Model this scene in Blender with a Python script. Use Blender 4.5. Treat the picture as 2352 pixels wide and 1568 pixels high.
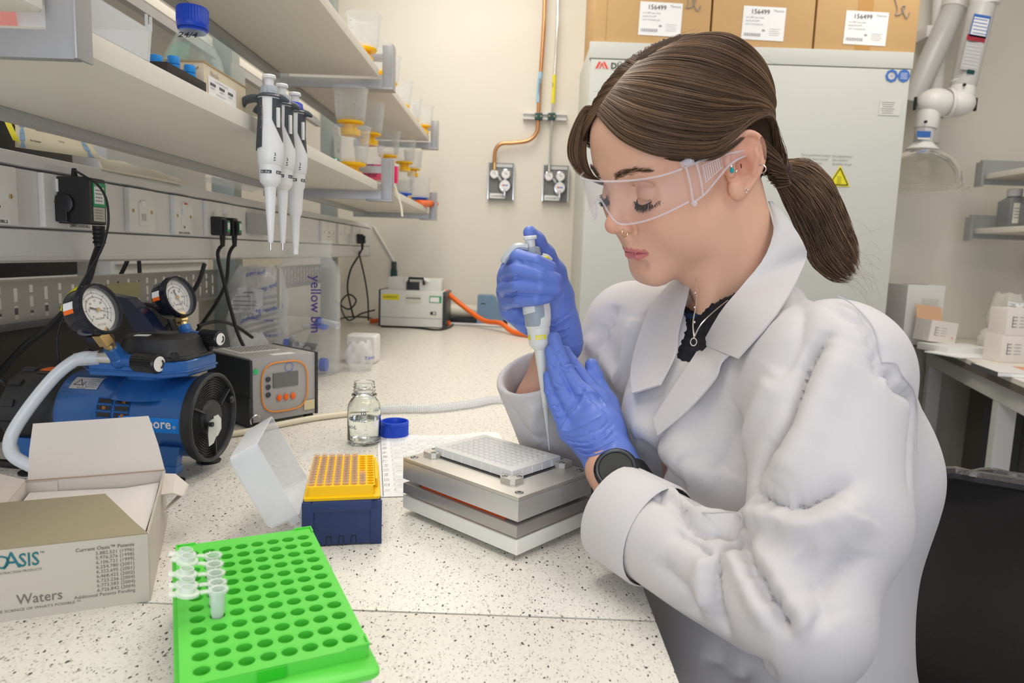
import bpy, bmesh, math, random
import numpy as np
from mathutils import Vector, Matrix
V = Vector
random.seed(7); np.random.seed(7)
for o in list(bpy.data.objects): bpy.data.objects.remove(o)
SC = bpy.context.scene
COL = SC.collection

# ------------------------------------------------------------------ camera
CAMZ = 1.238
FPX = 1580.0
def _basis(yaw, pitch, roll):
    cy, sy, cp, sp = math.cos(yaw), math.sin(yaw), math.cos(pitch), math.sin(pitch)
    f = np.array([sy*cp, cy*cp, -sp]); r = np.array([cy, -sy, 0.0]); d = np.cross(f, r)
    cr, sr = math.cos(roll), math.sin(roll)
    return cr*r - sr*d, cr*d + sr*r, f
CR, CD, CF = _basis(-0.0020644, 0.1262536, 0.0350033)
cam_d = bpy.data.cameras.new('camera'); cam = bpy.data.objects.new('camera', cam_d); COL.objects.link(cam)
cam.matrix_world = Matrix(((CR[0], -CD[0], -CF[0], 0), (CR[1], -CD[1], -CF[1], 0), (CR[2], -CD[2], -CF[2], CAMZ), (0, 0, 0, 1)))
cam_d.sensor_width = 36; cam_d.lens = 36*FPX/2352; cam_d.clip_start = 0.02; cam_d.clip_end = 50
cam_d.dof.use_dof = True; cam_d.dof.focus_distance = 0.80; cam_d.dof.aperture_fstop = 9.0
SC.camera = cam

# ------------------------------------------------------------------ world, lamps, exposure
SC.view_settings.view_transform = 'Standard'; SC.view_settings.look = 'None'
SC.view_settings.gamma = 1; SC.view_settings.use_curve_mapping = False
SC.view_settings.exposure = 0.17
w = bpy.data.worlds.new('World'); SC.world = w; w.use_nodes = True
bg = w.node_tree.nodes['Background']; bg.inputs[0].default_value = (0.93, 0.95, 1.0, 1); bg.inputs[1].default_value = 0.47
def area(name, loc, target, sx, sy, power, color=(1, 1, 1)):
    l = bpy.data.lights.new(name, 'AREA'); l.shape = 'RECTANGLE'; l.size = sx; l.size_y = sy; l.energy = power; l.color = color
    o = bpy.data.objects.new(name, l); COL.objects.link(o); o.location = loc
    o.rotation_euler = (V(target)-V(loc)).to_track_quat('-Z', 'Y').to_euler(); return o
area('ceiling_lamp', (-0.35, 0.7, 2.68), (-0.35, 0.7, 0), 0.6, 1.3, 12, (1.0, 0.95, 0.87))
area('ceiling_lamp', (0.9, 0.2, 2.68), (0.9, 0.2, 0), 0.6, 1.3, 12, (1.0, 0.96, 0.9))
area('ceiling_lamp', (-0.2, 2.2, 2.68), (-0.2, 2.2, 0), 0.6, 1.2, 14, (1.0, 0.94, 0.85))
area('ceiling_lamp', (1.4, 1.9, 2.68), (1.4, 1.9, 0), 0.6, 1.2, 12, (1.0, 0.94, 0.85))
area('cool_fill', (-0.3, -1.5, 1.25), (-0.4, 1.0, 1.2), 1.6, 1.2, 17, (0.80, 0.87, 1.0))  # added bluish fill light behind the camera, brightens the left side

# ------------------------------------------------------------------ helpers
def at(px, py, X=None, Y=None, Z=None, D=None):
    """world point seen at photo pixel (px,py), on plane X=, Y=, Z= or at distance D along the view axis"""
    v = CF + (px-1176)/FPX*CR + (py-784)/FPX*CD
    if X is not None: s = X/v[0]
    elif Y is not None: s = Y/v[1]
    elif Z is not None: s = (Z-CAMZ)/v[2]
    else: s = D
    return V((v[0]*s, v[1]*s, v[2]*s+CAMZ))
def proj(p):
    q = np.array([p[0], p[1], p[2]-CAMZ]); z = q@CF
    return 1176+FPX*(q@CR)/z, 784+FPX*(q@CD)/z

_mats = {}
def mat(name, col=(0.8, 0.8, 0.8), rough=0.5, metal=0.0, trans=0.0, ior=1.45, alpha=1.0, emis=None, estr=0.0,
        noise=0.0, nscale=40, bump=0.0, bscale=200, aniso=None, sss=0.0, coat=0.0, vcol=False, spec=0.5, sheen=0.0, thin=False):
    if name in _mats: return _mats[name]
    m = bpy.data.materials.new(name); m.use_nodes = True; nt = m.node_tree; N = nt.nodes; L = nt.links
    b = N['Principled BSDF']; c = (*col, 1)
    b.inputs['Base Color'].default_value = c; b.inputs['Roughness'].default_value = rough
    b.inputs['Metallic'].default_value = metal; b.inputs['Transmission Weight'].default_value = trans
    b.inputs['IOR'].default_value = ior; b.inputs['Alpha'].default_value = alpha
    b.inputs['Specular IOR Level'].default_value = spec
    b.inputs['Coat Weight'].default_value = coat
    if sheen: b.inputs['Sheen Weight'].default_value = sheen
    if sss:
        b.inputs['Subsurface Weight'].default_value = sss; b.inputs['Subsurface Radius'].default_value = (1, .35, .2)
        b.inputs['Subsurface Scale'].default_value = 0.006
    if emis: b.inputs['Emission Color'].default_value = (*emis, 1); b.inputs['Emission Strength'].default_value = estr
    tc = N.new('ShaderNodeTexCoord')
    if vcol:
        a = N.new('ShaderNodeAttribute'); a.attribute_name = 'Col'; L.new(a.outputs['Color'], b.inputs['Base Color'])
    if noise:
        n = N.new('ShaderNodeTexNoise'); n.inputs['Scale'].default_value = nscale; n.inputs['Detail'].default_value = 4
        mp = N.new('ShaderNodeMapping')
        if aniso: mp.inputs['Scale'].default_value = aniso
        L.new(tc.outputs['Object'], mp.inputs[0]); L.new(mp.outputs[0], n.inputs[0])
        mx = N.new('ShaderNodeMix'); mx.data_type = 'RGBA'
        mx.inputs[6].default_value = tuple(max(0, v*(1-noise)) for v in col)+(1,)
        mx.inputs[7].default_value = tuple(min(1, v*(1+noise)) for v in col)+(1,)
        L.new(n.outputs['Fac'], mx.inputs[0]); L.new(mx.outputs[2], b.inputs['Base Color'])
    if bump:
        n2 = N.new('ShaderNodeTexNoise'); n2.inputs['Scale'].default_value = bscale; n2.inputs['Detail'].default_value = 3
        L.new(tc.outputs['Object'], n2.inputs[0]); bp = N.new('ShaderNodeBump'); bp.inputs['Strength'].default_value = bump
        bp.inputs['Distance'].default_value = 0.001
        L.new(n2.outputs['Fac'], bp.inputs['Height']); L.new(bp.outputs[0], b.inputs['Normal'])
    _mats[name] = m; return m
def glassy(name, col=(1, 1, 1), opac=0.12, rough=0.08, edge=0.55):
    """thin clear plastic / glass: mostly see-through, whiter and glossier at grazing angles"""
    if name in _mats: return _mats[name]
    m = bpy.data.materials.new(name); m.use_nodes = True; nt = m.node_tree; N = nt.nodes; L = nt.links
    N.remove(N['Principled BSDF']); out = N['Material Output']
    t = N.new('ShaderNodeBsdfTransparent'); t.inputs[0].default_value = (0.5+0.5*col[0], 0.5+0.5*col[1], 0.5+0.5*col[2], 1)
    d = N.new('ShaderNodeBsdfPrincipled'); d.inputs['Base Color'].default_value = (*col, 1); d.inputs['Roughness'].default_value = rough
    lw = N.new('ShaderNodeLayerWeight'); lw.inputs[0].default_value = 0.35
    mr = N.new('ShaderNodeMapRange'); mr.inputs[3].default_value = opac; mr.inputs[4].default_value = edge
    L.new(lw.outputs['Facing'], mr.inputs[0])
    mx = N.new('ShaderNodeMixShader'); L.new(mr.outputs[0], mx.inputs[0]); L.new(t.outputs[0], mx.inputs[1]); L.new(d.outputs[0], mx.inputs[2])
    L.new(mx.outputs[0], out.inputs[0]); _mats[name] = m; return m

def frame(zdir, xhint=(0, 0, 1)):
    z = V(zdir).normalized(); x = V(xhint)
    if abs(x.normalized().dot(z)) > 0.98: x = V((1, 0, 0)) if abs(z.x) < 0.9 else V((0, 1, 0))
    y = z.cross(x).normalized(); x = y.cross(z).normalized()
    return Matrix((x, y, z)).transposed()
def crom(pts, n=8, closed=False):
    P = [V(p) for p in pts]; out = []
    m = len(P)
    for i in range(m if closed else m-1):
        if closed: a, b, c, d = P[(i-1) % m], P[i], P[(i+1) % m], P[(i+2) % m]
        else: a, b, c, d = P[max(i-1, 0)], P[i], P[i+1], P[min(i+2, m-1)]
        for k in range(n):
            t = k/n
            out.append(0.5*((2*b)+(c-a)*t+(2*a-5*b+4*c-d)*t*t+(3*b-a-3*c+d)*t**3))
    if not closed: out.append(P[-1])
    return out
def T(loc=(0, 0, 0), rz=0, rx=0, ry=0):
    return Matrix.Translation(V(loc)) @ Matrix.Rotation(rz, 4, 'Z') @ Matrix.Rotation(ry, 4, 'Y') @ Matrix.Rotation(rx, 4, 'X')
_fontc = {}
def text_polys(s, size, bold=0.0):
    key = (s, bold)
    if key not in _fontc:
        c = bpy.data.curves.new('t', 'FONT'); c.body = s; c.size = 1; c.offset = bold; c.resolution_u = 2
        o = bpy.data.objects.new('t', c); COL.objects.link(o)
        dg = bpy.context.evaluated_depsgraph_get(); me = bpy.data.meshes.new_from_object(o.evaluated_get(dg))
        vs = [v.co.copy() for v in me.vertices]; fs = [tuple(p.vertices) for p in me.polygons]
        bpy.data.objects.remove(o); bpy.data.curves.remove(c); bpy.data.meshes.remove(me)
        _fontc[key] = (vs, fs)
    vs, fs = _fontc[key]
    return [v*size for v in vs], fs

class MB:
    def __init__(s, M=None):
        s.v = []; s.f = []; s.m = []; s.mats = []; s.M = M or Matrix.Identity(4); s.cm = None
    def mi(s, m):
        m = m or s.cm
        if m not in s.mats: s.mats.append(m)
        return s.mats.index(m)
    def add(s, vs, fs, m=None):
        k = len(s.v); i = s.mi(m); s.v += [s.M @ V(p) for p in vs]
        s.f += [tuple(k+a for a in f) for f in fs]; s.m += [i]*len(fs); return s
    def box(s, c, d, m=None, bev=0.0, rz=0, R=None, seg=2):
        bm = bmesh.new(); bmesh.ops.create_cube(bm, size=1); bmesh.ops.scale(bm, vec=d, verts=bm.verts)
        if bev > 0:
            bmesh.ops.bevel(bm, geom=bm.edges[:], offset=min(bev, min(d)*0.49), segments=seg, profile=0.7, affect='EDGES')
        Q = R.to_4x4() if R is not None else Matrix.Rotation(rz, 4, 'Z')
        Q = Matrix.Translation(V(c)) @ Q; bm.verts.index_update()
        vs = [Q @ v.co for v in bm.verts]; fs = [tuple(v.index for v in f.verts) for f in bm.faces]; bm.free()
        return s.add(vs, fs, m)
    def rot(s, prof, o=(0, 0, 0), ax=(0, 0, 1), m=None, seg=24, xh=(1, 0, 0), ribs=0, ribd=0.0, ribrange=None, a0=0, a1=2*math.pi):
        """lathe: profile [(r,h)...] about axis ax from o"""
        F = frame(ax, xh); o = V(o); vs = []; fs = []; full = abs(a1-a0-2*math.pi) < 1e-6; n = seg if full else seg+1
        for i, (r, h) in enumerate(prof):
            for k in range(n):
                a = a0+(a1-a0)*k/seg; rr = r
                if ribs and (ribrange is None or ribrange[0] <= i <= ribrange[1]): rr = r+ribd*(1 if k % 2 else -1)*0.5
                vs.append(o+F @ V((rr*math.cos(a), rr*math.sin(a), h)))
        for i in range(len(prof)-1):
            for k in range(seg):
                a, b = i*n+k, i*n+(k+1) % n
                fs.append((a, b, b+n, a+n))
        return s.add(vs, fs, m)
    def cyl(s, a, b, r, r2=None, m=None, seg=20, caps=True, bev=0.0):
        a, b = V(a), V(b); h = (b-a).length; r2 = r if r2 is None else r2
        if bev > 0: pr = [(0, 0), (r-bev, 0), (r-bev*.3, bev*.3), (r, bev), (r2, h-bev), (r2-bev*.3, h-bev*.3), (r2-bev, h), (0, h)]
        elif caps: pr = [(0, 0), (r, 0), (r, 0), (r2, h), (r2, h), (0, h)]
        else: pr = [(r, 0), (r2, h)]
        return s.rot(pr, a, b-a, m, seg)
    def tube(s, pts, r, m=None, seg=8, n=6, smooth=True, caps=True, closed=False, flat=1.0):
        P = crom(pts, n, closed) if smooth else [V(p) for p in pts]
        rr = r if isinstance(r, (list, tuple)) else None
        vs = []; fs = []; N = len(P); up = None
        for i, p in enumerate(P):
            if closed: t = (P[(i+1) % N]-P[i-1])
            else: t = (P[min(i+1, N-1)]-P[max(i-1, 0)])
            t = t.normalized() if t.length > 1e-9 else V((0, 0, 1))
            if up is None: up = V((0, 0, 1)) if abs(t.z) < .9 else V((1, 0, 0))
            x = (up-t*up.dot(t)).normalized(); up = x; y = t.cross(x)
            if rr: u = i/(N-1)*(len(rr)-1); j = min(int(u), len(rr)-2); R = rr[j]+(rr[j+1]-rr[j])*(u-j)
            else: R = r
            for k in range(seg):
                a = 2*math.pi*k/seg; vs.append(p+x*(R*math.cos(a))+y*(R*flat*math.sin(a)))
        for i in range(N if closed else N-1):
            for k in range(seg):
                a, b = i*seg+k, i*seg+(k+1) % seg; c, d = ((i+1) % N)*seg+k, ((i+1) % N)*seg+(k+1) % seg
                fs.append((a, b, d, c))
        if caps and not closed: fs.append(tuple(range(seg))[::-1]); fs.append(tuple((N-1)*seg+k for k in range(seg)))
        return s.add(vs, fs, m)
    def prism(s, poly, o, xd, yd, h, m=None, holes=None):
        """polygon (2D list) in plane o+x*xd+y*yd, extruded h along xd x yd"""
        o, xd, yd = V(o), V(xd).normalized(), V(yd).normalized(); z = xd.cross(yd)*h; n = len(poly)
        vs = [o+xd*a+yd*b for a, b in poly]+[o+xd*a+yd*b+z for a, b in poly]
        fs = [tuple(range(n))[::-1], tuple(range(n, 2*n))]+[(i, (i+1) % n, (i+1) % n+n, i+n) for i in range(n)]
        return s.add(vs, fs, m)
    def patch(s, rows, m=None, thick=0.0):
        rows = [[V(p) for p in r] for r in rows]; a, b = len(rows), len(rows[0]); vs = [p for r in rows for p in r]; fs = []
        for i in range(a-1):
            for j in range(b-1): k = i*b+j; fs.append((k, k+1, k+b+1, k+b))
        if thick:
            nv = [V((0, 0, 0)) for _ in vs]
            for f in fs:
                q = (vs[f[1]]-vs[f[0]]).cross(vs[f[3]]-vs[f[0]])
                for i in f: nv[i] += q
            k = len(vs); vs2 = [v-nv[i].normalized()*thick if nv[i].length > 0 else v for i, v in enumerate(vs)]
            f2 = [tuple(i+k for i in f[::-1]) for f in fs]; rim = []
            for j in range(b-1): rim.append((j, j+k, j+1+k, j+1)); q = (a-1)*b+j; rim.append((q, q+1, q+1+k, q+k))
            for i in range(a-1): q = i*b; rim.append((q, q+b, q+b+k, q+k)); q = i*b+b-1; rim.append((q, q+k, q+b+k, q+b))
            vs = vs+vs2; fs = fs+f2+rim
        return s.add(vs, fs, m)
    def ell(s, c, r, m=None, R=None, seg=20, rings=12):
        R = R or Matrix.Identity(3); c = V(c); r = (r, r, r) if not isinstance(r, (tuple, list)) else r
        vs = [c+R @ V((0, 0, -r[2]))]; fs = []
        for i in range(1, rings):
            t = math.pi*i/rings-math.pi/2
            for k in range(seg):
                a = 2*math.pi*k/seg; vs.append(c+R @ V((r[0]*math.cos(t)*math.cos(a), r[1]*math.cos(t)*math.sin(a), r[2]*math.sin(t))))
        vs.append(c+R @ V((0, 0, r[2]))); L = len(vs)-1
        for k in range(seg):
            fs.append((0, 1+(k+1) % seg, 1+k)); q = 1+(rings-2)*seg; fs.append((L, q+k, q+(k+1) % seg))
        for i in range(rings-2):
            for k in range(seg):
                a = 1+i*seg+k; b = 1+i*seg+(k+1) % seg; fs.append((a, b, b+seg, a+seg))
        return s.add(vs, fs, m)
    def txt(s, t, o, xd, yd, size, m=None, bold=0.0, lift=0.0004, align='l', sx=1.0, w=None):
        vs, fs = text_polys(t, size, bold)
        if not vs: return s
        if w: sx = w/max(v.x for v in vs)
        o, xd, yd = V(o), V(xd).normalized(), V(yd).normalized(); n = xd.cross(yd).normalized()
        wd = max(v.x for v in vs); dx = 0 if align == 'l' else (-wd if align == 'r' else -wd/2)
        return s.add([o+xd*((v.x+dx)*sx)+yd*v.y+n*lift for v in vs], fs, m)
    def build(s, name, root=None, ang=35, flat=False):
        me = bpy.data.meshes.new(name)
        vs = s.v
        if root is not None:
            I = wm(root).inverted(); vs = [I @ v for v in vs]
        me.from_pydata([tuple(v) for v in vs], [], s.f)
        for m in s.mats: me.materials.append(m)
        me.polygons.foreach_set('material_index', s.m)
        if not flat:
            me.polygons.foreach_set('use_smooth', [True]*len(s.f))
            me.set_sharp_from_angle(angle=math.radians(ang))
        me.update()
        o = bpy.data.objects.new(name, me); COL.objects.link(o)
        if root is not None: o.parent = root
        return o
def wm(o):
    M = o.matrix_basis.copy(); p = o.parent
    while p: M = p.matrix_basis @ M; p = p.parent
    return M
def tag(o, label=None, cat=None, group=None, kind=None):
    if label: o['label'] = label
    if cat: o['category'] = cat
    if group: o['group'] = group
    if kind: o['kind'] = kind
    return o
def thing(name, label, cat, loc=(0, 0, 0), rz=0, group=None):
    o = bpy.data.objects.new(name, None); COL.objects.link(o); o.location = V(loc); o.rotation_euler = (0, 0, rz)
    o.empty_display_size = 0.02
    return tag(o, label, cat, group)
def solo(mb, name, label, cat, loc, group=None, ang=35):
    """a thing that is one mesh, its origin at loc"""
    o = mb.build(name, None, ang); L = V(loc)
    me = o.data; co = np.empty(len(me.vertices)*3); me.vertices.foreach_get('co', co)
    co = co.reshape(-1, 3)-np.array(L); me.vertices.foreach_set('co', co.ravel()); o.location = L; me.update()
    return tag(o, label, cat, group)
def kids(o): return [c for c in o.children]
def copy_tree(o, parent=None):
    c = o.copy(); COL.objects.link(c); c.parent = parent
    for ch in list(o.children): copy_tree(ch, c)
    return c
def struct(mb, name, ang=35): return tag(mb.build(name, None, ang), kind='structure')

# common materials
M_wall = mat('cream_wall_paint', (0.80, 0.755, 0.665), 0.7, noise=0.02, nscale=3, bump=0.1, bscale=150)
M_white = mat('white_plastic', (0.80, 0.79, 0.77), 0.35)
M_black = mat('black_plastic', (0.018, 0.018, 0.02), 0.35)
M_rubber = mat('black_rubber', (0.012, 0.012, 0.013), 0.55)
M_dark = mat('dark_grey_plastic', (0.055, 0.06, 0.065), 0.4)
M_ink = mat('black_ink', (0.03, 0.03, 0.03), 0.6)
M_greyink = mat('grey_ink', (0.25, 0.25, 0.25), 0.6)
M_paper = mat('white_paper', (0.86, 0.86, 0.86), 0.6)
M_steel = mat('brushed_steel', (0.62, 0.61, 0.59), 0.32, metal=1.0, noise=0.06, nscale=6, aniso=(1, 1, 60))
M_chrome = mat('chrome', (0.8, 0.8, 0.8), 0.12, metal=1.0)
M_brass = mat('brass', (0.72, 0.52, 0.24), 0.28, metal=1.0)
M_grey = mat('grey_painted_metal', (0.36, 0.36, 0.37), 0.38, metal=0.3)
M_orange = mat('orange_plastic', (0.95, 0.16, 0.01), 0.4)
M_blueink = mat('blue_ink', (0.05, 0.12, 0.55), 0.5)
M_yellow = mat('yellow_sticker', (0.85, 0.75, 0.02), 0.5)
M_green = mat('green_sticker', (0.02, 0.35, 0.12), 0.5)
M_red = mat('red_plastic', (0.65, 0.02, 0.02), 0.3)
M_clear = glassy('clear_plastic', (0.96, 0.97, 0.98), 0.05, 0.05, 0.34)
M_frost = glassy('frosted_plastic', (0.88, 0.90, 0.93), 0.34, 0.25, 0.75)
M_glass = glassy('clear_glass', (0.93, 0.98, 0.96), 0.04, 0.03, 0.42)
# ================================================================== setting
WY = 3.2           # back wall
BZ = 0.92          # bench height
b = MB(); b.box((0.6, 1.3, -0.05), (6.4, 6.2, 0.1), mat('grey_vinyl_floor', (0.30, 0.29, 0.27), 0.5, noise=0.08, nscale=12)); struct(b, 'floor')
b = MB(); b.box((0.6, 1.3, 2.8), (6.4, 6.2, 0.1), mat('ceiling_white', (0.82, 0.81, 0.78), 0.8)); struct(b, 'ceiling')
b = MB(); b.box((0.6, WY+0.05, 1.375), (6.4, 0.1, 2.75), M_wall); struct(b, 'wall_back')
b = MB(); b.box((-1.75, 1.5, 1.375), (0.1, 3.4, 2.75), M_wall); struct(b, 'wall_left')
b = MB(); b.box((3.4, 1.5, 1.375), (0.1, 3.4, 2.75), M_wall); struct(b, 'wall_right')
# boxed riser between the gas taps and the cabinet
b = MB(); b.box((0.345, WY-0.05, 1.375), (0.12, 0.098, 2.75), M_wall, bev=0.004); struct(b, 'trim_1')

# worktops (speckled laminate)
def speckle():
    m = bpy.data.materials.new('speckled_laminate'); m.use_nodes = True; N = m.node_tree.nodes; L = m.node_tree.links
    b = N['Principled BSDF']; b.inputs['Roughness'].default_value = 0.35
    tc = N.new('ShaderNodeTexCoord'); prev = None
    base = (0.79, 0.755, 0.685, 1)
    layers = [((0.55, 0.52, 0.46, 1), 330, 0.30, 0.42), ((0.06, 0.055, 0.045, 1), 260, 0.15, 0.17), ((0.30, 0.26, 0.20, 1), 420, 0.17, 0.22), ((0.12, 0.11, 0.10, 1), 560, 0.15, 0.20)]
    last = None
    for i, (c, sc, lo, hi) in enumerate(layers):
        mp = N.new('ShaderNodeMapping'); mp.inputs['Location'].default_value = (i*3.7, i*1.3, 0); mp.inputs['Rotation'].default_value = (0, 0, i*0.9)
        mp.inputs['Scale'].default_value = (1, 0.6, 1)
        nz = N.new('ShaderNodeTexNoise'); nz.inputs['Scale'].default_value = sc*0.9; nz.inputs['Detail'].default_value = 1
        L.new(tc.outputs['Object'], mp.inputs[0])
        vo = N.new('ShaderNodeTexVoronoi'); vo.inputs['Scale'].default_value = sc
        ad = N.new('ShaderNodeVectorMath'); ad.operation = 'MULTIPLY_ADD'
        ad.inputs[1].default_value = (0.004, 0.004, 0.004)
        L.new(mp.outputs[0], nz.inputs[0]); L.new(nz.outputs['Color'], ad.inputs[0]); L.new(mp.outputs[0], ad.inputs[2])
        L.new(ad.outputs[0], vo.inputs['Vector'])
        # keep only some cells: random cell colour gates the flake
        sep = N.new('ShaderNodeSeparateColor'); L.new(vo.outputs['Color'], sep.inputs[0])
        gt = N.new('ShaderNodeMath'); gt.operation = 'GREATER_THAN'; gt.inputs[1].default_value = [0.30, 0.66, 0.5, 0.70][i]; L.new(sep.outputs[0], gt.inputs[0])
        mr = N.new('ShaderNodeMapRange'); mr.inputs[1].default_value = lo; mr.inputs[2].default_value = hi; mr.inputs[3].default_value = 1; mr.inputs[4].default_value = 0
        sz = N.new('ShaderNodeMath'); sz.operation = 'MULTIPLY_ADD'; L.new(sep.outputs[1], sz.inputs[0]); sz.inputs[1].default_value = -0.28; L.new(vo.outputs['Distance'], sz.inputs[2])
        sz2 = N.new('ShaderNodeMath'); sz2.operation = 'ADD'; sz2.inputs[1].default_value = 0.12; L.new(sz.outputs[0], sz2.inputs[0])
        L.new(sz2.outputs[0], mr.inputs[0])
        mu = N.new('ShaderNodeMath'); mu.operation = 'MULTIPLY'; L.new(mr.outputs[0], mu.inputs[0]); L.new(gt.outputs[0], mu.inputs[1])
        if i == 0:
            m2 = N.new('ShaderNodeMath'); m2.operation = 'MULTIPLY'; m2.inputs[1].default_value = 0.35; L.new(mu.outputs[0], m2.inputs[0]); mu = m2
        mx = N.new('ShaderNodeMix'); mx.data_type = 'RGBA'; mx.inputs[6].default_value = base; mx.inputs[7].default_value = c
        L.new(mu.outputs[0], mx.inputs[0])
        if last: L.new(last, mx.inputs[6])
        last = mx.outputs[2]
    L.new(last, b.inputs['Base Color']); return m
M_top = speckle()
M_edge = mat('dark_bench_edge', (0.10, 0.085, 0.07), 0.5)
XE = 0.135; XB = -0.80; SY = 0.575
t = thing('lab_bench', 'long lab bench with pale speckled worktop beyond the dark seam', 'bench', (-0.33, 1.8, 0))
b = MB(); b.box(((XE+XB)/2, (SY+0.0012+3.18)/2, BZ-0.016), (XE-XB, 3.18-SY-0.0012, 0.032), M_top, bev=0.0015); b.build('worktop', t)
b = MB(); b.box((-0.33, 1.9, 0.78), (0.86, 2.4, 0.05), M_white, bev=.003)
b.build('rail', t)
for x in (-0.72, 0.05):
    for y in (0.75, 3.05):
        b = MB(); b.box((x, y, 0.38), (0.05, 0.05, 0.76), M_white, bev=.003); b.build('leg', t)
b = MB(); b.box((-0.33, 1.9, 0.846), (0.84, 2.36, 0.082), mat('bench_carcass', (0.55, 0.53, 0.5), .5)); b.build('carcass', t)
t = thing('lab_bench', 'near end section of speckled worktop in front of the dark seam', 'bench', (-0.33, 0.1, 0))
b = MB(); b.box(((XE+XB)/2, (SY-0.0012-0.4)/2, BZ-0.016), (XE-XB, SY-0.0012+0.4, 0.032), M_top, bev=0.0015); b.build('worktop', t)
b = MB(); b.box((-0.33, 0.1, 0.846), (0.84, 0.86, 0.082), mat('bench_carcass'), ); b.build('carcass', t)
for x in (-0.72, 0.05):
    for y in (-0.3, 0.5):
        b = MB(); b.box((x, y, 0.40), (0.05, 0.05, 0.81), M_white, bev=.003); b.build('leg', t)

# ---- reagent shelf frame: shelves, brackets, uprights
SX = -0.37; SB = -0.68
LZ = 1.393; UZ = 1.678
M_shelf = mat('cream_shelf_board', (0.78, 0.74, 0.66), 0.45, noise=0.015, nscale=5)
M_rail = mat('grey_shelf_rail', (0.42, 0.42, 0.43), 0.35, metal=0.4)
def shelf(y0, y1, z, label, x0=SX, x1=-.622, th=0.021, rail=True):
    t = thing('shelf', label, 'shelf', ((x0+x1)/2, (y0+y1)/2, z))
    b = MB(); b.box(((x0+x1)/2, (y0+y1)/2, z+th/2), (abs(x0-x1), y1-y0, th), M_shelf, bev=0.0012); b.build('board', t)
    if rail:
        b = MB(); b.box((x1+0.013*(1 if x1 < x0 else -1)*-1+0, (y0+y1)/2, z+0.004), (0.024, y1-y0, 0.034), M_rail, bev=.001); b.build('back_rail', t)
    return t
shelf(0.605, 1.838, LZ, 'long cream lower shelf whose edge the three pipettes hang on')
shelf(1.90, 2.86, LZ, 'far cream lower shelf with the blue filter units')
shelf(-0.3, 0.575, LZ, 'near cream lower shelf at left edge, carrying the plastic bins', x0=-0.49)
shelf(0.605, 1.838, UZ, 'cream upper shelf seen from below, above the pipettes')
shelf(1.90, 2.86, UZ, 'far cream upper shelf lined with filter units')
def bracket(y, z, label, h=0.09):
    t = thing('shelf_bracket', label, 'bracket', (SB, y, z), group='grey shelf brackets')
    b = MB(); a = 0.013
    b.box(((SX+SB)/2+0.015, y, z-0.012), (SX-SB+0.03, a, 0.024), M_rail, bev=.001)
    b.box(((SX+SB)/2+0.015, y, z+h-0.035), (SX-SB+0.03, a, 0.018), M_rail, bev=.001)
    b.box((SX+0.017, y, z+h/2-0.015), (0.026, a*1.15, h+0.02), M_rail, bev=.001)
    b.build('side_plate', t)
    b = MB(); b.box((SX+0.032, y, z+h/2-0.015), (0.004, 0.045, h+0.02), M_rail, bev=.001); b.build('front_lip', t)
    b = MB(); b.box((SX+0.0, y, z-0.026), (0.07, 0.045, 0.004), M_rail, bev=.001); b.build('bottom_lip', t)
    return t
bracket(1.87, LZ, 'grey slotted bracket at end of the lower shelf with the pipettes')
bracket(1.87, UZ, 'grey slotted bracket carrying the upper shelf above the beaker filters')
bracket(2.885, LZ, 'far grey bracket at end of lower shelf, next to orange tube')
bracket(2.885, UZ, 'far grey bracket at end of the upper shelf')
# near bracket: solid plate
t = thing('shelf_bracket', 'big flat grey bracket plate at top left beside the cream bins', 'bracket', (SB, 0.596, LZ))
b = MB(); z0 = LZ-.0105; b.prism([(SB, z0), (SX+0.006, z0), (SX+0.006, LZ+0.115), (SX-0.016, LZ+0.115), (SX-0.016, z0+.022), (SB, z0+.022)][::-1], (0, 0.59, 0), (1, 0, 0), (0, 0, 1), 0.010, M_rail); b.build('side_plate', t)
b = MB(); b.box((SX+0.0075, 0.59, LZ+0.053), (0.003, 0.022, 0.126), M_rail, bev=.001); b.build('front_lip', t)
def upright(y, label):
    t = thing('shelf_upright', label, 'upright', (SB-0.04, y, BZ))
    b = MB(); b.box((SB-0.10, y, 1.80), (0.06, 0.05, 1.76), mat('green_grey_metal', (0.33, 0.37, 0.35), .4, metal=.3), bev=.002)
    for z in (1.47, 1.55, 1.62, 1.75): b.cyl((SB-0.0698, y, z), (SB-0.068, y, z), 0.006, m=M_black, seg=12)
    b.build('post', t)
    b = MB(); b.box((SB-0.064, y-0.01, 1.60), (0.008, 0.09, 0.19), mat('green_grey_metal'), bev=.001)
    b.cyl((SB-0.0602, y-0.02, 1.63), (SB-0.058, y-0.02, 1.63), 0.009, m=M_black, seg=16)
    b.cyl((SB-0.0602, y-0.02, 1.58), (SB-0.057, y-0.02, 1.58), 0.005, m=M_steel, seg=12)
    b.build('mounting_plate', t)
upright(1.87, 'grey green upright post behind the cardboard kit box'); upright(2.885, 'far grey upright post behind the white pump')
# opposite-side shelves seen behind
t = shelf(0.3, 2.8, 1.74, 'shelf of the facing bench, seen beyond the blue capped bottle', -0.80, -1.1, rail=False)
b = MB(); b.box((-0.80, 1.55, 1.72), (0.02, 2.5, 0.02), M_rail); b.build('front_rail', t)

t = thing('facing_bench', 'worktop of the facing bench seen through the gap under the trunking', 'bench', (-1.30, 1.8, 0))
b = MB(); b.box((-1.255, 1.75, BZ-.016), (.85, 2.8, .032), M_top, bev=.002); b.build('worktop', t)
b = MB(); b.box((-1.25, 1.75, .44), (.80, 2.7, .88), mat('bench_carcass'), bev=.002); b.build('carcass', t)
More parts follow.
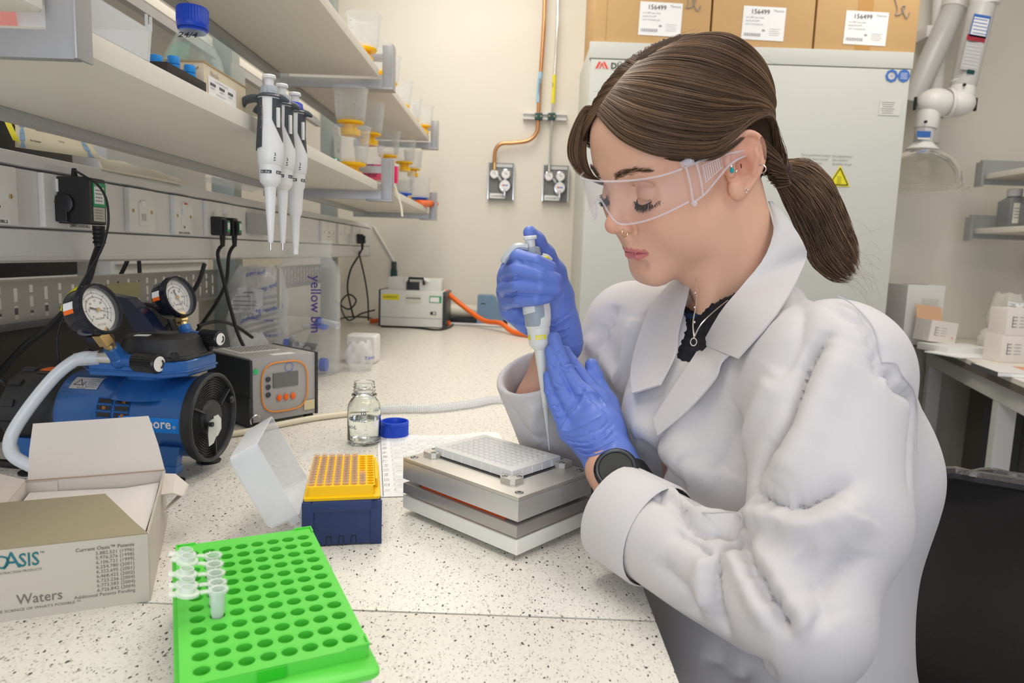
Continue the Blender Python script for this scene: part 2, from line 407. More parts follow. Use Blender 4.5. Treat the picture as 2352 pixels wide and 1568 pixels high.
# ---- cable trunking
TX = -0.66; T0, T1 = 0.30, 3.12
t = thing('cable_trunking', 'long white cable trunking carrying the power sockets along the bench', 'trunking', (TX-0.05, 1.7, 1.2))
M_trunk = mat('white_trunking', (0.76, 0.75, 0.74), 0.35)
b = MB()
prof = [(TX-0.08, 1.203), (TX-0.012, 1.203), (TX-0.003, 1.207), (TX, 1.213), (TX, 1.2475), (TX-0.003, 1.249), (TX-0.003, 1.2505), (TX-0.001, 1.252), (TX-0.001, 1.327), (TX-0.004, 1.3285), (TX-0.004, 1.330), (TX, 1.332), (TX-0.003, 1.341), (TX-0.012, 1.350), (TX-0.03, 1.354), (TX-0.08, 1.355)]
b.prism([(x, z) for x, z in prof][::-1], (0, T0, 0), (1, 0, 0), (0, 0, 1), -(T1-T0), M_trunk)
b.build('body', t, ang=25)
b = MB()
for z in (1.2498, 1.3292): b.box((TX-0.0035, (T0+T1)/2, z), (0.003, T1-T0, 0.0014), M_dark)
b.build('groove', t)
b = MB(); b.box((TX-0.04, T1+0.003, 1.280), (0.085, 0.006, 0.154), M_trunk, bev=.002); b.build('end_cap', t)
# ================================================================== things on the near bench
# ---- brushed metal plate holder (three slabs) with microplate
def LM(o, rz): return Matrix.Translation(V(o)) @ Matrix.Rotation(rz, 4, 'Z')
M_alu = mat('brushed_aluminium', (0.66, 0.655, 0.64), 0.42, metal=0.6, noise=0.05, nscale=9, aniso=(1.5, 1.5, 90))
M_alutop = mat('bead_blasted_aluminium', (0.66, 0.63, 0.57), 0.42, metal=0.65, noise=0.03, nscale=60)
M_alulow = mat('dull_aluminium', (0.46, 0.44, 0.42), 0.40, metal=0.6, noise=0.08, nscale=9, aniso=(1.5, 1.5, 90))
M_ptfe = mat('white_ptfe_block', (0.86, 0.86, 0.80), 0.3, sss=0.3)
M_gasket = mat('orange_red_gasket', (0.60, 0.07, 0.01), 0.35)
BM = LM((0.0111, 0.681, BZ), math.radians(48.1)); W_, D_ = 0.130, 0.187
t = thing('plate_holder', 'stacked brushed metal block on a white base holding the microplate', 'metal block', BM @ V((W_/2, D_/2, 0)), math.radians(48.1))
b = MB(BM); b.box((W_/2, D_/2, 0.0035), (W_-0.022, D_-0.022, 0.007), M_alulow, bev=.001); b.build('foot_plate', t)
b = MB(BM)
b.box((W_/2, D_/2, 0.0155), (W_, D_, 0.017), M_ptfe, bev=.0022, seg=3); b.build('base', t)
b = MB(BM); b.box((W_/2-0.002, D_/2-.001, 0.0330), (W_-0.002, D_-.002, 0.0125), M_alulow, bev=.0006); b.build('lower_slab', t)
for z, hh in ((0.0255, 0.004), (0.0415, 0.006)):
    b = MB(BM); b.box((W_/2, D_/2-0.002, z), (W_-0.010, D_-0.05, hh), M_gasket, bev=.0018); b.box((W_/2+.003, D_/2-0.002, z), (W_-0.016, D_-0.03, hh*.98), M_black); b.build('gasket', t)
b = MB(BM); b.box((W_/2, D_/2, 0.0548), (W_, D_, 0.0220), M_alu, bev=.0007); b.build('upper_slab', t)
tp = MB(BM); tp.box((W_/2, D_/2, 0.0680), (W_, D_, 0.0042), M_alutop, bev=.0009); tpo = tp.build('top_plate', t)
def screw(b, x, y, z, r=0.0038, m=None):
    b.rot([(0, 0.0006), (r*.9, 0.0006), (r, 0), (r+.0006, -.0002), (r+.0006, .0001), (0, 0)][:3], (x, y, z), (0, 0, 1), m or M_steel, 16)
    b.rot([(0, 0.0009), (r*.55, 0.0009)], (x, y, z), (0, 0, 1), M_dark, 6)
    b.rot([(r+.0002, 0.0002), (r+.0009, 0.0002)], (x, y, z), (0, 0, 1), M_dark, 20)
for (x, y) in ((0.012, 0.010), (0.122, 0.012), (0.010, 0.178), (0.122, 0.178)):
    b = MB(BM); screw(b, x, y, 0.0703); b.build('screw', t)
PX0, PY0 = 0.0335, 0.040   # microplate near corner in block frame
PW, PD = 0.0865, 0.1285
b = MB(BM); b.box((PX0+PW/2, PY0+PD/2, 0.0702), (PW+.006, PD+.006, 0.0006), M_black); b.box((PX0+PW/2, PY0+PD/2, 0.0706), (PW+.0036, PD+.0036, 0.0006), M_chrome); b.box((PX0+PW/2, PY0+PD/2, 0.0707), (PW+.002, PD+.002, 0.0006), M_black); b.build('recess_gasket', t)
def clampbl(cx, cy, sx, sy):
    b = MB(BM); w = 0.013; q = 0.0045; n = 0.0022
    P = [(-w, -w+q), (-w+q, -w), (w-q*1.2, -w), (w, -w+q*1.2), (w, -n*0), (n*2.2, -n*0), (0, n*2.2), (0, w), (-w+q, w), (-w, w-q)]
    P = [(cx+x*sx*.85, cy+y*sy*.85) for x, y in P]
    if sx*sy < 0: P = P[::-1]
    b.prism(P, (0, 0, 0.0702), (1, 0, 0), (0, 1, 0), 0.0062, M_alutop)
    screw(b, cx+sx*.0055, cy-sy*.006, 0.0764, .0026); screw(b, cx-sx*.006, cy+sy*.0055, 0.0764, .0026)
    b.build('corner_clamp', t)
clampbl(PX0-.001, PY0-.001, 1, 1); clampbl(PX0+PW+.001-.002, PY0-.001, -1, 1); clampbl(PX0-.001, PY0+PD-.001, 1, -1)
# the microplate
M_mp = mat('frosted_polypropylene', (0.74, 0.74, 0.72), 0.28)
pz = 0.0712; ph = 0.0815-pz
t = thing('microplate', 'frosted white 96 well microplate sitting on the metal block', 'microplate', BM @ V((PX0+PW/2, PY0+PD/2, pz)), math.radians(48.1))
PM = BM @ Matrix.Translation(V((PX0, PY0, pz+.0002)))
b = MB(PM); b.box((PW/2, PD/2, ph/2), (PW, PD, ph), M_mp, bev=.0016, seg=3)
b.build('body', t)
b = MB(PM); r = 0.0031
for i in range(8):
    for j in range(12):
        x = PW/2+(i-3.5)*0.009; y = PD/2+(j-5.5)*0.009
        b.rot([(r, 0), (r, .0007), (r+.0006, .0008), (r+.0010, 0.0)], (x, y, ph), (0, 0, 1), M_mp, 18)
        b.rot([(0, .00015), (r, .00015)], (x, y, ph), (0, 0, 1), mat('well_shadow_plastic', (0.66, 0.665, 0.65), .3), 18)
tag(b.build('well_rims', t))
b = MB(PM)
for k in range(1, 8): b.box((-.0001, PD*k/8, ph*.45), (.0006, .0007, ph*.8), M_paper)
for k in range(1, 5): b.box((PW*k/5, -.0001, ph*.45), (.0007, .0006, ph*.8), M_paper)
b.build('side_ribs', t)

# ---- green 96 place tube rack
M_gr = mat('bright_green_plastic', (0.12, 0.66, 0.075), 0.4, sss=0.1)
GM = LM((-0.267, 0.5566, 0.976), math.radians(26.8))
dx, dy = 0.0131, 0.0164
t = thing('tube_rack', 'bright green 96 hole tube rack with clear lower box on the bench', 'tube rack', GM @ V((0.045, -0.09, -0.056)), math.radians(26.8))
b = MB(GM); ns = 24; hr = 0.0052
x0, x1, y0, y1 = -0.0125, 7*dx+0.0105, 0.0195, -11*dy-0.0135
def holecell(cx, cy, r, hx, hy, depth):
    vs = []; fs = []
    ca = math.atan2(hy, hx); An = [2*math.pi*k/ns for k in range(ns)]
    for q in (ca, math.pi-ca, math.pi+ca, 2*math.pi-ca):
        An[min(range(ns), key=lambda i: abs(An[i]-q))] = q
    for a in An:
        c, s_ = math.cos(a), math.sin(a)
        q = 1/max(abs(c)/hx, abs(s_)/hy); vs += [(cx+c*q, cy+s_*q, 0), (cx+c*(r+.0012), cy+s_*(r+.0012), 0), (cx+c*(r+.0010), cy+s_*(r+.0010), -.0003), (cx+c*r, cy+s_*r, -.0003), (cx+c*r*.97, cy+s_*r*.97, -depth), (cx, cy, -depth)]
    for k in range(ns):
        A = k*6; B = (k+1) % ns*6
        for q in range(5): fs.append((A+q, A+q+1, B+q+1, B+q)[::-1])
    b.add(vs, fs, M_gr)
for j in range(12):
    for i in range(8):
        holecell(i*dx, -j*dy, hr, dx/2, dy/2, 0.022)
a0, a1, c0, c1 = -dx/2, 7.5*dx, dy/2, -11.5*dy
for (u0, u1, v0, v1) in ((x0, a0, y1, y0), (a1, x1, y1, y0), (a0, a1, c0, y0), (a0, a1, y1, c1)):
    b.add([(u0, v0, 0), (u1, v0, 0), (u1, v1, 0), (u0, v1, 0)], [(0, 1, 2, 3)], M_gr)
# rounded skirt of the insert
def rrect(x0, x1, y0, y1, r, n=5):
    P = []
    for cx, cy, a in ((x1-r, y1-r, 0), (x0+r, y1-r, 90), (x0+r, y0+r, 180), (x1-r, y0+r, 270)):
        for k in range(n+1): P.append((cx+r*math.cos(math.radians(a+90*k/n)), cy+r*math.sin(math.radians(a+90*k/n))))
    return P
R0 = rrect(x0, x1, y1, y0, .004); n = len(R0)
def loops(b, Ls, m, cap0=False, cap1=False):
    n = len(Ls[0]); vs = [p for l in Ls for p in l]; fs = []
    for i in range(len(Ls)-1):
        for k in range(n): a, c = i*n+k, i*n+(k+1) % n; fs.append((a, c, c+n, a+n))
    if cap0: fs.append(tuple(range(n))[::-1])
    if cap1: fs.append(tuple((len(Ls)-1)*n+k for k in range(n)))
    b.add(vs, fs, m)
def rl(x0, x1, y0, y1, r, z): return [(x, y, z) for x, y in rrect(x0, x1, y0, y1, r)]
loops(b, [rl(x0+.0005, x1-.0005, y1+.0005, y0-.0005, .004, -.0002), rl(x0, x1, y1, y0, .004, -.0008), rl(x0, x1, y1, y0, .004, -.0085)][::-1], M_gr)
# low raised corner rims
for (cx, cy, sx, sy) in ((x0, y0, 1, -1), (x1, y0, -1, -1), (x1, y1, -1, 1)):
    b.box((cx+sx*.008, cy+sy*.0008, .0006), (.016, .0013, .0024), M_gr, bev=.0004)
    b.box((cx+sx*.0008, cy+sy*.006, .0006), (.0013, .012, .0024), M_gr, bev=.0004)
b.build('rack_insert', t)
b = MB(GM); yl = y1-0.0155
# ledge below / in front with thumb recess
loops(b, [rl(x0-.002, x1+.002, yl-.001, y0+.001, .006, -.014), rl(x0-.003, x1+.003, yl-.002, y0+.002, .006, -.0125), rl(x0-.003, x1+.003, yl-.002, y0+.002, .006, -.0095), rl(x0-.0015, x1+.0015, yl-.0005, y0+.0005, .006, -.0083)], M_gr, True, True)
b.build('rack_collar', t)
b = MB(GM); b.box((x0+0.052, y1-.0004, -.0042), (.017, .0022, .0078), mat('recess_green_plastic', (0.03, 0.52, 0.02), .4)); b.build('thumb_latch', t)
b = MB(GM); M_grb = glassy('green_tinted_box', (0.62, 0.86, 0.62), 0.55, 0.25, 0.8)
loops(b, [rl(x0+.004, x1-.004, yl+.004, y0-.004, .006, -.056), rl(x0+.001, x1-.001, yl+.001, y0-.001, .006, -.014)], M_frost, True)
loops(b, [rl(x0+.008, x1-.008, yl+.008, y0-.008, .006, -.050), rl(x0+.006, x1-.006, yl+.006, y0-.006, .006, -.0145)], M_grb, True)
b.build('clear_base', t)
# ---- five open micro tubes
M_tube = glassy('tube_polypropylene', (0.90, 0.94, 0.90), 0.40, 0.25, 0.75)
def make_tube():
    t = thing('micro_tube', 'frosted micro tube with open lid', 'micro tube', (0, 0, 0), group='open micro tubes in the green rack')
    b = MB(); b.rot([(0, -.018), (.002, -.0175), (.0042, -.002), (.0047, 0), (.0049, .014), (.0063, .0145), (.0066, .0155), (.0063, .0168), (.0052, .0168), (.0045, .0165), (.0044, .002), (.002, -.016)], m=M_tube, seg=24)
    for k in range(12): a = k*math.pi/6; b.box((.0064*math.cos(a), .0064*math.sin(a), .0163), (.0012, .0012, .0014), M_tube, rz=a)
    b.build('tube_body', t)
    b = MB(); b.tube([(-.0062, 0, .0158), (-.009, 0, .0163), (-.012, 0, .0160)], .0009, M_tube, 6, flat=3)
    R = Matrix.Rotation(math.radians(8), 4, 'Y'); b.M = Matrix.Translation(V((-.0205, 0, .0160))) @ R
    b.rot([(0, 0), (.0072, 0), (.0080, .0006), (.0080, .0022), (.0074, .0026), (.0060, .0026), (.0052, .0030), (.0050, .0060), (.0042, .0060), (.0040, .0012), (0, .0010)], m=M_tube, seg=24)
    b.box((-.0095, 0, .0010), (.005, .007, .0012), M_tube, bev=.0005)
    b.build('lid', t)
    return t
proto = make_tube()
tubs = [(1, 1.15, 'topmost frosted micro tube, furthest from the camera in the green rack', 6), (1, 2.1, 'second frosted micro tube from the back of the row in the green rack', -5),
        (1, 3.15, 'middle frosted micro tube of the five in the green rack', 14), (1, 4.15, 'fourth frosted micro tube from the back of the green rack row', 20), (1, 5.15, 'nearest frosted micro tube of the five, standing tallest in the green rack', 25)]
for k, (i, j, lab, rr) in enumerate(tubs):
    o = proto if k == 0 else copy_tree(proto)
    jj = k+3; p = GM @ V((i*dx, -jj*dy, 0.0005 if k < 4 else 0.003)); p.z += 0.0
    o.location = p; o.rotation_euler = (0, math.radians(3), math.radians(26.8+rr-18)); o['label'] = lab

# ---- yellow tip rack in navy box with frosted lid
M_navy = mat('navy_plastic', (0.022, 0.045, 0.15), 0.42, bump=0.15, bscale=900)
M_yel = mat('yellow_plastic', (0.98, 0.60, 0.005), 0.35, sss=0.1)
TM = LM((-0.217, 0.700, BZ), math.radians(12.5)); tw, td = 0.0815, 0.124
t = thing('pipette_tip_box', 'open tip box, navy base with yellow deck and frosted lid', 'tip box', TM @ V((tw/2, td/2, 0)), math.radians(12.5))
b = MB(TM)
loops(b, [rl(-.0015, tw+.0005, -.002, td+.002, .003, 0.002), rl(-.0015, tw+.0005, -.002, td+.002, .003, 0.004), rl(0, tw, 0, td, .003, .050)], M_navy, True)
loops(b, [rl(0, tw, 0, td, .003, .050), rl(.0012, tw-.0012, .0012, td-.0012, .003, .050), rl(.0012, tw-.0012, .0012, td-.0012, .003, .040)], M_navy)
for x in (-.001, tw-.011):
    b.box((x+.006, -.0012, .025), (.012, .003, .049), M_navy, bev=.001)
    b.box((x+.006, td/2, .0013), (.011, td, .0026), M_navy)
b.box((tw/2+.002, -.0012, .044), (tw-.01, .003, .011), M_navy, bev=.001)
for k in range(3): b.tube([(.024+k*.013, -.0022, .0035), (.0245+k*.013, -.0019, .011), (.029+k*.013, -.0019, .011), (.0295+k*.013, -.0022, .0035)], .0004, M_black, 4, smooth=False)
b.build('base', t)
b = MB(TM)
loops(b, [rl(.001, tw-.001, .001, td-.001, .003, .045), rl(.0005, tw-.0005, .0005, td-.0005, .003, .053), rl(.004, tw-.007, .005, td-.004, .003, .0535), rl(.0045, tw-.0075, .0055, td-.0045, .003, .0640)], M_yel)
dxx = .009; ox = .0042+.0045; oy = td/2-5.5*dxx; ns = 16
for i in range(8):
    for j in range(12):
        cx, cy = ox+i*dxx-.001, oy+j*dxx*1.0; vs = []; fs = []
        for k in range(ns):
            a = 2*math.pi*k/ns; c, s_ = math.cos(a), math.sin(a); q = 1/max(abs(c)/.0045, abs(s_)/.0045)
            vs += [(cx+c*q, cy+s_*q, .064), (cx+c*.0037, cy+s_*.0037, .064), (cx+c*.0034, cy+s_*.0034, .058), (cx, cy, .058)]
        for k in range(ns):
            A = k*4; B = (k+1) % ns*4
            for q in range(3): fs.append((A+q, A+q+1, B+q+1, B+q)[::-1])
        b.add(vs, fs, M_yel)
ex0, ex1 = ox-.0055, ox+7.5*dxx-.001
for (u0, u1, v0, v1) in ((.0045, ex0, .0055, td-.0045), (ex1, tw-.0075, .0055, td-.0045), (ex0, ex1, .0055, oy-.0045), (ex0, ex1, oy+11.5*dxx, td-.0045)):
    if u1 > u0 and v1 > v0: b.add([(u0, v0, .064), (u1, v0, .064), (u1, v1, .064), (u0, v1, .064)], [(0, 1, 2, 3)], M_yel)
b.box((tw-.0045, .07, .0585), (.003, .08, .010), M_yel, bev=.0006)
b.build('deck', t)
# tips: own things
M_tip = glassy('tip_plastic', (1.0, 0.90, 0.80), 0.10, 0.15, 0.5)
def make_tip():
    b = MB(); b.rot([(.0006, -.030), (.0030, -.004), (.0033, .0), (.0035, .0055), (.0030, .0055), (.0028, .0005)], m=M_tip, seg=12)
    return solo(b, 'pipette_tip', 'short clear pipette tip standing in the yellow deck', 'pipette tip', (0, 0, 0), 'pipette tips in the yellow deck')
tip = make_tip(); first = True
for i in range(7):
    for j in range(12):
        if i == 6 and j > 3: continue
        o = tip if first else tip.copy()
        if not first: COL.objects.link(o)
        first = False
        o.location = TM @ V((ox+i*dxx-.001, oy+j*dxx, .0635)); o.rotation_euler = (0, 0, .2)
# lid: shallow frosted tray hinged on the left side
u = V((-.46, 0, .888)); tt = V((-.888, 0, -.46)); yy = V((0, 1, 0))
LMx = TM @ Matrix.Translation(V((-.0035, 0, .033))) @ Matrix(((u.x, 0, tt.x, 0), (0, 1, 0, 0), (u.z, 0, tt.z, 0), (0, 0, 0, 1)))
b = MB(LMx); lh = .092; ld = td; lt = .034
R = lambda z, e: [(x, y, z) for x, y in rrect(0+e, lh-e, 0+e, ld-e, .005)]
loops(b, [R(0, 0), R(lt-.003, .0015), R(lt, .0045)], M_frost, False, True)
loops(b, [R(0, .0), R(0, .0014), R(lt-.003, .0029)], M_frost)
b.build('lid', t)
b = MB(LMx); b.rot([(.0025, -.0015), (.0055, -.0015), (.0055, .0015), (.0025, .0015), (.0025, -.0015)], (-.006, .0015, .004), (0, 1, 0), M_frost, 18, a0=.9, a1=5.9); b.box((-.0005, .0015, .006), (.008, .0022, .012), M_frost, bev=.0005)
b.build('hinge_hook', t)
# ---- clear tray lying behind
p = V((-0.275, 1.030, BZ)); b = MB(LM(p, .02))
loops(b, [rl(-.042, .042, -.03, .03, .004, 0), rl(-.043, .043, -.031, .031, .004, .0165)], M_clear, True)
for i in range(12):
    for j in range(8): b.rot([(0, .0006), (.0022, .0006), (.0026, .0)], (-.036+i*.0065, -.025+j*.0072, .001), (0, 0, 1), M_clear, 8)
solo(b, 'clear_tray', 'small clear plastic tray lying behind the yellow tip box', 'tray', p)

# ---- screw-top glass bottle with hand-written label
p = V((-0.2415, 1.108, BZ)); t = thing('glass_bottle', 'small open clear glass bottle with handwritten acid label', 'bottle', p)
b = MB(Matrix.Translation(p)); R_ = .0272
b.rot([(0, .002), (R_-.004, .0005), (R_-.001, .003), (R_, .008), (R_, .060), (R_-.0015, .067), (R_-.006, .073), (.0185, .0765), (.0175, .0785), (.0205, .0795), (.0205, .082), (.0168, .0835), (.0168, .0865), (.0182, .0875), (.0182, .0885), (.0168, .0895), (.0168, .0925), (.0182, .0935), (.0182, .0945), (.0168, .0955), (.0168, .101), (.0160, .1025), (.0148, .1018), (.0145, .099), (.0148, .080), (.017, .074), (R_-.003, .065), (R_-.0018, .058), (R_-.0018, .009), (R_-.005, .004), (0, .0045)], m=mat('bottle_glass', (0.97, 1.0, 0.985), 0.0, trans=1.0, ior=1.45), seg=40)
b.build('glass_body', t)
b = MB(Matrix.Translation(p))
b.rot([(0, .0048), (R_-.0052, .0048), (R_-.0022, .009), (R_-.0022, .0415), (0, .0415)], m=mat('clear_liquid', (0.98, 1.0, 0.99), 0.0, trans=1.0, ior=1.33), seg=40)
b.build('liquid', t)
def curved_txt(b, s, size, zc, a0, R, m, c, bold=0.01, tilt=0.0):
    vs, fs = text_polys(s, size, bold); out = []
    for v in vs:
        a = a0+v.x/R; out.append((c[0]+R*math.cos(a), c[1]+R*math.sin(a), c[2]+zc+v.y+tilt*v.x))
    b.add(out, fs, m)
b = MB(); M_pen = mat('marker_pen', (0.02, 0.03, 0.12), .5)
A0 = math.radians(-108)
curved_txt(b, '10', .010, .052, A0+.28, R_+.0003, M_pen, p); curved_txt(b, 'Formic', .0095, .041, A0-.35, R_+.0003, M_pen, p); curved_txt(b, 'acid.', .0095, .029, A0-.55, R_+.0003, M_pen, p)
curved_txt(b, 'Duran', .0075, .045, A0+1.4, R_+.0003, M_blueink, p); curved_txt(b, '11 9x', .007, .058, A0+1.25, R_-.001, M_pen, p)
b.box((p.x+.022, p.y-.0155, p.z+.036), (.009, .0006, .010), M_paper, rz=.9)
b.build('handwriting', t)
# ---- blue screw cap, upside down
p = V((-0.1985, 1.152, BZ)); b = MB(Matrix.Translation(p)); M_cap = mat('blue_cap_plastic', (0.01, 0.07, 0.62), .35)
b.rot([(0, 0), (.0225, 0), (.0232, .001), (.0232, .023), (.0232, .023)], m=M_cap, seg=96, ribs=1, ribd=.0009, ribrange=(2, 3))
b.rot([(.0232, .0225), (.0240, .023), (.0240, .027), (.0232, .028), (.0215, .028), (.0205, .026), (.0205, .002), (0, .002)], m=M_cap, seg=48)
solo(b, 'bottle_cap', 'blue ribbed screw cap lying open side up beside the glass bottle', 'bottle cap', p)

# ---- plate map paper
Pc = V((-0.118, 1.02, BZ+.0008)); ex = V((.192, .105, 0)).normalized(); ey = V((-.062, .275, 0)); 
O = V((-0.166, .855, BZ+.0008)); ey = (V((-.226, 1.142, BZ+.0008))-O); ex = V((-.030, 1.245, BZ+.0008))-V((-.226, 1.142, BZ+.0008)); 
eyn = ey.normalized(); exn = (ex-eyn*ex.dot(eyn)).normalized()
t = thing('paper_sheet', 'printed plate map sheet with rows of circles under the metal block', 'paper sheet', Pc)
rows = []
for i in range(15):
    rows.append([O+eyn*(.297*i/14)+exn*(.21*j/10)+V((0, 0, .0008*math.sin(i*.8)*math.sin(j*.5)+.004*max(0, (i-11)/3)*max(0, math.sin(j*.9)))) for j in range(11)])
b = MB(); b.patch(rows, M_paper, thick=-.0003); b.build('sheet', t)
b = MB()
def onp(x, y): return O+exn*x+eyn*y+V((0, 0, .0024+(.004*max(0, (y/.297*14-11)/3))))
for j in range(12):
    for i in range(8):
        cx, cy = .030+i*.0215, .022+j*.0218; P = []
        for k in range(25): a = 2*math.pi*k/24; P.append(onp(cx+.0098*math.cos(a), cy+.0092*math.sin(a)))
        vs = []; fs = []
        for k in range(24):
            a = 2*math.pi*k/24; c, s_ = math.cos(a), math.sin(a); vs += [onp(cx+.0098*c, cy+.0094*s_), onp(cx+.0093*c, cy+.0089*s_)]
        for k in range(24): A = 2*k; B = 2*((k+1) % 24); fs.append((A, A+1, B+1, B))
        b.add(vs, fs, M_greyink)
        for q in range(2): b.add([onp(cx-.005, cy-.003+q*.004), onp(cx+.004, cy-.003+q*.004), onp(cx+.004, cy-.002+q*.004), onp(cx-.005, cy-.002+q*.004)], [(0, 1, 2, 3)], mat('pale_print', (.62, .6, .6), .6)) if (i+j) % 3 else None
    vs, fs = text_polys(str(j+1), .010, 0)
    b.add([onp(.014-v.y, .018+j*.0218+v.x) for v in vs], fs, M_ink)
vs, fs = text_polys('A', .009, 0); b.add([onp(.036-v.y, .004+v.x) for v in vs], fs, M_ink)
b.add([onp(.0045, .0), onp(.0053, .0), onp(.0053, .29), onp(.0045, .29)], [(0, 1, 2, 3)], M_ink)
b.build('printing', t)

# ---- cardboard kit box with open flaps
M_card = mat('inner_cardboard', (0.68, 0.62, 0.56), 0.75, noise=0.02, nscale=300, aniso=(1, 1, 1))
M_cprint = mat('printed_card_beige', (0.56, 0.51, 0.43), 0.5)
M_olive = mat('printed_card_olive', (0.335, 0.29, 0.19), 0.45)
M_teal = mat('teal_print', (0.01, 0.16, 0.19), .5)
M_liner = mat('white_lining', (0.85, 0.80, 0.76), .6)
KM = LM((-0.316, 0.578, BZ), math.radians(22.8)); kw, kd, kh = 0.132, 0.187, 0.0625
t = thing('cardboard_box', 'open beige reagent carton with printed patents list and raised flaps', 'box', KM @ V((-kw/2, kd/2, 0)), math.radians(22.8))
b = MB(KM); th = .0012
b.box((-kw/2, 0, kh/2), (kw, th, kh), M_cprint); b.box((-kw/2, kd, kh/2), (kw, th, kh), M_card); b.box((0, kd/2, kh/2), (th, kd, kh), M_cprint); b.box((-kw, kd/2, kh/2), (th, kd, kh), M_card)
b.box((-kw/2, kd/2, .001), (kw, kd, .002), M_card)
b.box((-th, kd/2, kh/2), (.0006, kd-.003, kh-.001), M_card)
b.box((-kw+.014, kd-.0016, kh/2), (.030, .0006, kh-.004), M_card)
b.build('carton', t)
b = MB(KM)
b.patch([[(-.004, .004, kh-.004), (-.004, kd*.5, kh-.008), (-.006, kd-.003, kh-.013)], [(-.04, .02, kh-.012), (-.04, kd*.5, kh-.018), (-.04, kd-.003, kh-.016)], [(-kw*.6, .01, kh-.012), (-kw*.6, kd*.5, kh-.012), (-kw*.6, kd-.003, kh-.014)], [(-kw+.004, .01, kh-.015), (-kw+.004, kd*.5, kh-.012), (-kw+.004, kd-.003, kh-.012)]], M_liner, thick=.001)
b.build('white_lining', t)
b = MB(KM)
b.patch([[(0, 0, kh), (-kw/2, 0, kh), (-kw, 0, kh)], [(-.013, .024, kh+.003), (-kw/2, .03, kh+.003), (-kw, .03, kh+.003)], [(-.046, .098, kh+.007), (-kw/2-.01, .098, kh+.007), (-kw, .098, kh+.007)]], M_olive, thick=.001); b.build('front_flap', t)
b = MB(KM)
b.patch([[(-kw+.002, kd, kh), (0, kd, kh)], [(-kw+.002, kd+.012, kh+.029), (-.007, kd+.012, kh+.027)], [(-kw+.004, kd+.024, kh+.056), (-.017, kd+.024, kh+.058)]], M_card, thick=.0014); b.tube([(-kw, kd-.001, kh+.0006), (-kw/2, kd-.0012, kh+.0002), (0, kd-.001, kh+.0006)], .0006, mat('torn_card_edge', (.42, .30, .2), .8), 5); b.build('back_flap', t)
b = MB(KM)
b.patch([[(0, kd-.012, kh), (0, kd-.060, kh-.008)], [(.012, kd-.020, kh+.001), (.012, kd-.064, kh-.006)], [(.026, kd-.035, kh-.008), (.022, kd-.060, kh-.012)]], M_card, thick=.0012)
b.patch([[(.026, kd-.035, kh-.008), (.022, kd-.060, kh-.012)], [(.006, kd-.055, kh-.024), (.004, kd-.066, kh-.026)]], M_card, thick=.0012)
b.build('side_tab', t)
b = MB(KM)
b.patch([[(-kw, kd, kh), (-kw, .05, kh)], [(-kw-.025, kd-.008, kh+.013), (-kw-.025, .06, kh+.013)], [(-kw-.05, kd-.03, kh+.024), (-kw-.05, .07, kh+.024)]], M_card, thick=.0012); b.build('left_flap', t)
b = MB(KM); X_ = (1, 0, 0); Z_ = (0, 0, 1); M_gp = mat('printed_grey_text', (.17, .15, .13), .5)
def kt(s, x, z, size, m=None, bold=0, al='l', sx=1.0, w=None): b.txt(s, (x, -.0008, z), X_, Z_, size, m or M_gp, bold, .0002, al, sx, w)
kt('Current Oasis\u2122 Patents', -.0108, .0535, .0044, bold=.012, al='r')
for k, s_ in enumerate(['5,882,521 (1996)', '5,976,376 (1998)', '6,106,721 (1999)', '6,254,780 (2001)', '6,322,695 (2001)', '6,468,422 (2002)', '6,723,236 (2004)', '6,773,583 (2004)', '6,726,842 (2004)']): kt(s_, -.0112, .0490-k*.00418, .0042, al='r', sx=1.02)
kt('Additional Patents Pending', -.0112, .0490-9*.00418, .0042, al='r', sx=1.02)
kt('O', -.1135, .0465, .0165, M_teal, w=.012); kt('A', -.1065, .0460, .0205, M_teal, w=.0125); kt('SIS', -.0955, .0465, .0165, M_teal, .01, w=.0145); kt('\u2122', -.0808, .055, .004, M_teal)
kt('SAMPLE EXTRACTION PRODUCTS', -.1200, .0415, .0030, w=.0405)
kt('Waters', -.0985, .0135, .0128, w=.0325)
kt("THE SCIENCE OF WHAT'S POSSIBLE.\u2122", -.1150, .0080, .0032, w=.0620)
b.build('printed_text', t)
# ================================================================== blue vacuum pump
M_pb = mat('blue_enamel', (0.022, 0.125, 0.40), 0.33, metal=0.25, coat=0.3, bump=0.12, bscale=1500)
M_pk = mat('black_casting', (0.022, 0.023, 0.026), 0.42, bump=0.2, bscale=900)
M_gk = mat('glossy_black_gauge', (0.012, 0.014, 0.022), 0.12)
M_dial = mat('gauge_dial', (0.85, 0.84, 0.80), .5)
PC = V((-0.420, 0.930, BZ)); rz = math.radians(-5)
t = thing('vacuum_pump', 'blue bench vacuum pump with two round gauges and black fan ring', 'pump', PC, rz)
QM = LM(PC, rz)            # local: +x towards the ring, z up
zc = 0.080; Rb = 0.0555
X = (1, 0, 0)
b = MB(QM)
b.rot([(0, -.245), (Rb-.004, -.245), (Rb-.002, -.19), (Rb, -.186), (Rb, -.010), (Rb+.001, -.006), (Rb+.001, -.002), (.02, -.002)], (0, 0, zc), X, M_pb, 64)
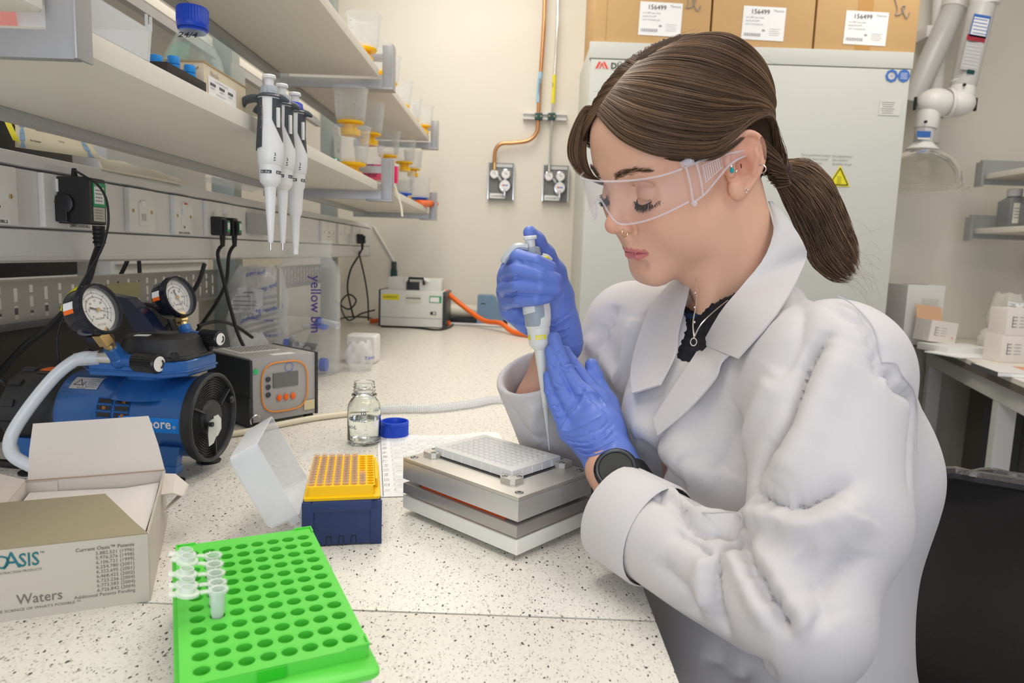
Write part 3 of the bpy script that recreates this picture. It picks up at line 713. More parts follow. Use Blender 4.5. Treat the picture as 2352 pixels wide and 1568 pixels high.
# neck rising to the head
b.rot([(.044, .040), (.036, .052), (.033, .060), (.034, .068), (.048, .074)], (-.075, 0, zc), (0, 0, 1), M_pb, 40)
b.rot([(.060, .030), (.045, .045), (.034, .055)], (-.075, 0, zc), (0, 0, 1), M_pb, 40)
b.build('motor_body', t)
def octo(hx, hy, c): return [(hx-c, hy), (-hx+c, hy), (-hx, hy-c), (-hx, -hy+c), (-hx+c, -hy), (hx-c, -hy), (hx, -hy+c), (hx, hy-c)]
def slab(b, cx, cy, hx, hy, c, z0, z1, m, e=.0015):
    L = []
    for (k, z) in ((e, z0), (0, z0+e), (0, z1-e), (e, z1)): L.append([(cx+x*(1-k/hx), cy+y*(1-k/hy), z) for x, y in octo(hx, hy, c)])
    loops(b, L, m, True, True)
b = MB(QM); slab(b, -.078, 0, .072, .058, .022, .142, .163, M_pb); slab(b, -.078, 0, .074, .060, .022, .148, .1505, M_pb, .0008); b.build('head_flange', t)
b = MB(QM); slab(b, -.078, 0, .070, .056, .022, .163, .168, M_pk, .001)
b.rot([(.056, .168), (.052, .176), (.049, .184), (.047, .189), (.043, .1915), (0, .192)], (-.064, 0.004, 0), (0, 0, 1), M_pk, 48)
b.box((-.078, -.02, .1925), (.018, .014, .0006), M_paper, rz=.3)
b.build('head_cover', t)
for (x, y) in ((-.018, .04), (-.018, -.045), (-.138, .045), (-.138, -.045)):
    b = MB(QM); b.cyl((x, y, .168), (x, y, .1735), .006, m=M_pk, seg=6); b.cyl((x, y, .168), (x, y, .175), .0035, m=M_black, seg=12); b.build('bolt', t)
# rear black housing
b = MB(QM); b.rot([(.02, -.27), (.045, -.268), (.055, -.262), (.0565, -.25), (.0565, -.186), (.0553, -.184)], (0, 0, zc), X, M_pk, 56)
for a in range(12, 360, 30):
    c, s_ = math.cos(math.radians(a)), math.sin(math.radians(a)); b.box((-.250, c*.0555, zc+s_*.0555), (.020, .008, .010), M_pk, bev=.002, R=Matrix.Rotation(math.radians(a), 3, 'X'))
b.build('rear_housing', t)
b = MB(QM)
for a0 in (97,):
    vs = []; n = 10
    for k in range(n+1):
        for x in (-.235, -.190):
            a = math.radians(68+k*3.6); vs.append((x, -.0572*math.cos(a), zc+.0572*math.sin(a)))
    b.add(vs, [(2*k, 2*k+1, 2*k+3, 2*k+2) for k in range(n)], M_black)
    for (x0, x1, k0, k1, m) in ((-.234, -.217, 2, 9, M_orange), (-.213, -.195, 1, 9, M_orange)):
        vs = []
        for k in range(k0, k1+1):
            for x in (x0, x1):
                a = math.radians(68+k*3.6); vs.append((x, -.0576*math.cos(a), zc+.0576*math.sin(a)))
        b.add(vs, [(2*k, 2*k+1, 2*k+3, 2*k+2) for k in range(k1-k0)], m)
b.build('warning_sticker', t)
# rating label on the blue body
def cyl_patch(b, x0, x1, a0, a1, R, m, n=8):
    vs = []
    for k in range(n+1):
        a = math.radians(a0+(a1-a0)*k/n)
        for x in (x0, x1): vs.append((x, -R*math.cos(a), zc+R*math.sin(a)))
    b.add(vs, [(2*k, 2*k+1, 2*k+3, 2*k+2) for k in range(n)], m)
def cyl_txt(b, s, x, a, R, size, m, bold=0, w=None):
    vs, fs = text_polys(s, size, bold); k = (w/max(v.x for v in vs)) if w else 1
    b.add([(x+v.x*k, -R*math.cos(math.radians(a)+v.y/R), zc+R*math.sin(math.radians(a)+v.y/R)) for v in vs], fs, m)
b = MB(QM); Rl = Rb+.0005
cyl_patch(b, -.172, -.132, 44, 66, Rl, mat('silver_label', (.6, .6, .6), .35, metal=.3))
cyl_txt(b, '\u26a0', -.162, 47, Rl+.0003, .012, M_ink)
for k in range(3): b.add([(-.162+.008*math.cos(math.radians(90+120*k+d))*(1 if e == 0 else .78), -(Rl+.0004)*math.cos(math.radians(54)+(.0075*(1 if e == 0 else .78))*math.sin(math.radians(90+120*k+d))/Rl), zc+(Rl+.0004)*math.sin(math.radians(54)+(.0075*(1 if e == 0 else .78))*math.sin(math.radians(90+120*k+d))/Rl)) for d in (0, 120) for e in (0, 1)], [(0, 2, 3, 1)], M_ink)
for k in range(5): cyl_patch(b, -.149, -.149+.012+.003*(k % 2), 61-k*3.4, 61.8-k*3.4, Rl+.0003, M_greyink, 1)
b.build('rating_label', t)
b = MB(QM); cyl_patch(b, -.092, -.0085, -11, 9.5, Rl, mat('bright_blue_label', (0.0, 0.24, 0.85), .35), 6)
cyl_txt(b, 'Millipore', -.0810, -4.5, Rl+.0004, .0180, M_paper, .02, w=.062); cyl_txt(b, '\u00ae', -.017, -4.5, Rl+.0004, .006, M_paper)
b.build('brand_label', t)
# cooling vents
b = MB(QM)
for i in range(2):
    for j in range(3):
        cyl_patch(b, -.1225+i*.0245, -.1045+i*.0245, 25.5-j*9.5, 31.5-j*9.5, Rb+.0004, M_black, 4)
        cyl_patch(b, -.116+i*.0265, -.1115+i*.0265, 26.2-j*9.5, 30.5-j*9.5, Rb+.0007, mat('copper_winding', (.35, .12, .04), .4), 3) if (i+j) % 2 else None
        a = [(x, ang) for x, ang in ((-.1238+i*.0245, 24.3-j*9.5), (-.1032+i*.0245, 24.3-j*9.5), (-.1032+i*.0245, 32.7-j*9.5), (-.1238+i*.0245, 32.7-j*9.5))]
        b.tube([(x, -(Rb+.0002)*math.cos(math.radians(q)), zc+(Rb+.0002)*math.sin(math.radians(q))) for x, q in a], .0010, M_pb, 6, smooth=False, closed=True)
b.build('vent', t)
# fan ring
b = MB(QM)
b.rot([(.050, -.006), (.0595, -.005), (.0615, -.001), (.0615, .009), (.0595, .0112), (.0570, .0112), (.0555, .009), (.0550, .003), (.026, .003)], (0, 0, zc), X, M_pk, 72)
for k in range(9): r = .026+k*.0033; b.rot([(r, .0028), (r+.0006, .0052), (r+.0016, .0052), (r+.0022, .0028)], (0, 0, zc), X, M_pk, 64)
b.rot([(0, .010), (.021, .0095), (.024, .007), (.026, .003)], (0, 0, zc), X, M_pk, 48)
for a in (35, 155, 275):
    c, s_ = math.cos(math.radians(a)), math.sin(math.radians(a)); R3 = Matrix.Rotation(math.radians(a), 3, 'X')
    b.box((.006, c*.039, zc+s_*.039), (.008, .030, .003), M_pk, bev=.0008, R=R3)
b.build('fan_ring', t)
for a in (-5, 35):
    b = MB(QM); c, s_ = math.cos(math.radians(a)), math.sin(math.radians(a)); y, z = c*.049, zc+s_*.049+ (0.018 if a==35 else 0)
b = MB(QM); b.rot([(0, .013), (.004, .013), (.0055, .011), (.0055, .003)], (0, .047, zc+.015), X, M_black, 20); b.rot([(0, .0132), (.0022, .0132)], (0, .047, zc+.015), X, M_gk, 6); b.build('screw', t)
# bright metal tension plate
M_zn = mat('zinc_plate', (.72, .78, .76), .22, metal=.85)
b = MB(QM)
b.prism([(-.030, -.004), (-.026, .0125), (-.016, .014), (-.010, .010), (-.007, 0), (-.009, -.012), (-.016, -.020), (-.028, -.0215)][::-1], (.016, .0, zc-.012), (0, 1, 0), (0, 0, 1), .0012, M_zn)
b.prism([(-.008, .014), (.004, .014), (.012, .006), (.012, -.008), (.002, -.016), (-.006, -.016)][::-1], (.010, .004, zc-.012), (0, 1, 0), (0, 0, 1), .0012, M_zn)
b.cyl((.010, -.024, zc-.004), (.021, -.024, zc-.004), .0035, m=M_black, seg=12)
b.build('tension_plate', t)
# feet
for (x, y) in ((-.026, -.047), (-.026, .047), (-.225, -.047), (-.225, .047)):
    b = MB(QM); b.prism([(-.011, .030), (-.008, .012), (.010, .012), (.012, .032), (.016, .050), (-.016, .050)], (x, y+.006, 0), (1, 0, 0), (0, 0, 1), .012, M_pb)
    b.box((x, y, .0185), (.024, .018, .011), M_pb, bev=.003)
    ft = b.build('foot_bracket', t)
    b = MB(QM); b.rot([(.0165, 0), (.017, .0025), (.013, .004), (.0085, .005), (.007, .008), (.007, .0135), (0, .0135)], (x, y, 0), (0, 0, 1), M_rubber, 32); b.build('suction_foot', ft)
# carrying handle on top
b = MB(QM); M_hd = mat('dark_blue_handle', (.008, .012, .04), .2)
b.patch([[(-.100, -.006, .195), (-.066, -.006, .195)], [(-.112, -.006, .218), (-.083, -.006, .218)], [(-.122, -.006, .236), (-.108, -.006, .240)], [(-.150, -.006, .240), (-.150, -.006, .246)]], M_hd, thick=.022)
b.patch([[(-.150, -.006, .240), (-.150, -.006, .246)], [(-.178, -.006, .225), (-.170, -.006, .232)], [(-.150, -.006, .180), (-.128, -.006, .180)]], M_hd, thick=.022)
b.build('handle', t)
def gauge(C, N, up, R, sc, sticker):
    """gauge with face normal N, centre of face C, stem direction -up"""
    N = V(N).normalized(); up = V(up); up = (up-N*up.dot(N)).normalized(); xr = up.cross(N)
    g = MB(QM); d = .030*sc
    g.rot([(0, -d), (R*.90, -d), (R*.94, -d+.002), (R*.94, -.010*sc), (R*1.0, -.0095*sc)], C, N, M_gk, 56)
    g.rot([(R*1.0, -.0095*sc), (R*1.0, -.001)], C, N, M_gk, 160, ribs=1, ribd=.0006)
    g.rot([(R*1.0, -.001), (R*.985, .0008), (R*.90, .0008), (R*.885, -.001), (R*.865, -.006), (R*.86, -.0075)], C, N, M_gk, 56)
    go = g.build('gauge', t)
    g = MB(QM); g.rot([(0, -.0078), (R*.87, -.0078)], C, N, M_dial, 48)
    for ring in (0.64, 0.48):
        for k in range(0, 55):
            a = math.radians(225-k*5); c, s_ = math.cos(a), math.sin(a); l = (.10 if k % 9 == 0 else .06)*R
            p0 = V(C)-N*.0074+(xr*c+up*s_)*(ring*R); p1 = p0+(xr*c+up*s_)*l; q = (xr*-s_+up*c)*(.00022 if k % 9 else .0004)
            g.add([p0-q, p1-q, p1+q, p0+q], [(0, 1, 2, 3)], M_ink)
    for k, s_ in enumerate(['0', '5', '10', '15', '20', '25', '30']):
        a = math.radians(225-k*45); g.txt(s_, V(C)-N*.0074+(xr*math.cos(a)+up*math.sin(a))*(R*.36)-xr*.0015-up*.0012, xr, up, .0042, M_ink, lift=0)
    g.txt('VACUUM', V(C)-N*.0074-up*R*.38, xr, up, .0035, M_ink, align='c', lift=0)
    for k in (-1, 0, 1): g.rot([(.0010, 0), (.0015, 0)], V(C)-N*.0073-up*R*.58+xr*(.0045*k), N, M_brass, 12)
    g.build('dial', go)
    g = MB(QM); a = math.radians(-18 if sc >= 1 else -75); dd = xr*math.cos(a)+up*math.sin(a); q = xr*-math.sin(a)+up*math.cos(a)
    p = V(C)-N*.0060
    g.add([p-dd*R*.38-q*.0011, p-dd*R*.38+q*.0011, p+dd*R*.02+q*.0006, p+dd*R*.80, p+dd*R*.02-q*.0006], [(0, 4, 3, 2, 1)], M_ink); g.rot([(0, .0016), (.0024, .0016), (.0026, 0)], p, N, M_brass, 16)
    g.build('needle', go)
    g = MB(QM); g.rot([(0, -.0022), (R*.88, -.0022)], C, N, glassy('gauge_glass', (1, 1, 1), .03, .02, .25), 40); g.build('gauge_glass', go)
    if sticker:
        g = MB(QM)
        for (a0, a1, m) in ((150, 168, M_paper), (168, 178, M_orange)):
            vs = []
            for k in range(5):
                a = math.radians(a0+(a1-a0)*k/4)
                for h in (-d*.9, -d*.42): vs.append(V(C)+N*h+(xr*math.cos(a)+up*math.sin(a))*(R*.945))
            g.add(vs, [(2*k, 2*k+2, 2*k+3, 2*k+1) for k in range(4)], m)
        g.build('sticker', go)
    return xr
def hexnut(b, a, c, r, m): b.cyl(a, c, r, m=m, seg=6)
# front gauge group (local coordinates)
def valve(Bp, G, N, up, R, sc, knobdir, kl, sticker):
    Bp, G, N, up = V(Bp), V(G), V(N).normalized(), V(up).normalized()
    gauge(G, N, up, R, sc, sticker)
    st = G-N*(.016*sc)-up*(R*.92)          # stem exit under the gauge
    d = (Bp-st).normalized(); L = (Bp-st).length
    b = MB(QM); hexnut(b, st-d*.004, st+d*L*.30, .0105*sc, M_brass); b.cyl(st+d*L*.30, st+d*L*.36, .0085*sc, .0070*sc, M_brass, 20); b.cyl(st+d*L*.36, st+d*L*.56, .0070*sc, m=M_brass, seg=20); b.build('brass_fitting', t)
    b = MB(QM); b.cyl(st+d*L*.50, Bp+d*.004, .0098*sc, .0105*sc, M_pb, 24); kd = V(knobdir).normalized()
    b.ell(Bp, .0125*sc, M_pb); b.cyl(Bp, Bp+kd*kl*.48, .0092*sc, .0088*sc, M_pb, 24)
    b.cyl(Bp, V((Bp.x, Bp.y, .166)), .012*sc, m=M_pb, seg=24)
    b.build('valve_body', t)
    b = MB(QM); k0 = Bp+kd*kl*.45; b.rot([(.009*sc, 0), (.0122*sc, .0015), (.0122*sc, .0015)], k0, kd, M_black, 48)
    b.rot([(.0122*sc, .0015), (.0125*sc, .034*sc)], k0, kd, M_black, 48, ribs=1, ribd=.0014); b.rot([(.0125*sc, .034*sc), (.0112*sc, .0365*sc), (0, .0365*sc)], k0, kd, M_black, 48)
    kn = b.build('knob', t)
    b = MB(QM); b.rot([(0, .0369*sc), (.0100*sc, .0369*sc)], k0, kd, M_dial, 32); F = frame(kd)
    pts = [k0+kd*(.0374*sc)+F @ V((.0056*sc*math.cos(a), .006*sc*math.sin(a), 0)) for a in [math.radians(q) for q in range(200, 330, 13)]]
    b.tube(pts, .0012*sc, M_ink, 6, smooth=False); b.build('knob_cap', kn)
I3 = QM.inverted()
def L3(px, py, dy): return I3 @ at(px, py, Y=PC.y+dy)
valve(L3(277, 826, -.045), L3(234, 708, -.075), (.95, -.10, .30), (-.42, 0.0, 1), .0325, 1.0, (1, -.16, -.02), .052, True)
valve(L3(432, 770, .050), L3(415, 680, .055), (.93, -.16, .30), (-.40, 0, 1), .0300, .88, (1, -.2, -.03), .052, True)
# translucent hose
b = MB(QM); pts = [L3(222, 821, -.045), L3(195, 820, -.05), L3(165, 832, -.055), L3(120, 870, -.065), L3(60, 945, -.08), L3(25, 1005, -.09), L3(30, 1045, -.10), L3(75, 1072, -.10)]
b.tube(pts, .0078, mat('translucent_hose', (.72, .76, .80), .3, sss=.5, spec=.7), 20, n=10); b.build('hose', t)
b = MB(QM); b.cyl(L3(262, 822, -.045), L3(226, 821, -.045), .0088, .0085, M_chrome, 24); b.cyl(L3(228, 821, -.045), L3(172, 826, -.053), .0092, .0086, glassy('hose_end', (.95, .95, .97), .35, .15, .8), 24); b.build('hose_barb', t)
# ================================================================== things further along the bench
# ---- grey control box with orange outline panel
PG = at(575, 985, Z=BZ)
cbx = V((-0.452, 1.170, BZ)); rz = math.radians(50)
t = thing('control_unit', 'grey electronic control unit with orange outlined keypad panel', 'control unit', cbx, rz)
CM = LM(cbx, rz)   # local x: along front face to the right, y: backwards
M_cg = mat('light_grey_casing', (.42, .41, .40), .4); M_cd = mat('charcoal_casing', (.035, .04, .045), .35)
cw, cd_, ch = .132, .150, .115
b = MB(CM); b.box((cw/2, cd_/2, ch/2+.008), (cw, cd_-.004, ch), M_cg, bev=.003); b.build('casing', t)
b = MB(CM); b.box((-.001, cd_/2-.002, ch/2+.004), (.006, cd_+.004, ch+.004), M_cd, bev=.003); b.box((cw, cd_/2, ch/2+.008), (.005, cd_+.003, ch+.003), M_cd, bev=.002)
b.box((-.003, cd_/2-.002, .030), (.008, cd_+.008, .05), M_cd, bev=.003); b.build('side_trim', t)
b = MB(CM); b.box((cw/2-.01, cd_/2+.03, ch+.0085), (cw-.05, .075, .001), M_white)
for i in range(9):
    for j in range(6): b.box((cw/2-.04+i*.0085, cd_/2+.004+j*.0105, ch+.0092), (.0055, .0035, .0006), M_black)
b.build('top_grille', t)
b = MB(CM); xc, zc2 = cw/2, ch/2+.010; P = []
for k in range(48):
    a = 2*math.pi*k/48; c, s_ = math.cos(a), math.sin(a); P.append((xc+.046*math.copysign(abs(c)**.55, c), -.0006, zc2+.045*math.copysign(abs(s_)**.62, s_)))
b.tube(P, .0013, mat('orange_line', (.95, .32, .03), .4), 6, smooth=False, closed=True)
b.box((xc+.002, .0008, zc2+.012), (.050, .002, .026), mat('lcd_grey', (.16, .165, .15), .2))
b.rot([(.0075, 0), (.0085, 0)], (xc+.008, -.0005, zc2+.034), (0, -1, 0), M_blueink, 24)
for k in range(3): b.rot([(0, .001), (.004, .0008), (.005, 0)], (xc-.033, 0, zc2+.016-k*.014), (0, -1, 0), M_dark, 16)
b.rot([(0, .0008), (.005, 0)], (xc-.056, 0, zc2+.032), (0, -1, 0), mat('green_dot', (.05, .55, .2), .5), 20)
b.build('keypad_panel', t)
for k in range(3):
    b = MB(CM); b.ell((xc-.012+k*.014, -.0006, zc2-.020), (.0048, .0022, .0062), M_orange); b.build('button', t)
b = MB(CM); b.box((cw-.016, -.0004, .026), (.022, .0006, .018), mat('tan_sticker', (.72, .62, .38), .5)); b.box((cw*.55, .02, ch+.0085), (.045, .018, .0006), M_paper); b.build('sticker', t)
for x in (.01, cw-.01):
    b = MB(CM); b.cyl((x, .012, 0), (x, .012, .008), .009, m=M_rubber, seg=16); b.cyl((x, cd_-.012, 0), (x, cd_-.012, .008), .009, m=M_rubber, seg=16); b.build('foot', t)
b = MB(CM); b.tube([(-.004, -.006, .010), (-.006, -.010, .020), (.004, -.012, .026), (.012, -.010, .018), (.012, -.008, .008)], .0013, M_chrome, 8); b.build('wire_stand', t)
# ---- cream rocker box with red switch
p = V((-0.478, 1.475, BZ)); rz = math.radians(-60); HM = LM(p, rz)
t = thing('foot_switch', 'rounded cream speed control with red switch and black knob', 'controller', p, rz)
M_cr = mat('cream_abs', (.80, .76, .60), .35)
b = MB(HM)
secs = []
for k, (x, r, h) in enumerate(((-.075, .018, .045), (-.07, .034, .055), (-.045, .046, .056), (0, .050, .046), (.045, .044, .034), (.070, .026, .024), (.076, .008, .018))):
    row = []
    for q in range(21):
        a = math.pi*q/20; row.append((x, -r*math.cos(a)*1.0, .012+(h-.012)*abs(math.sin(a))**.5))
    secs.append(row)
b.patch(secs, M_cr)
b.patch([[(x, s_*r*1.03, z) for z in (.0, .013)] for s_ in (1,) for (x, r) in ((-.076, .016), (-.07, .034), (-.045, .046), (0, .050), (.045, .044), (.070, .026), (.077, .006))], M_cr)
b.patch([[(x, -r*1.03, z) for z in (.013, .0)] for (x, r) in ((-.076, .016), (-.07, .034), (-.045, .046), (0, .050), (.045, .044), (.070, .026), (.077, .006))], M_cr)
b.build('casing', t, ang=60)
b = MB(HM); Rr = Matrix.Rotation(math.radians(14), 3, 'Y'); b.rot([(.0165, 0), (.017, .003), (.0150, .004)], (.002, -.012, .0455), (.2, 0, 1), M_black, 32); b.ell((.002, -.012, .0485), (.013, .0115, .006), M_red); b.build('rocker_switch', t)
b = MB(HM); b.cyl((-.025, .020, .050), (-.023, .020, .064), .0105, .0095, m=M_black, seg=24, bev=.002); b.build('knob', t)
b = MB(HM); b.box((-.045, -.02, .0575), (.016, .004, .0005), M_green, rz=.5); b.box((.045, .0, .0372), (.004, .02, .0006), M_blueink, R=Rr); b.build('sticker', t)
# ---- big clear jar with handwriting
p = V((-0.520, 1.735, BZ)); t = thing('plastic_jar', 'tall clear open jar with purple handwriting, holding tubes and caps', 'jar', p)
JM = Matrix.Translation(p); Rj = .0775; Hj = .345
b = MB(JM); b.rot([(0, .004), (Rj-.01, .001), (Rj, .008), (Rj, .25), (Rj-.003, .268), (Rj-.014, .284), (Rj-.022, .290), (Rj-.020, .296), (Rj-.023, .300), (Rj-.019, .303), (Rj-.023, .307), (Rj-.019, .310), (Rj-.021, .335), (Rj-.024, .335), (Rj-.026, .295), (Rj-.017, .282), (Rj-.003, .25), (Rj-.003, .010), (0, .006)], m=M_clear, seg=48)
b.build('jar_body', t)
b = MB()
def jar_txt(s, a, zc_, size, m):
    vs, fs = text_polys(s, size, .01); b.add([(p.x+(Rj+.0006)*math.cos(a+v.y/Rj), p.y+(Rj+.0006)*math.sin(a+v.y/Rj), p.z+zc_-v.x) for v in vs], fs, m)
jar_txt('yellow bin', math.radians(-70), .250, .034, mat('purple_marker', (.06, .03, .22), .5))
b.build('handwriting', t)
b = MB(); b.box((p.x-.060, p.y-.050, p.z+.215), (.016, .001, .10), mat('pale_tape', (.86, .86, .76), .6), rz=-.8); b.build('tape', t)
def blue_capped_tube(q, d, L, r, label, tilt_cap=True, nm='centrifuge_tube'):
    b = MB(); q = V(q); d = V(d).normalized()
    t2 = thing(nm, label, 'tube', q)
    b.rot([(0, 0), (r*.5, .002), (r, .008), (r, L), (r*.9, L), (r*.9, .01), (0, .004)], q, d, M_clear, 20); b.build('tube_body', t2)
    b = MB(); b.rot([(0, L+.010), (r*1.2, L+.009), (r*1.25, L-.006), (r*1.0, L-.006)], q, d, mat('blue_tube_cap', (.01, .10, .62), .4), 28, ribs=0); b.build('cap', t2)
blue_capped_tube(p+V((-.045, -.01, .022)), (1, -.05, .02), .085, .014, 'clear tube with blue cap lying at the bottom of the big jar')
blue_capped_tube(p+V((-.02, .03, .035)), (.55, -.25, 1), .105, .015, 'clear tube with blue cap leaning on the right inside the big jar')
blue_capped_tube(p+V((.03, .02, .06)), (-1, -.3, .15), .09, .010, 'clear tube with blue cap at the left inside the big jar')
for k in range(5):
    q = p+V((random.uniform(-.04, .04), random.uniform(-.03, .03), .05+k*.022)); b = MB()
    b.rot([(0, 0), (.006, .004), (.009, .05), (.008, .05), (.005, .006), (0, .002)], q, (random.uniform(-1, 1), random.uniform(-.5, .5), random.uniform(-.3, .6)), M_frost, 14)
    solo(b, 'plastic_vial', 'empty clear vial loose in the pile inside the big jar', 'vial', q, 'loose vials in the big jar')
# ---- crumpled printed plastic bags of tubes beside the jar
M_bag = glassy('bag_film', (.94, .94, .95), .36, .12, .7)
def bag(c, rx, ry, h, label, txts, seed, name='plastic_bag', m=None, grp=None):
    rnd = random.Random(seed); b = MB(); rows = []; nz, na = 14, 30
    ph = [rnd.uniform(0, 6.28) for _ in range(8)]
    def pt(u, a, off=0):
        prof = (math.sin(math.pi*min(1, max(0, .08+.86*u)))**.28)
        w = 1+.10*math.sin(3*a+ph[0]+4*u)+.07*math.sin(7*a+ph[1]-7*u)+.05*math.sin(13*a+ph[2]+9*u)+.03*math.sin(23*a+ph[3]-19*u)
        return V((c[0]+(rx*w*prof+off)*math.cos(a), c[1]+(ry*w*prof+off)*math.sin(a), c[2]+.001+h*u+.004*math.sin(5*a+ph[4])*u))
    for i in range(nz+1): rows.append([pt(i/nz, 2*math.pi*k/na) for k in range(na+1)])
    b.patch(rows, m or M_bag)
    root = thing(name, label, 'bag', c, group=grp); b.build('film', root, ang=80)
    b = MB(); got = False
    for (s, u, a, size, mm) in txts:
        vs, fs = text_polys(s, size, .004); got = True
        if s.startswith('#'):
            w_, h_ = size*3.0, size*2.2
            g = [[pt(u+(j/4-.5)*h_/h, a+(i/6-.5)*w_/rx, .0015) for i in range(7)] for j in range(5)]; b.patch(g, M_paper)
            for j in range(5): b.add([pt(u+((j/6-.35))*h_/h, a-.45*w_/rx, .0022), pt(u+((j/6-.35))*h_/h, a+(.1+.3*rnd.random())*w_/rx, .0022), pt(u+((j/6-.33))*h_/h, a+(.1+.3*rnd.random())*w_/rx, .0022), pt(u+((j/6-.33))*h_/h, a-.45*w_/rx, .0022)], [(0, 1, 2, 3)], M_greyink)
            continue
        tl = rnd.uniform(-.1, .35)
        b.add([pt(u+(v.y+v.x*tl)/h, a+v.x/rx, .002) for v in vs], fs, mm)
    if got: b.build('printing', root)
    return root
tx = [('eppendorf', u, a, .016, M_blueink) for u, a in ((.18, -2.0), (.30, -1.3), (.42, -2.1), (.55, -1.4), (.88, -1.9), (.78, -1.2), (.07, -1.5))]+[('#', .66, -1.75, .030, M_ink), ('Eppendorf Tubes', .48, -1.7, .009, M_blueink), ('Eppendorf Tubes', .12, -2.2, .009, M_blueink)]
bag((-.688, 1.85, BZ), .075, .065, .262, 'crumpled clear bag with blue print and white label, left of the big jar', tx, 3)
bag((-.662, 1.70, BZ), .045, .045, .10, 'low crumpled clear bag bulging in front of the taller printed bag', [('eppendorf', .5, -1.8, .014, M_blueink)], 5)
bag((-.405, 1.80, BZ), .035, .045, .075, 'small crumpled clear bag at the right foot of the big jar', [('Tubes', .4, -1.0, .012, M_blueink)], 8)
p = V((-.425, 1.93, BZ)); b = MB(Matrix.Translation(p)); b.box((0, 0, .040), (.085, .07, .080), mat('white_foam_tub', (.82, .8, .77), .5), bev=.012, seg=3); solo(b, 'plastic_tub', 'white rounded tub half hidden behind the big jar', 'tub', p)
# ---- white vacuum pump near the back wall
A = V((-.560, 2.86, BZ)); t = thing('white_pump', 'white boxy laboratory pump with black carrying handle and yellow sticker', 'pump', A+V((.14, .1, 0)), 0)
WM = LM(A, math.radians(-1)); Mw = mat('pump_white', (.74, .74, .70), .4)
wx, wz = .262, .150
b = MB(WM); b.box((wx/2, .09, wz/2+.003), (wx, .18, wz), Mw, bev=.006); b.box((wx/2, -.0004, .040), (wx-.006, .001, .0012), M_greyink); b.build('casing', t)
b = MB(WM); b.box((-.003, .09, wz/2+.002), (.008, .185, wz+.004), M_dark, bev=.003); b.box((wx+.006, .09, wz/2+.001), (.014, .185, wz+.002), M_dark, bev=.003)
for k in range(12): b.box((wx+.006, -.003, .02+k*.010), (.014, .002, .003), M_black)
b.build('end_plate', t)
b = MB(WM); b.box((.062, .08, wz+.028), (.075, .10, .056), Mw, bev=.008); b.box((wx-.058, .08, wz+.028), (.095, .10, .052), Mw, bev=.008); b.box((wx/2+.01, .10, wz+.018), (.09, .09, .035), M_dark, bev=.004); b.build('pump_head', t)
b = MB(WM); b.tube([(.095, .03, wz+.040), (.112, .028, wz+.050), (.145, .028, wz+.054), (.178, .028, wz+.050), (.196, .03, wz+.040)], .008, M_white, 12); b.tube([(.112, .024, wz+.028), (.116, .022, wz+.054), (.174, .022, wz+.054), (.178, .024, wz+.028)], .006, M_black, 8, smooth=False); b.build('handle', t)
b = MB(WM); b.box((.044, -.0005, wz-.026), (.070, .001, .024), M_yellow); b.txt('K000537', (.014, -.0012, wz-.030), (1, 0, 0), (0, 0, 1), .012, M_ink, w=.058); b.box((.138, -.0005, wz-.032), (.066, .001, .034), mat('cream_sticker', (.68, .66, .56), .5)); b.box((.138, -.0012, wz-.028), (.06, .0006, .006), M_greyink); b.box((.230, -.0005, wz-.030), (.050, .001, .028), M_green); b.box((.227, -.0012, wz-.031), (.038, .001, .020), M_paper); b.build('sticker', t)
b = MB(WM); b.box((.222, -.001, .062), (.024, .003, .012), M_black, bev=.001); b.box((.226, -.003, .062), (.010, .002, .007), M_white, bev=.0008); b.build('power_switch', t)
# ---- orange tube
pts = [at(1022, 668, Y=2.97), at(1060, 700, Y=2.96), at(1110, 735, Y=2.90), at(1150, 744, Y=2.80)+V((0,0,.003)), (.0, 2.70, BZ+.013), (.09, 2.60, BZ+.013)]
b = MB(); b.tube(pts, .0105, mat('orange_tube', (.93, .17, .02), .4), 14, n=10); solo(b, 'orange_hose', 'thick orange hose running down from the white pump along the bench', 'hose', pts[3])
p = at(1018, 743, Z=BZ+.01); b = MB(); b.cyl(p, p+V((.03, -.01, .004)), .010, m=M_orange, seg=14); solo(b, 'hose_coupling', 'short orange coupling at the right foot of the white pump', 'coupling', p)
p = at(850, 737, Z=BZ+.01); b = MB(); b.cyl(p, p+V((.04, -.0, .004)), .010, m=M_orange, seg=14); solo(b, 'hose_coupling', 'short orange coupling left of the white pump among black cables', 'coupling', p)
# ---- slate blue box, pale tubes and black strips at the back wall
p = V((-.118, 3.05, BZ)); b = MB(LM(p, 0)); b.prism([(-.045, 0), (.07, 0), (.07, .04), (.035, .125), (.02, .135), (-.045, .135)], (0, .05, 0), (1, 0, 0), (0, 0, 1), .11, mat('slate_blue_plastic', (.16, .27, .40), .45)); b.box((-.02, -.0605, .10), (.02, .001, .004), M_black)
solo(b, 'blue_box', 'slate blue angular plastic box against the back wall', 'box', p)
b = MB(); b.cyl((-.34, 3.13, BZ+.055), (-.10, 3.13, BZ+.05), .030, m=mat('cream_pipe', (.76, .73, .62), .5), seg=20); solo(b, 'pipe_offcut', 'thick cream pipe lying behind the white pump at the wall', 'pipe', (-.3, 3.13, BZ+.05))
b = MB()
b.box((-.20, 3.10, BZ+.012), (.34, .04, .024), M_black, bev=.002); solo(b, 'black_strip', 'low black ribbed strip lying along the foot of the back wall', 'strip', (-.2, 3.10, BZ))
# white pipe
b = MB(); b.cyl(V((-.30, 3.0, BZ+.007)), V((-.02, 2.98, BZ+.007)), .006, m=M_white, seg=10); solo(b, 'white_rod', 'thin white rod lying from the orange coupling to the blue box', 'rod', (-.3, 3.0, BZ))
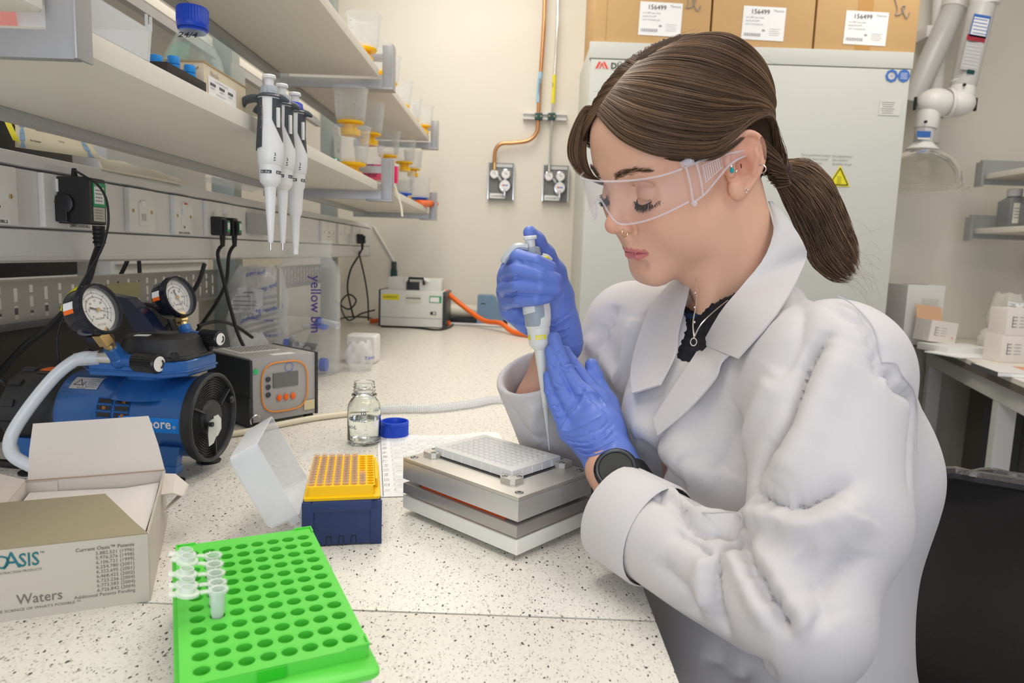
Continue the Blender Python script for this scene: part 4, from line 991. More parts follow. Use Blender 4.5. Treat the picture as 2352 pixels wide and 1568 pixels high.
# ---- cables near pump
M_cab = mat('black_cable', (.012, .012, .013), .45)
def cable(pts, r, label, name='power_cable', m=None, n=8):
    b = MB(); b.tube(pts, r, m or M_cab, 8, n=n); return solo(b, name, label, 'cable', V(pts[0]))
cable([at(875, 749, Z=BZ+.004), at(950, 752, Z=BZ+.004), (-.30, 2.77, BZ+.004), at(1040, 746, Z=BZ+.004), at(1030, 738, Z=BZ+.004), at(1000, 738, Z=BZ+.004)], .004, 'thin black cable lying in front of the white pump')
# ---- corrugated clear hose and pale tubing on the bench
pts = [at(868, 940, Z=BZ+.009), at(930, 938, Z=BZ+.009), at(1000, 937, Z=BZ+.009), at(1080, 928, Z=BZ+.009), at(1150, 917, Z=BZ+.009), at(1250, 930, Z=BZ+.009), at(1290, 960, Z=BZ+.009)]
b = MB(); P = crom(pts, 10); b.tube(P, .0072, M_frost, 10, smooth=False)
b2 = crom(pts, 14)
for i in range(0, len(b2)-1, 1): b.rot([(.0072, -.0008), (.0086, 0), (.0072, .0008)], b2[i], b2[i+1]-b2[i], M_frost, 10)
solo(b, 'corrugated_hose', 'clear corrugated hose crossing the bench from the glass bottle', 'hose', pts[0])
pts = [at(480, 1002, Z=BZ+.006), at(560, 992, Z=BZ+.006), at(640, 975, Z=BZ+.006), at(720, 960, Z=BZ+.006), at(800, 950, Z=BZ+.006), at(850, 945, Z=BZ+.006)]
b = MB(); b.tube(pts, .0055, mat('pale_amber_tubing', (.74, .68, .52), .3, sss=.3), 12); solo(b, 'rubber_tubing', 'pale amber tubing lying flat between the blue pump and glass bottle', 'tubing', pts[0])
# ================================================================== back wall and right side
FY = 2.62
M_cab_ = mat('pale_green_grey_enamel', (.60, .61, .57), .42)
t = thing('storage_cabinet', 'tall pale grey two door safety cabinet with cartons on top', 'cabinet', (.828, 2.85, 0))
b = MB(); b.box((.828, 2.85, 1.006), (1.168, .44, 2.012), M_cab_, bev=.004); b.build('body', t)
b = MB(); b.box((.828, FY+.008, 1.985), (1.176, .026, .058), M_cab_, bev=.003); b.build('header', t)
for x0, x1 in ((.247, .829), (.833, 1.409)):
    b = MB(); b.box(((x0+x1)/2, FY+.006, 1.01), (x1-x0, .022, 1.885), M_cab_, bev=.003); d = b.build('door', t)
    b = MB(); hx = x1-.05 if x0 < .5 else x0+.05; b.box((hx, FY-.012, 1.0), (.025, .02, .16), M_dark, bev=.004); b.build('handle', d)
b = MB(); Yf = FY-.0065; e1 = (1, 0, 0); e3 = (0, 0, 1)
p = at(1367, 157, Y=Yf); M_rl = mat('red_logo', (.80, .06, .02), .5)
b.prism([(0, 0), (.008, 0), (.020, .024), (.012, .024)], p, e1, e3, -.0005, M_rl); b.prism([(.040, 0), (.048, 0), (.035, .024), (.027, .024)], p, e1, e3, -.0005, M_rl)
b.prism([(.014, 0), (.018, 0), (.024, .014), (.030, 0), (.034, 0), (.026, .020), (.022, .020)], p, e1, e3, -.0005, M_rl)
b.txt('D\u00dcPERTHAL', p+V((.056, -.0005, .001)), e1, e3, .030, M_ink, .02); b.build('logo', t)
b = MB()
for k, px in enumerate((2048, 2076)):
    c = at(px, 174, Y=Yf); b.rot([(.014 if k == 0 else 0, .0006), (.023, .0006)], c, (0, -1, 0), mat('sticker_blue', (.05, .16, .50), .5), 8)
    if k == 0: b.txt('CE', c+V((0, -.001, -.004)), e1, e3, .010, M_blueink, align='c')
    else:
        for q in range(4): b.box((c.x, c.y-.001, c.z-.010+q*.006), (.024, .0005, .0015), M_paper)
b.build('octagon_sticker', t)
b = MB(); c = at(2044, 247, Y=Yf); b.box(c, (.078, .0008, .055), mat('pale_sticker', (.66, .65, .60), .5))
for q in range(6): b.box((c.x-.008, c.y-.0008, c.z+.018-q*.0075), (.05-.006*(q % 3), .0005, .0016), M_greyink)
b.build('rating_sticker', t)
b = MB()
for (px, py, ls) in ((1840, 357, ['T\u00fcren geschlossen halten!', 'Keep the doors closed!', 'Fermer les portes!']), (1912, 360, ['Druckgasflaschen', 'Gas cylinders', 'Bouteilles de gaz'])):
    for q, s_ in enumerate(ls): b.txt(s_, at(px, py+q*9, Y=Yf-.0006), e1, e3, .0105, M_greyink)
c = at(1862, 396, Y=Yf-.0006); b.rot([(.026, 0), (.033, 0)], c, (0, -1, 0), mat('sign_red', (.75, .04, .05), .5), 32); b.rot([(0, 0), (.026, 0)], c, (0, -1, 0), M_paper, 32); b.box(c+V((0, -.001, 0)), (.056, .0005, .006), mat('sign_red'), R=Matrix.Rotation(math.radians(45), 3, 'Y')); b.rot([(0, .0005), (.010, .0005)], c, (0, -1, 0), M_ink, 6)
c = at(1926, 428, Y=Yf-.0006); b.prism([(-.043, 0), (.043, 0), (0, .078)], c, e1, e3, -.0004, M_yellow)
for (x0, z0, x1, z1) in ((-.034, .006, .034, .006), (.034, .006, 0, .067), (0, .067, -.034, .006)): b.tube([c+V((x0, -.001, z0)), c+V((x1, -.001, z1))], .0018, M_ink, 4, smooth=False)
b.box(c+V((0, -.001, .024)), (.014, .0005, .026), mat('dull_yellow', (.55, .5, .02), .5)); b.build('warning_sign', t)
# cartons
M_kraft = mat('kraft_carton', (.56, .35, .155), .7, noise=.03, nscale=30)
car = [(.255, .674, 'kraft carton at the left on the cabinet top, partly above her head'), (.682, 1.050, 'middle kraft carton of the three on top of the cabinet'), (1.058, 1.426, 'right hand kraft carton with brown tape on the cabinet top')]
lab = [(1517, 44), (1754, 54), (1989, 65)]
for k, (x0, x1, lb) in enumerate(car):
    t = thing('carton', lb, 'carton', ((x0+x1)/2, 2.82, 2.0145))
    b = MB(); b.box(((x0+x1)/2, 2.83, 2.016+.15), (x1-x0, .40, .30), M_kraft, bev=.003)
    if k == 0: b.box((x0+.042, 2.6295, 2.166), (.0015, .001, .29), mat('kraft_edge', (.42, .26, .11), .7))
    b.build('body', t)
    if k == 2: b = MB(); b.box(((x0+x1)/2-.01, 2.6293, 2.166), (.055, .0008, .29), mat('brown_tape', (.50, .27, .08), .3)); b.build('tape', t)
    b = MB(); c = at(*lab[k], Y=2.628); rr = math.radians(2.5); xd = V((math.cos(rr), 0, -math.sin(rr)*.5)); zd = V((xd.z*-1, 0, xd.x))
    b.prism([(-.077, -.058), (.077, -.058), (.077, .058), (-.077, .058)], c, xd, zd, -.0006, M_paper)
    f = c+V((0, -.0010, 0)); b.txt('156499', f-xd*.050+zd*.032, xd, zd, .023, M_ink, .0, w=.068); b.txt('Thermo', f+xd*.032+zd*.042, xd, zd, .0105, M_greyink, w=.038)
    for q in range(3): b.txt(['Lot 1087 nunc tubes', 'sterile 50 ml PP', 'LOT 171234-05 001'][q], f-xd*.066+zd*(.017-q*.012), xd, zd, .0078, M_greyink)
    for q in range(26):
        if q % 3 != 1: b.prism([(q*.0024, 0), (q*.0024+.0014, 0), (q*.0024+.0014, .011), (q*.0024, .011)], f-xd*.068-zd*.046, xd, zd, -.0003, M_greyink)
    b.txt('EA', f-xd*.004-zd*.027, xd, zd, .009, M_ink, .02)
    for q in range(4): b.prism([(0, 0), (.04-.006*(q % 2), 0), (.04-.006*(q % 2), .0015), (0, .0015)], f+xd*.022-zd*(.018+q*.007), xd, zd, -.0003, mat('pale_print', (.62, .6, .6), .6))
    b.build('label', t)
    if k != 1:
        b = MB(); c = at(1590 if k == 0 else 2070, 12 if k == 0 else 28, Y=2.628); P = [c+V((dx_, -.001, dz_)) for dx_, dz_ in ((-.03, .05), (-.015, .01), (-.02, -.01), (.0, -.005), (.012, .02), (.0, .015), (.02, -.02), (.03, .0))]
        b.tube(P, .0016, M_greyink, 5); b.build('handwriting', t)
# gas pipes and outlets
M_cu = mat('copper_pipe', (.62, .31, .14), .28, metal=.9); M_gp2 = mat('gas_panel', (.20, .20, .20), .45)
def P3(px, py, y=3.165): return at(px, py, Y=y)
t = thing('copper_pipe', 'copper gas pipe bending down the back wall to the left outlet', 'pipe', P3(1238, 265))
b = MB(); b.tube([P3(1253, -60), P3(1249, 60), P3(1241, 180), P3(1236, 270), P3(1233, 302), P3(1215, 322), P3(1180, 328), P3(1152, 330), P3(1138, 345), P3(1135, 376)], .0085, M_cu, 14, n=8); b.build('tube', t)
b = MB(); b.tube([P3(1242, 166, 3.1645), P3(1238, 200, 3.1645), P3(1236, 236, 3.1645)], .0094, mat('pale_blue_band', (.35, .58, .78), .5), 14); b.txt('COMPRESSED AIR', P3(1239, 218, 3.154), (0.03, 0, 1), (-1, 0, 0.03), .009, M_ink); b.build('blue_band', t)
t = thing('steel_pipe', 'bright steel gas pipe running down the wall to the right outlet', 'pipe', P3(1270, 265))
b = MB(); b.tube([P3(1283, -60), P3(1280, 60), P3(1272, 200), P3(1267, 280), P3(1264, 330), P3(1262, 378)], .0058, M_chrome, 12); b.build('tube', t)
b = MB(); b.tube([P3(1273.5, 172), P3(1272, 205), P3(1270, 238)], .0075, M_yellow, 12); b.txt('GAS', P3(1271, 200, 3.156), (0.03, 0, 1), (-1, 0, 0.03), .010, M_ink); b.build('yellow_band', t)
t = thing('clamp_rail', 'short white channel rail clamping both gas pipes to the wall', 'rail', (.105, 3.195, 1.855))
b = MB()
b.box((.105, 3.185, 1.864), (.195, .025, .006), M_white); b.box((.105, 3.185, 1.842), (.195, .025, .006), M_white); b.box((.105, 3.192, 1.853), (.195, .008, .022), M_white); b.build('channel', t)
for px in (1237, 1267):
    b = MB(); c = P3(px, 268, 3.16); b.box(c, (.034, .026, .030), mat('dark_green_plastic', (.01, .06, .06), .4), bev=.004)
    for s_ in (-1, 1): b.cyl(c+V((s_*.011, -.013, 0)), c+V((s_*.011, -.016, 0)), .003, m=M_brass, seg=10)
    b.build('clamp', t)
def outlet(x0, x1, z0, z1, label, br, tagm):
    t = thing('gas_outlet', label, 'gas outlet', ((x0+x1)/2, 3.18, z0)); w_ = x1-x0
    b = MB(); b.box(((x0+x1)/2, 3.187, (z0+z1)/2), (w_, .026, z1-z0), M_gp2, bev=.001)
    for x in (x0, x1): b.box((x, 3.18, (z0+z1)/2), (.004, .04, z1-z0), M_chrome)
    b.box(((x0+x1)/2+.005, 3.172, z1-.012), (w_*.8, .002, .014), mat('label_grey', (.6, .6, .6), .4)); b.build('panel', t)
    for k, (fx, fz, r, m) in enumerate(((.22, .69, .021, M_paper), (.68, .69, .022, M_paper))):
        c = V((x0+w_*fx, 3.16, z0+(z1-z0)*fz)); b = MB(); b.rot([(0, -.02), (r, -.02), (r, 0), (r*.9, .001), (r*.85, 0), (0, 0)], c, (0, -1, 0), M_chrome, 28)
        b.rot([(0, .0006), (r*.84, .0006)], c, (0, -1, 0), M_paper, 28); b.box(c+V((.002, -.0012, .002)), (.016, .0005, .0016), M_ink, R=Matrix.Rotation(.6, 3, 'Y')); b.build('gauge', t)
    c = V((x0+w_*.66, 3.15, z0+(z1-z0)*.38)); b = MB(); b.rot([(0, -.04), (.030, -.035), (.031, -.012), (.024, 0), (0, .002)], c, (0, -1, 0), M_chrome, 32); b.rot([(0, .0025), (.022, .0025)], c, (0, -1, 0), M_paper, 28); b.rot([(0, .003), (.004, .003)], c+V((-.007, 0, 0)), (0, -1, 0), M_red, 10); b.box(c+V((.006, -.0032, 0)), (.016, .0004, .004), M_blueink); b.build('regulator_knob', t)
    b = MB(); q = V((x0+w_*.22, 3.165, z0+(z1-z0)*.80)); b.cyl(q, q+V((0, 0, .035)), .0105, .008, m=br, seg=16); b.tube([(x0+w_*.38, 3.15, z0+(z1-z0)*.62), (x0+w_*.5, 3.15, z0+(z1-z0)*.5)], .007, M_chrome, 10); b.tube([(x0+w_*.66, 3.15, z0+(z1-z0)*.3), (x0+w_*.66, 3.15, z0+(z1-z0)*.10)], .006, M_chrome, 10); b.build('fitting', t)
    b = MB(); b.box((x0+w_*.38, 3.1725, z0+.016), (w_*.62, .001, .022), M_paper); b.txt(tagm, (x0+w_*.12, 3.1715, z0+.011), e1, e3, .010, M_ink); b.build('name_label', t)
outlet(-.138, -.025, 1.481, 1.643, 'left gas outlet panel fed by the copper pipe', M_brass, 'COMPRESSED AIR'[:10]); outlet(.108, .222, 1.480, 1.641, 'right gas outlet panel fed by the steel pipe', M_steel, 'NITROGEN')
t = thing('wall_clip', 'small dark green pipe clip on the back wall above the white pump', 'clip', (-.565, 3.19, 1.13))
b = MB(); c = at(905, 612, Y=3.19); b.box(c, (.022, .02, .045), M_dark, bev=.002); c = at(905, 627, Y=3.18); b.box(c, (.028, .025, .034), mat('dark_green_plastic'), bev=.004); b.build('clip_body', t)
b = MB(); b.tube([at(858, 520, Y=3.195), at(905, 600, Y=3.195)], .005, M_white, 8, smooth=False); solo(b, 'white_pipe', 'thin white conduit slanting along the back wall behind the trunking', 'pipe', at(858, 520, Y=3.195))
# fume extraction arms
M_at = mat('grey_duct_tube', (.60, .59, .575), .3); M_aw = mat('white_duct_joint', (.82, .80, .77), .35)
YA = 2.9
def A3(px, py, y=YA): return at(px, py, Y=y)
t = thing('extraction_arm', 'white jointed fume arm with clear dome hood and printed tube', 'extraction arm', A3(2125, 330))
def arm(a, b_, r, m, nm, r2=None, bev=.004): q = MB(); q.cyl(a, b_, r, r2, m, 32, bev=bev); return q.build(nm, t)
arm(A3(2257, 10), A3(2212, 200), .0475, M_at, 'printed_tube')
arm(A3(2262, 14), A3(2268, -70), .053, M_aw, 'collar')
arm(A3(2214, 182), A3(2206, 245), .045, M_aw, 'upper_elbow')
b = MB(); b.tube([A3(2214, 185), A3(2210, 222), A3(2195, 240), A3(2160, 238)], .043, M_aw, 24); b.ell(A3(2200, 238), (.066, .055, .052), M_aw); b.build('swivel_joint', t)
b = MB(); b.ell(A3(2148, 237), (.075, .060, .058), M_aw); b.rot([(.057, 0), (.060, .004), (.060, .010), (.057, .014)], A3(2172, 238), (1, 0, .02), M_aw, 32); b.build('swivel_joint', t)
arm(A3(2138, 235), A3(2126, 296), .043, M_aw, 'lower_elbow'); arm(A3(2125, 290), A3(2121, 330), .037, M_at, 'lower_tube')
b = MB(); b.box(A3(2122, 308, YA-.038), (.055, .001, .024), mat('sticker_blue')); b.box(A3(2122, 318, YA-.0385), (.05, .001, .006), M_paper); b.build('blue_label', t)
arm(A3(2121, 326), A3(2118, 346), .036, M_aw, 'hood_neck', .062)
c = A3(2117, 346); b = MB(); b.rot([(.055, 0), (.085, -.012), (.125, -.045), (.148, -.090), (.155, -.135), (.158, -.145), (.178, -.150), (.180, -.154), (.156, -.150), (.152, -.137), (.145, -.092), (.122, -.047), (.083, -.015), (.055, -.003)], c, (0, 0, 1), mat('acrylic_dome', (.95, .95, .93), .04, trans=1.0, ior=1.12), 48); b.build('dome_hood', t)
for (px, py, s_) in ((2238, 240, 1), (2104, 238, -1)):
    b = MB(); p = A3(px, py); b.cyl(p-V((.02*s_, 0, 0)), p, .004, m=M_black, seg=10); b.box(p+V((.004*s_, 0, 0)), (.009, .012, .052), M_black, bev=.003); b.build('clamp_handle', t)
for (px, py) in ((2214, 195), (2125, 280)):
    b = MB(); p = A3(px, py, YA-.046); b.cyl(p, p-V((0, .006, 0)), .006, m=M_black, seg=12); b.build('bolt', t)
b = MB(); d = (A3(2212, 200)-A3(2257, 10)).normalized(); xd = V((d.z*-1, 0, d.x)); xd = V((abs(xd.x), 0, xd.z if xd.x > 0 else -xd.z)); up = -d
def onl(px, py, w_, h_, m, k=0): c = A3(px, py, YA-.049-k); b.prism([(-w_/2, -h_/2), (w_/2, -h_/2), (w_/2, h_/2), (-w_/2, h_/2)], c, xd, up, -.0005, m)
onl(2251, 60, .068, .085, mat('sticker_blue')); onl(2251, 61, .060, .066, M_paper, .001); onl(2242, 88, .074, .022, mat('dark_red_band', (.35, .03, .05), .4)); onl(2232, 130, .070, .105, mat('faded_print', (.52, .52, .52), .5)); onl(2230, 165, .03, .016, mat('dark_green_plastic'), .001)
for q in range(5): onl(2253-q*.9, 45+q*8, .056, .003, mat('sticker_blue'), .0015)
for q in range(7): onl(2238-q*1.8, 106+q*8, .060, .002, M_paper, .0015)
b.build('instruction_label', t)
t = thing('extraction_arm', 'grey diagonal extraction tube rising behind the cabinet edge', 'extraction arm', A3(2110, 215, 3.05))
def arm2(a, b_, r, m, nm): q = MB(); q.cyl(a, b_, r, None, m, 28, bev=.003); q.build(nm, t)
arm2(A3(2197, 10, 3.05), A3(2090, 240, 3.05), .047, M_at, 'diagonal_tube'); arm2(A3(2192, 22, 3.05), A3(2222, -50, 3.05), .053, M_aw, 'collar'); 
arm2(A3(2150, 130, 3.12), A3(2138, 330, 3.12), .035, M_aw, 'upright_tube'); arm2(A3(2160, -40, 3.12), A3(2152, 120, 3.12), .025, M_aw, 'upper_tube')
b = MB(); b.box(A3(2140, 80, 3.12), (.10, .10, .05), M_aw, bev=.01); b.build('bracket', t)
# facing shelves on the right
def shelf2(z, y0, y1, label):
    t = thing('shelf', label, 'shelf', (2.1, (y0+y1)/2, z)); b = MB(); b.box((2.11, (y0+y1)/2, z+.011), (.32, y1-y0, .022), M_shelf, bev=.001); b.build('board', t)
    b = MB(); b.box((2.11, y1+.008, z+.03), (.34, .014, .10), M_rail, bev=.001); b.box((1.935, y1+.0, z+.02), (.012, .045, .10), M_rail, bev=.001); b.build('end_bracket', t)
shelf2(1.393, 1.6, 3.0, 'right side cream shelf carrying the grey lidded bottles'); shelf2(1.618, 1.6, 2.97, 'right side upper cream shelf above the lidded bottles')
b = MB(); b.prism([(2.20, 1.235), (2.215, 1.21), (2.40, 1.21), (2.40, 1.365), (2.235, 1.365), (2.205, 1.345)], (0, 1.6, 0), (1, 0, 0), (0, 0, 1), -1.38, M_trunk); solo(b, 'cable_trunking', 'white cable trunking at the right edge below the facing shelf', 'trunking', (2.3, 2.4, 1.21))
M_db = glassy('smoky_bottle', (.30, .31, .32), .62, .15, .85)
for k, (px, Y_, h_, lb) in enumerate(((2283, 2.86, .155, 'smoky square bottle, leftmost on the right side shelf'), (2328, 2.80, .165, 'larger smoky square bottle on the right side shelf, at the frame edge'))):
    x_ = (px-1176)/FPX*Y_+.01; p = V((x_, Y_, 1.4155)); t = thing('reagent_bottle', lb, 'bottle', p); b = MB(Matrix.Translation(p))
    loops(b, [rl(-.038, .038, -.038, .038, .008, 0), rl(-.040, .040, -.040, .040, .008, .004), rl(-.040, .040, -.040, .040, .008, h_*.68), rl(-.020, .020, -.020, .020, .015, h_*.80), rl(-.020, .020, -.020, .020, .015, h_*.84)], M_db, True, True); b.build('bottle_body', t)
    b = MB(Matrix.Translation(p)); b.cyl((0, 0, h_*.80), (0, 0, h_), .027, m=mat('grey_white_cap', (.55, .54, .52), .5), seg=24, bev=.002); b.build('cap', t)
    b = MB(Matrix.Translation(p)); b.box((-.004, -.0405, h_*.36), (.045, .001, h_*.52), mat('cream_sticker', (.68, .66, .56), .5))
    for q in range(4): b.box((-.01, -.0413, h_*.48-q*.012), (.028, .0006, .003), M_greyink)
    b.build('label', t)
p = V(((2345-1176)/FPX*2.62+.02, 2.62, 1.4155)); b = MB(Matrix.Translation(p)); b.cyl((0, 0, 0), (0, 0, .045), .019, m=M_white, seg=20, bev=.002); b.cyl((0, 0, .045), (0, 0, .062), .013, m=M_white, seg=20, bev=.002); solo(b, 'small_bottle', 'small white bottle at the right frame edge on the shelf', 'bottle', p)
# right hand bench
t = thing('side_bench', 'white framed side bench with dark edged worktop at the right', 'bench', (2.1, 2.5, 0))
pl = [(1.86, 3.19), (1.455, 1.87), (2.9, 1.87), (2.9, 3.19)]
b = MB(); b.prism(pl, (0, 0, .905), (1, 0, 0), (0, 1, 0), .015, M_top); b.build('worktop', t)
b = MB(); b.prism(pl, (0, 0, .882), (1, 0, 0), (0, 1, 0), .023, M_edge); b.build('dark_edge', t)
b = MB(); M_fr = mat('frame_white', (.60, .60, .58), .45)
def beam(b, a, c, w_, h_, m):
    a, c = V(a), V(c); d = c-a; b.box((a+c)/2, (d.length, w_, h_), m, R=frame(d.cross(V((0, 0, 1))).cross(d) if abs(d.normalized().z) < .9 else V((1, 0, 0)), d), bev=.003)
q0, q1 = V((1.90, 3.10, .845)), V((1.53, 1.93, .845)); dd = (q1-q0).normalized(); b.box((q0+q1)/2, ((q1-q0).length, .045, .07), M_fr, rz=math.atan2(dd.y, dd.x), bev=.003); b.build('rail', t)
for f in (.72, .02):
    b = MB(); q = q0+(q1-q0)*f; b.box((q.x+.01, q.y, .405), (.055, .055, .81), M_fr, bev=.004, rz=math.atan2(dd.y, dd.x)); b.build('leg', t)
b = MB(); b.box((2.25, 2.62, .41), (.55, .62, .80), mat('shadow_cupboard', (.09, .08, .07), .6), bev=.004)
for y in (2.45, 2.62, 2.8): b.box((1.973, y, .41), (.006, .04, .78), mat('dark_grey_plastic'))
solo(b, 'cupboard', 'dark cupboard standing in the shade under the side bench', 'cupboard', (2.25, 2.62, 0))
b = MB(); b.box((1.80, 2.42, .14), (.26, .22, .28), M_kraft, rz=-.3, bev=.003); solo(b, 'floor_carton', 'low kraft carton on the floor under the side bench', 'carton', (1.80, 2.42, 0))
# things on the side bench
def B0(px, py): return at(px, py, Z=BZ)
p = V((1.70, 2.86, BZ+.0005)); b = MB(LM(p, .0)); b.box((0, .08, .125), (.155, .16, .25), mat('white_carton', (.76, .75, .73), .55), bev=.002); b.box((.02, .0, .15), (.07, .002, .09), mat('pale_sticker')); b.box((.03, -.0015, .12), (.02, .001, .02), M_greyink); b.box((.0, .08, .2505), (.10, .02, .001), M_black)
solo(b, 'white_box', 'upright white carton at the left on the side bench, by her shoulder', 'box', p)
def small_box(px, py, s, rz, z0, label, op=False, grp=None, Y=None):
    p = at(px, py, Y=Y); p.z = z0; t = thing('kit_box', label, 'box', p, rz, group=grp); Mx = LM(p, rz); Mp = mat('pinkish_white_card', (.80, .74, .69), .55)
    b = MB(Mx); w_, d_, h_ = s
    if op:
        Mx2 = Mx @ Matrix.Rotation(math.radians(6), 4, 'Y'); b.M = Mx2
        for (c, e) in (((0, 0, h_/2), (w_, .002, h_)), ((0, d_, h_/2), (w_, .002, h_)), ((-w_/2, d_/2, h_/2), (.002, d_, h_)), ((w_/2, d_/2, h_/2), (.002, d_, h_)), ((0, d_/2, .001), (w_, d_, .002))): b.box(c, e, Mp)
        b.box((0, d_/2, h_*.8), (w_-.006, d_-.006, .002), mat('orange_inner_card', (.72, .45, .28), .7))
    else: b.box((0, d_/2, h_/2), (w_, d_, h_), Mp, bev=.0015)
    b.build('carton', t)
    if op: b = MB(Mx2); b.patch([[(-w_/2, d_, h_), (w_/2, d_, h_)], [(-w_/2, d_+.02, h_+.055), (w_/2, d_+.02, h_+.055)]], mat('orange_inner_card'), thick=.0015); b.build('lid_flap', t)
    b = MB(b.M if op else Mx); x = -w_*.32; b.box((x, -.0012, h_*.5), (.0016, .0005, h_*.42), M_ink)
    for q in range(4): b.box((x+.008, -.0012, h_*(.32+.12*q)), (.014, .0005, .0016), M_ink); b.box((x+.036, -.0012, h_*(.32+.12*q)), (.024, .0005, .0014), M_greyink)
    b.box((w_*.36, -.0012, h_*.28), (.008, .0005, .006), mat('pinkish_print', (.75, .3, .3), .5)); b.build('printing', t)
small_box(2165, 760, (.115, .09, .085), .12, BZ+.028, 'open pinkish white kit box tilted on papers on the side bench', True, Y=2.72)
small_box(2340, 780, (.115, .09, .095), .0, BZ+.0005, 'lower of two closed kit boxes at the right frame edge', Y=2.40)
small_box(2352, 725, (.115, .09, .095), .0, BZ+.096, 'upper of two closed kit boxes at the right frame edge', Y=2.40)
b = MB(); b.box((1.72, 2.66, BZ+.014), (.20, .17, .026), mat('papers_pale', (.80, .79, .77), .6), rz=.1, bev=.001); b.box((1.74, 2.58, BZ+.003), (.30, .16, .004), M_paper, rz=.25); solo(b, 'paper_stack', 'stack of papers and booklets under the tilted kit box', 'papers', (1.72, 2.66, BZ))
p = V((1.83, 2.52, BZ)); b = MB(); b.box((1.83, 2.52, BZ+.012), (.13, .05, .022), mat('cream_abs'), bev=.002); solo(b, 'cream_box', 'low cream box lying beside the open kit box', 'box', p)
bag((1.90, 2.66, BZ), .085, .07, .095, 'crumpled clear bag lying between the kit boxes on the side bench', [('#', .55, -1.6, .018, M_ink)], 11, m=glassy('bag_film_thin', (.86, .84, .78), .4, .2, .8))
bag((1.96, 2.74, BZ+.002), .065, .06, .23, 'tall crumpled clear bag with white label near the right trunking', [('#', .75, -1.7, .022, M_ink)], 12, m=glassy('bag_film_thin'))
t = thing('journal', 'open printed journal lying at the front of the side bench', 'journal', (1.56, 2.13, BZ)); b = MB(LM((1.545, 2.12, BZ), -.25)); b.box((.08, .04, .006), (.27, .20, .011), M_paper, bev=.002); b.build('pages', t)
b = MB(LM((1.545, 2.12, BZ), -.25)); b.box((.08, .04, .0125), (.27, .20, .001), mat('cover_print', (.72, .70, .68), .4)); b.box((.10, .06, .0135), (.10, .10, .0008), mat('orange_print', (.70, .30, .16), .5)); b.box((-.056, .04, .007), (.003, .202, .013), M_dark); b.build('cover', t)

# ---- chair
t = thing('lab_chair', 'black leather lab chair behind her with rounded padded backrest', 'chair', (.36, .62, 0), math.radians(0))
M_lea = mat('black_leather', (.040, .037, .036), .27, bump=.35, bscale=350, coat=.15)
def backshell(off, grow, z0, z1):
    rows = []
    for i in range(13):
        u = i/12; z = z0+(z1-z0)*u; hw = (.225+grow)*(1-max(0, (u-.55)/.45)**3.0*.55); row = []
        for k in range(21):
            s_ = k/10-1; y = .62+hw*s_; row.append(V((.545+off-.10*s_*s_*abs(s_)**.3+.0*u-.05*(u-.5)**2*0+.02*u, y, z)))
        rows.append(row)
    return rows
A_ = backshell(0, 0, .62, 1.020); B_ = backshell(.055, .0, .62, 1.010)
b = MB(); n = 21
vs = [p for r in A_ for p in r]; 
def shell(b, A_, B_, m):
    a, n = len(A_), len(A_[0])
    b.patch(A_, m); b.patch([r[::-1] for r in B_], m)
    b.patch([[A_[i][0] for i in range(a)], [B_[i][0] for i in range(a)]][::-1], m); b.patch([[A_[i][-1] for i in range(a)], [B_[i][-1] for i in range(a)]], m)
    b.patch([A_[-1], B_[-1]], m); b.patch([A_[0], B_[0]][::-1], m)
shell(b, A_, B_, M_lea); b.build('backrest', t, ang=50)
b = MB(); rim = [A_[i][0] for i in range(0, 12)]+[A_[12][k] for k in range(0, 21)]+[A_[i][-1] for i in range(11, -1, -1)]
b.tube([p+V((.006, 0, 0)) for p in rim], .0075, M_lea, 8, n=3); b.tube([p+V((.046, 0, 0)) for p in rim], .0075, M_lea, 8, n=3); b.build('piping', t)
b = MB(); b.box((.34, .62, .62), (.40, .42, .08), M_lea, bev=.03, seg=4); b.build('seat', t)
b = MB(); b.box((.58, .62, .62), (.03, .07, .34), M_dark, bev=.005); b.build('back_support', t)
b = MB(); b.cyl((.36, .62, .10), (.36, .62, .58), .03, m=M_chrome, seg=20); b.build('gas_column', t)
for k in range(5):
    a = 2*math.pi*k/5; b = MB(); b.tube([(.36, .62, .11), (.36+.28*math.cos(a), .62+.28*math.sin(a), .07)], .02, M_dark, 10); b.ell((.36+.28*math.cos(a), .62+.28*math.sin(a), .032), (.03, .03, .032), M_black); b.build('leg', t)
# ================================================================== things on and under the shelves
LT, UT = LZ+.0215, UZ+.0215
M_fcup = glassy('filter_cup', (.95, .96, .97), .06, .05, .42)
M_fy = mat('filter_yellow', (.98, .56, .005), .35); M_fb = mat('filter_blue', (.02, .12, .68), .35)
def filt(p, s, m, label, grp, bottom=True, flip=False):
    t = thing('filter_unit', label, 'filter unit', p, group=grp); M = Matrix.Translation(V(p)) @ Matrix.Scale(s, 4)
    b = MB(M); b.rot([(0, 0), (.024, 0), (.024, .014), (.017, .016), (.017, .026), (.031, .028), (.033, .031), (.033, .034), (0, .034)], m=m, seg=32, ribs=0)
    for k in range(4): a = .7+k*math.pi/2; b.cyl((.018*math.cos(a), .018*math.sin(a), .014), (.026*math.cos(a), .026*math.sin(a), .012), .004, m=m, seg=8)
    b.build('threaded_base', t)
    b = MB(M); b.rot([(.031, .034), (.036, .040), (.042, .108), (.0445, .110), (.0445, .114), (.0415, .114), (.0345, .042), (.0, .0355)], m=M_fcup, seg=36)
    for q in range(3): b.rot([(.0372+q*.0018, .055+q*.018), (.0378+q*.0018, .0555+q*.018)], m=M_greyink, seg=36, a0=4.0, a1=4.2)
    b.build('cup', t); return t
def LX(px, X): return V((X, X/((px-1176)/FPX), 0))
gU, gL = 'filter units on the upper shelf', 'filter units on the lower shelf'
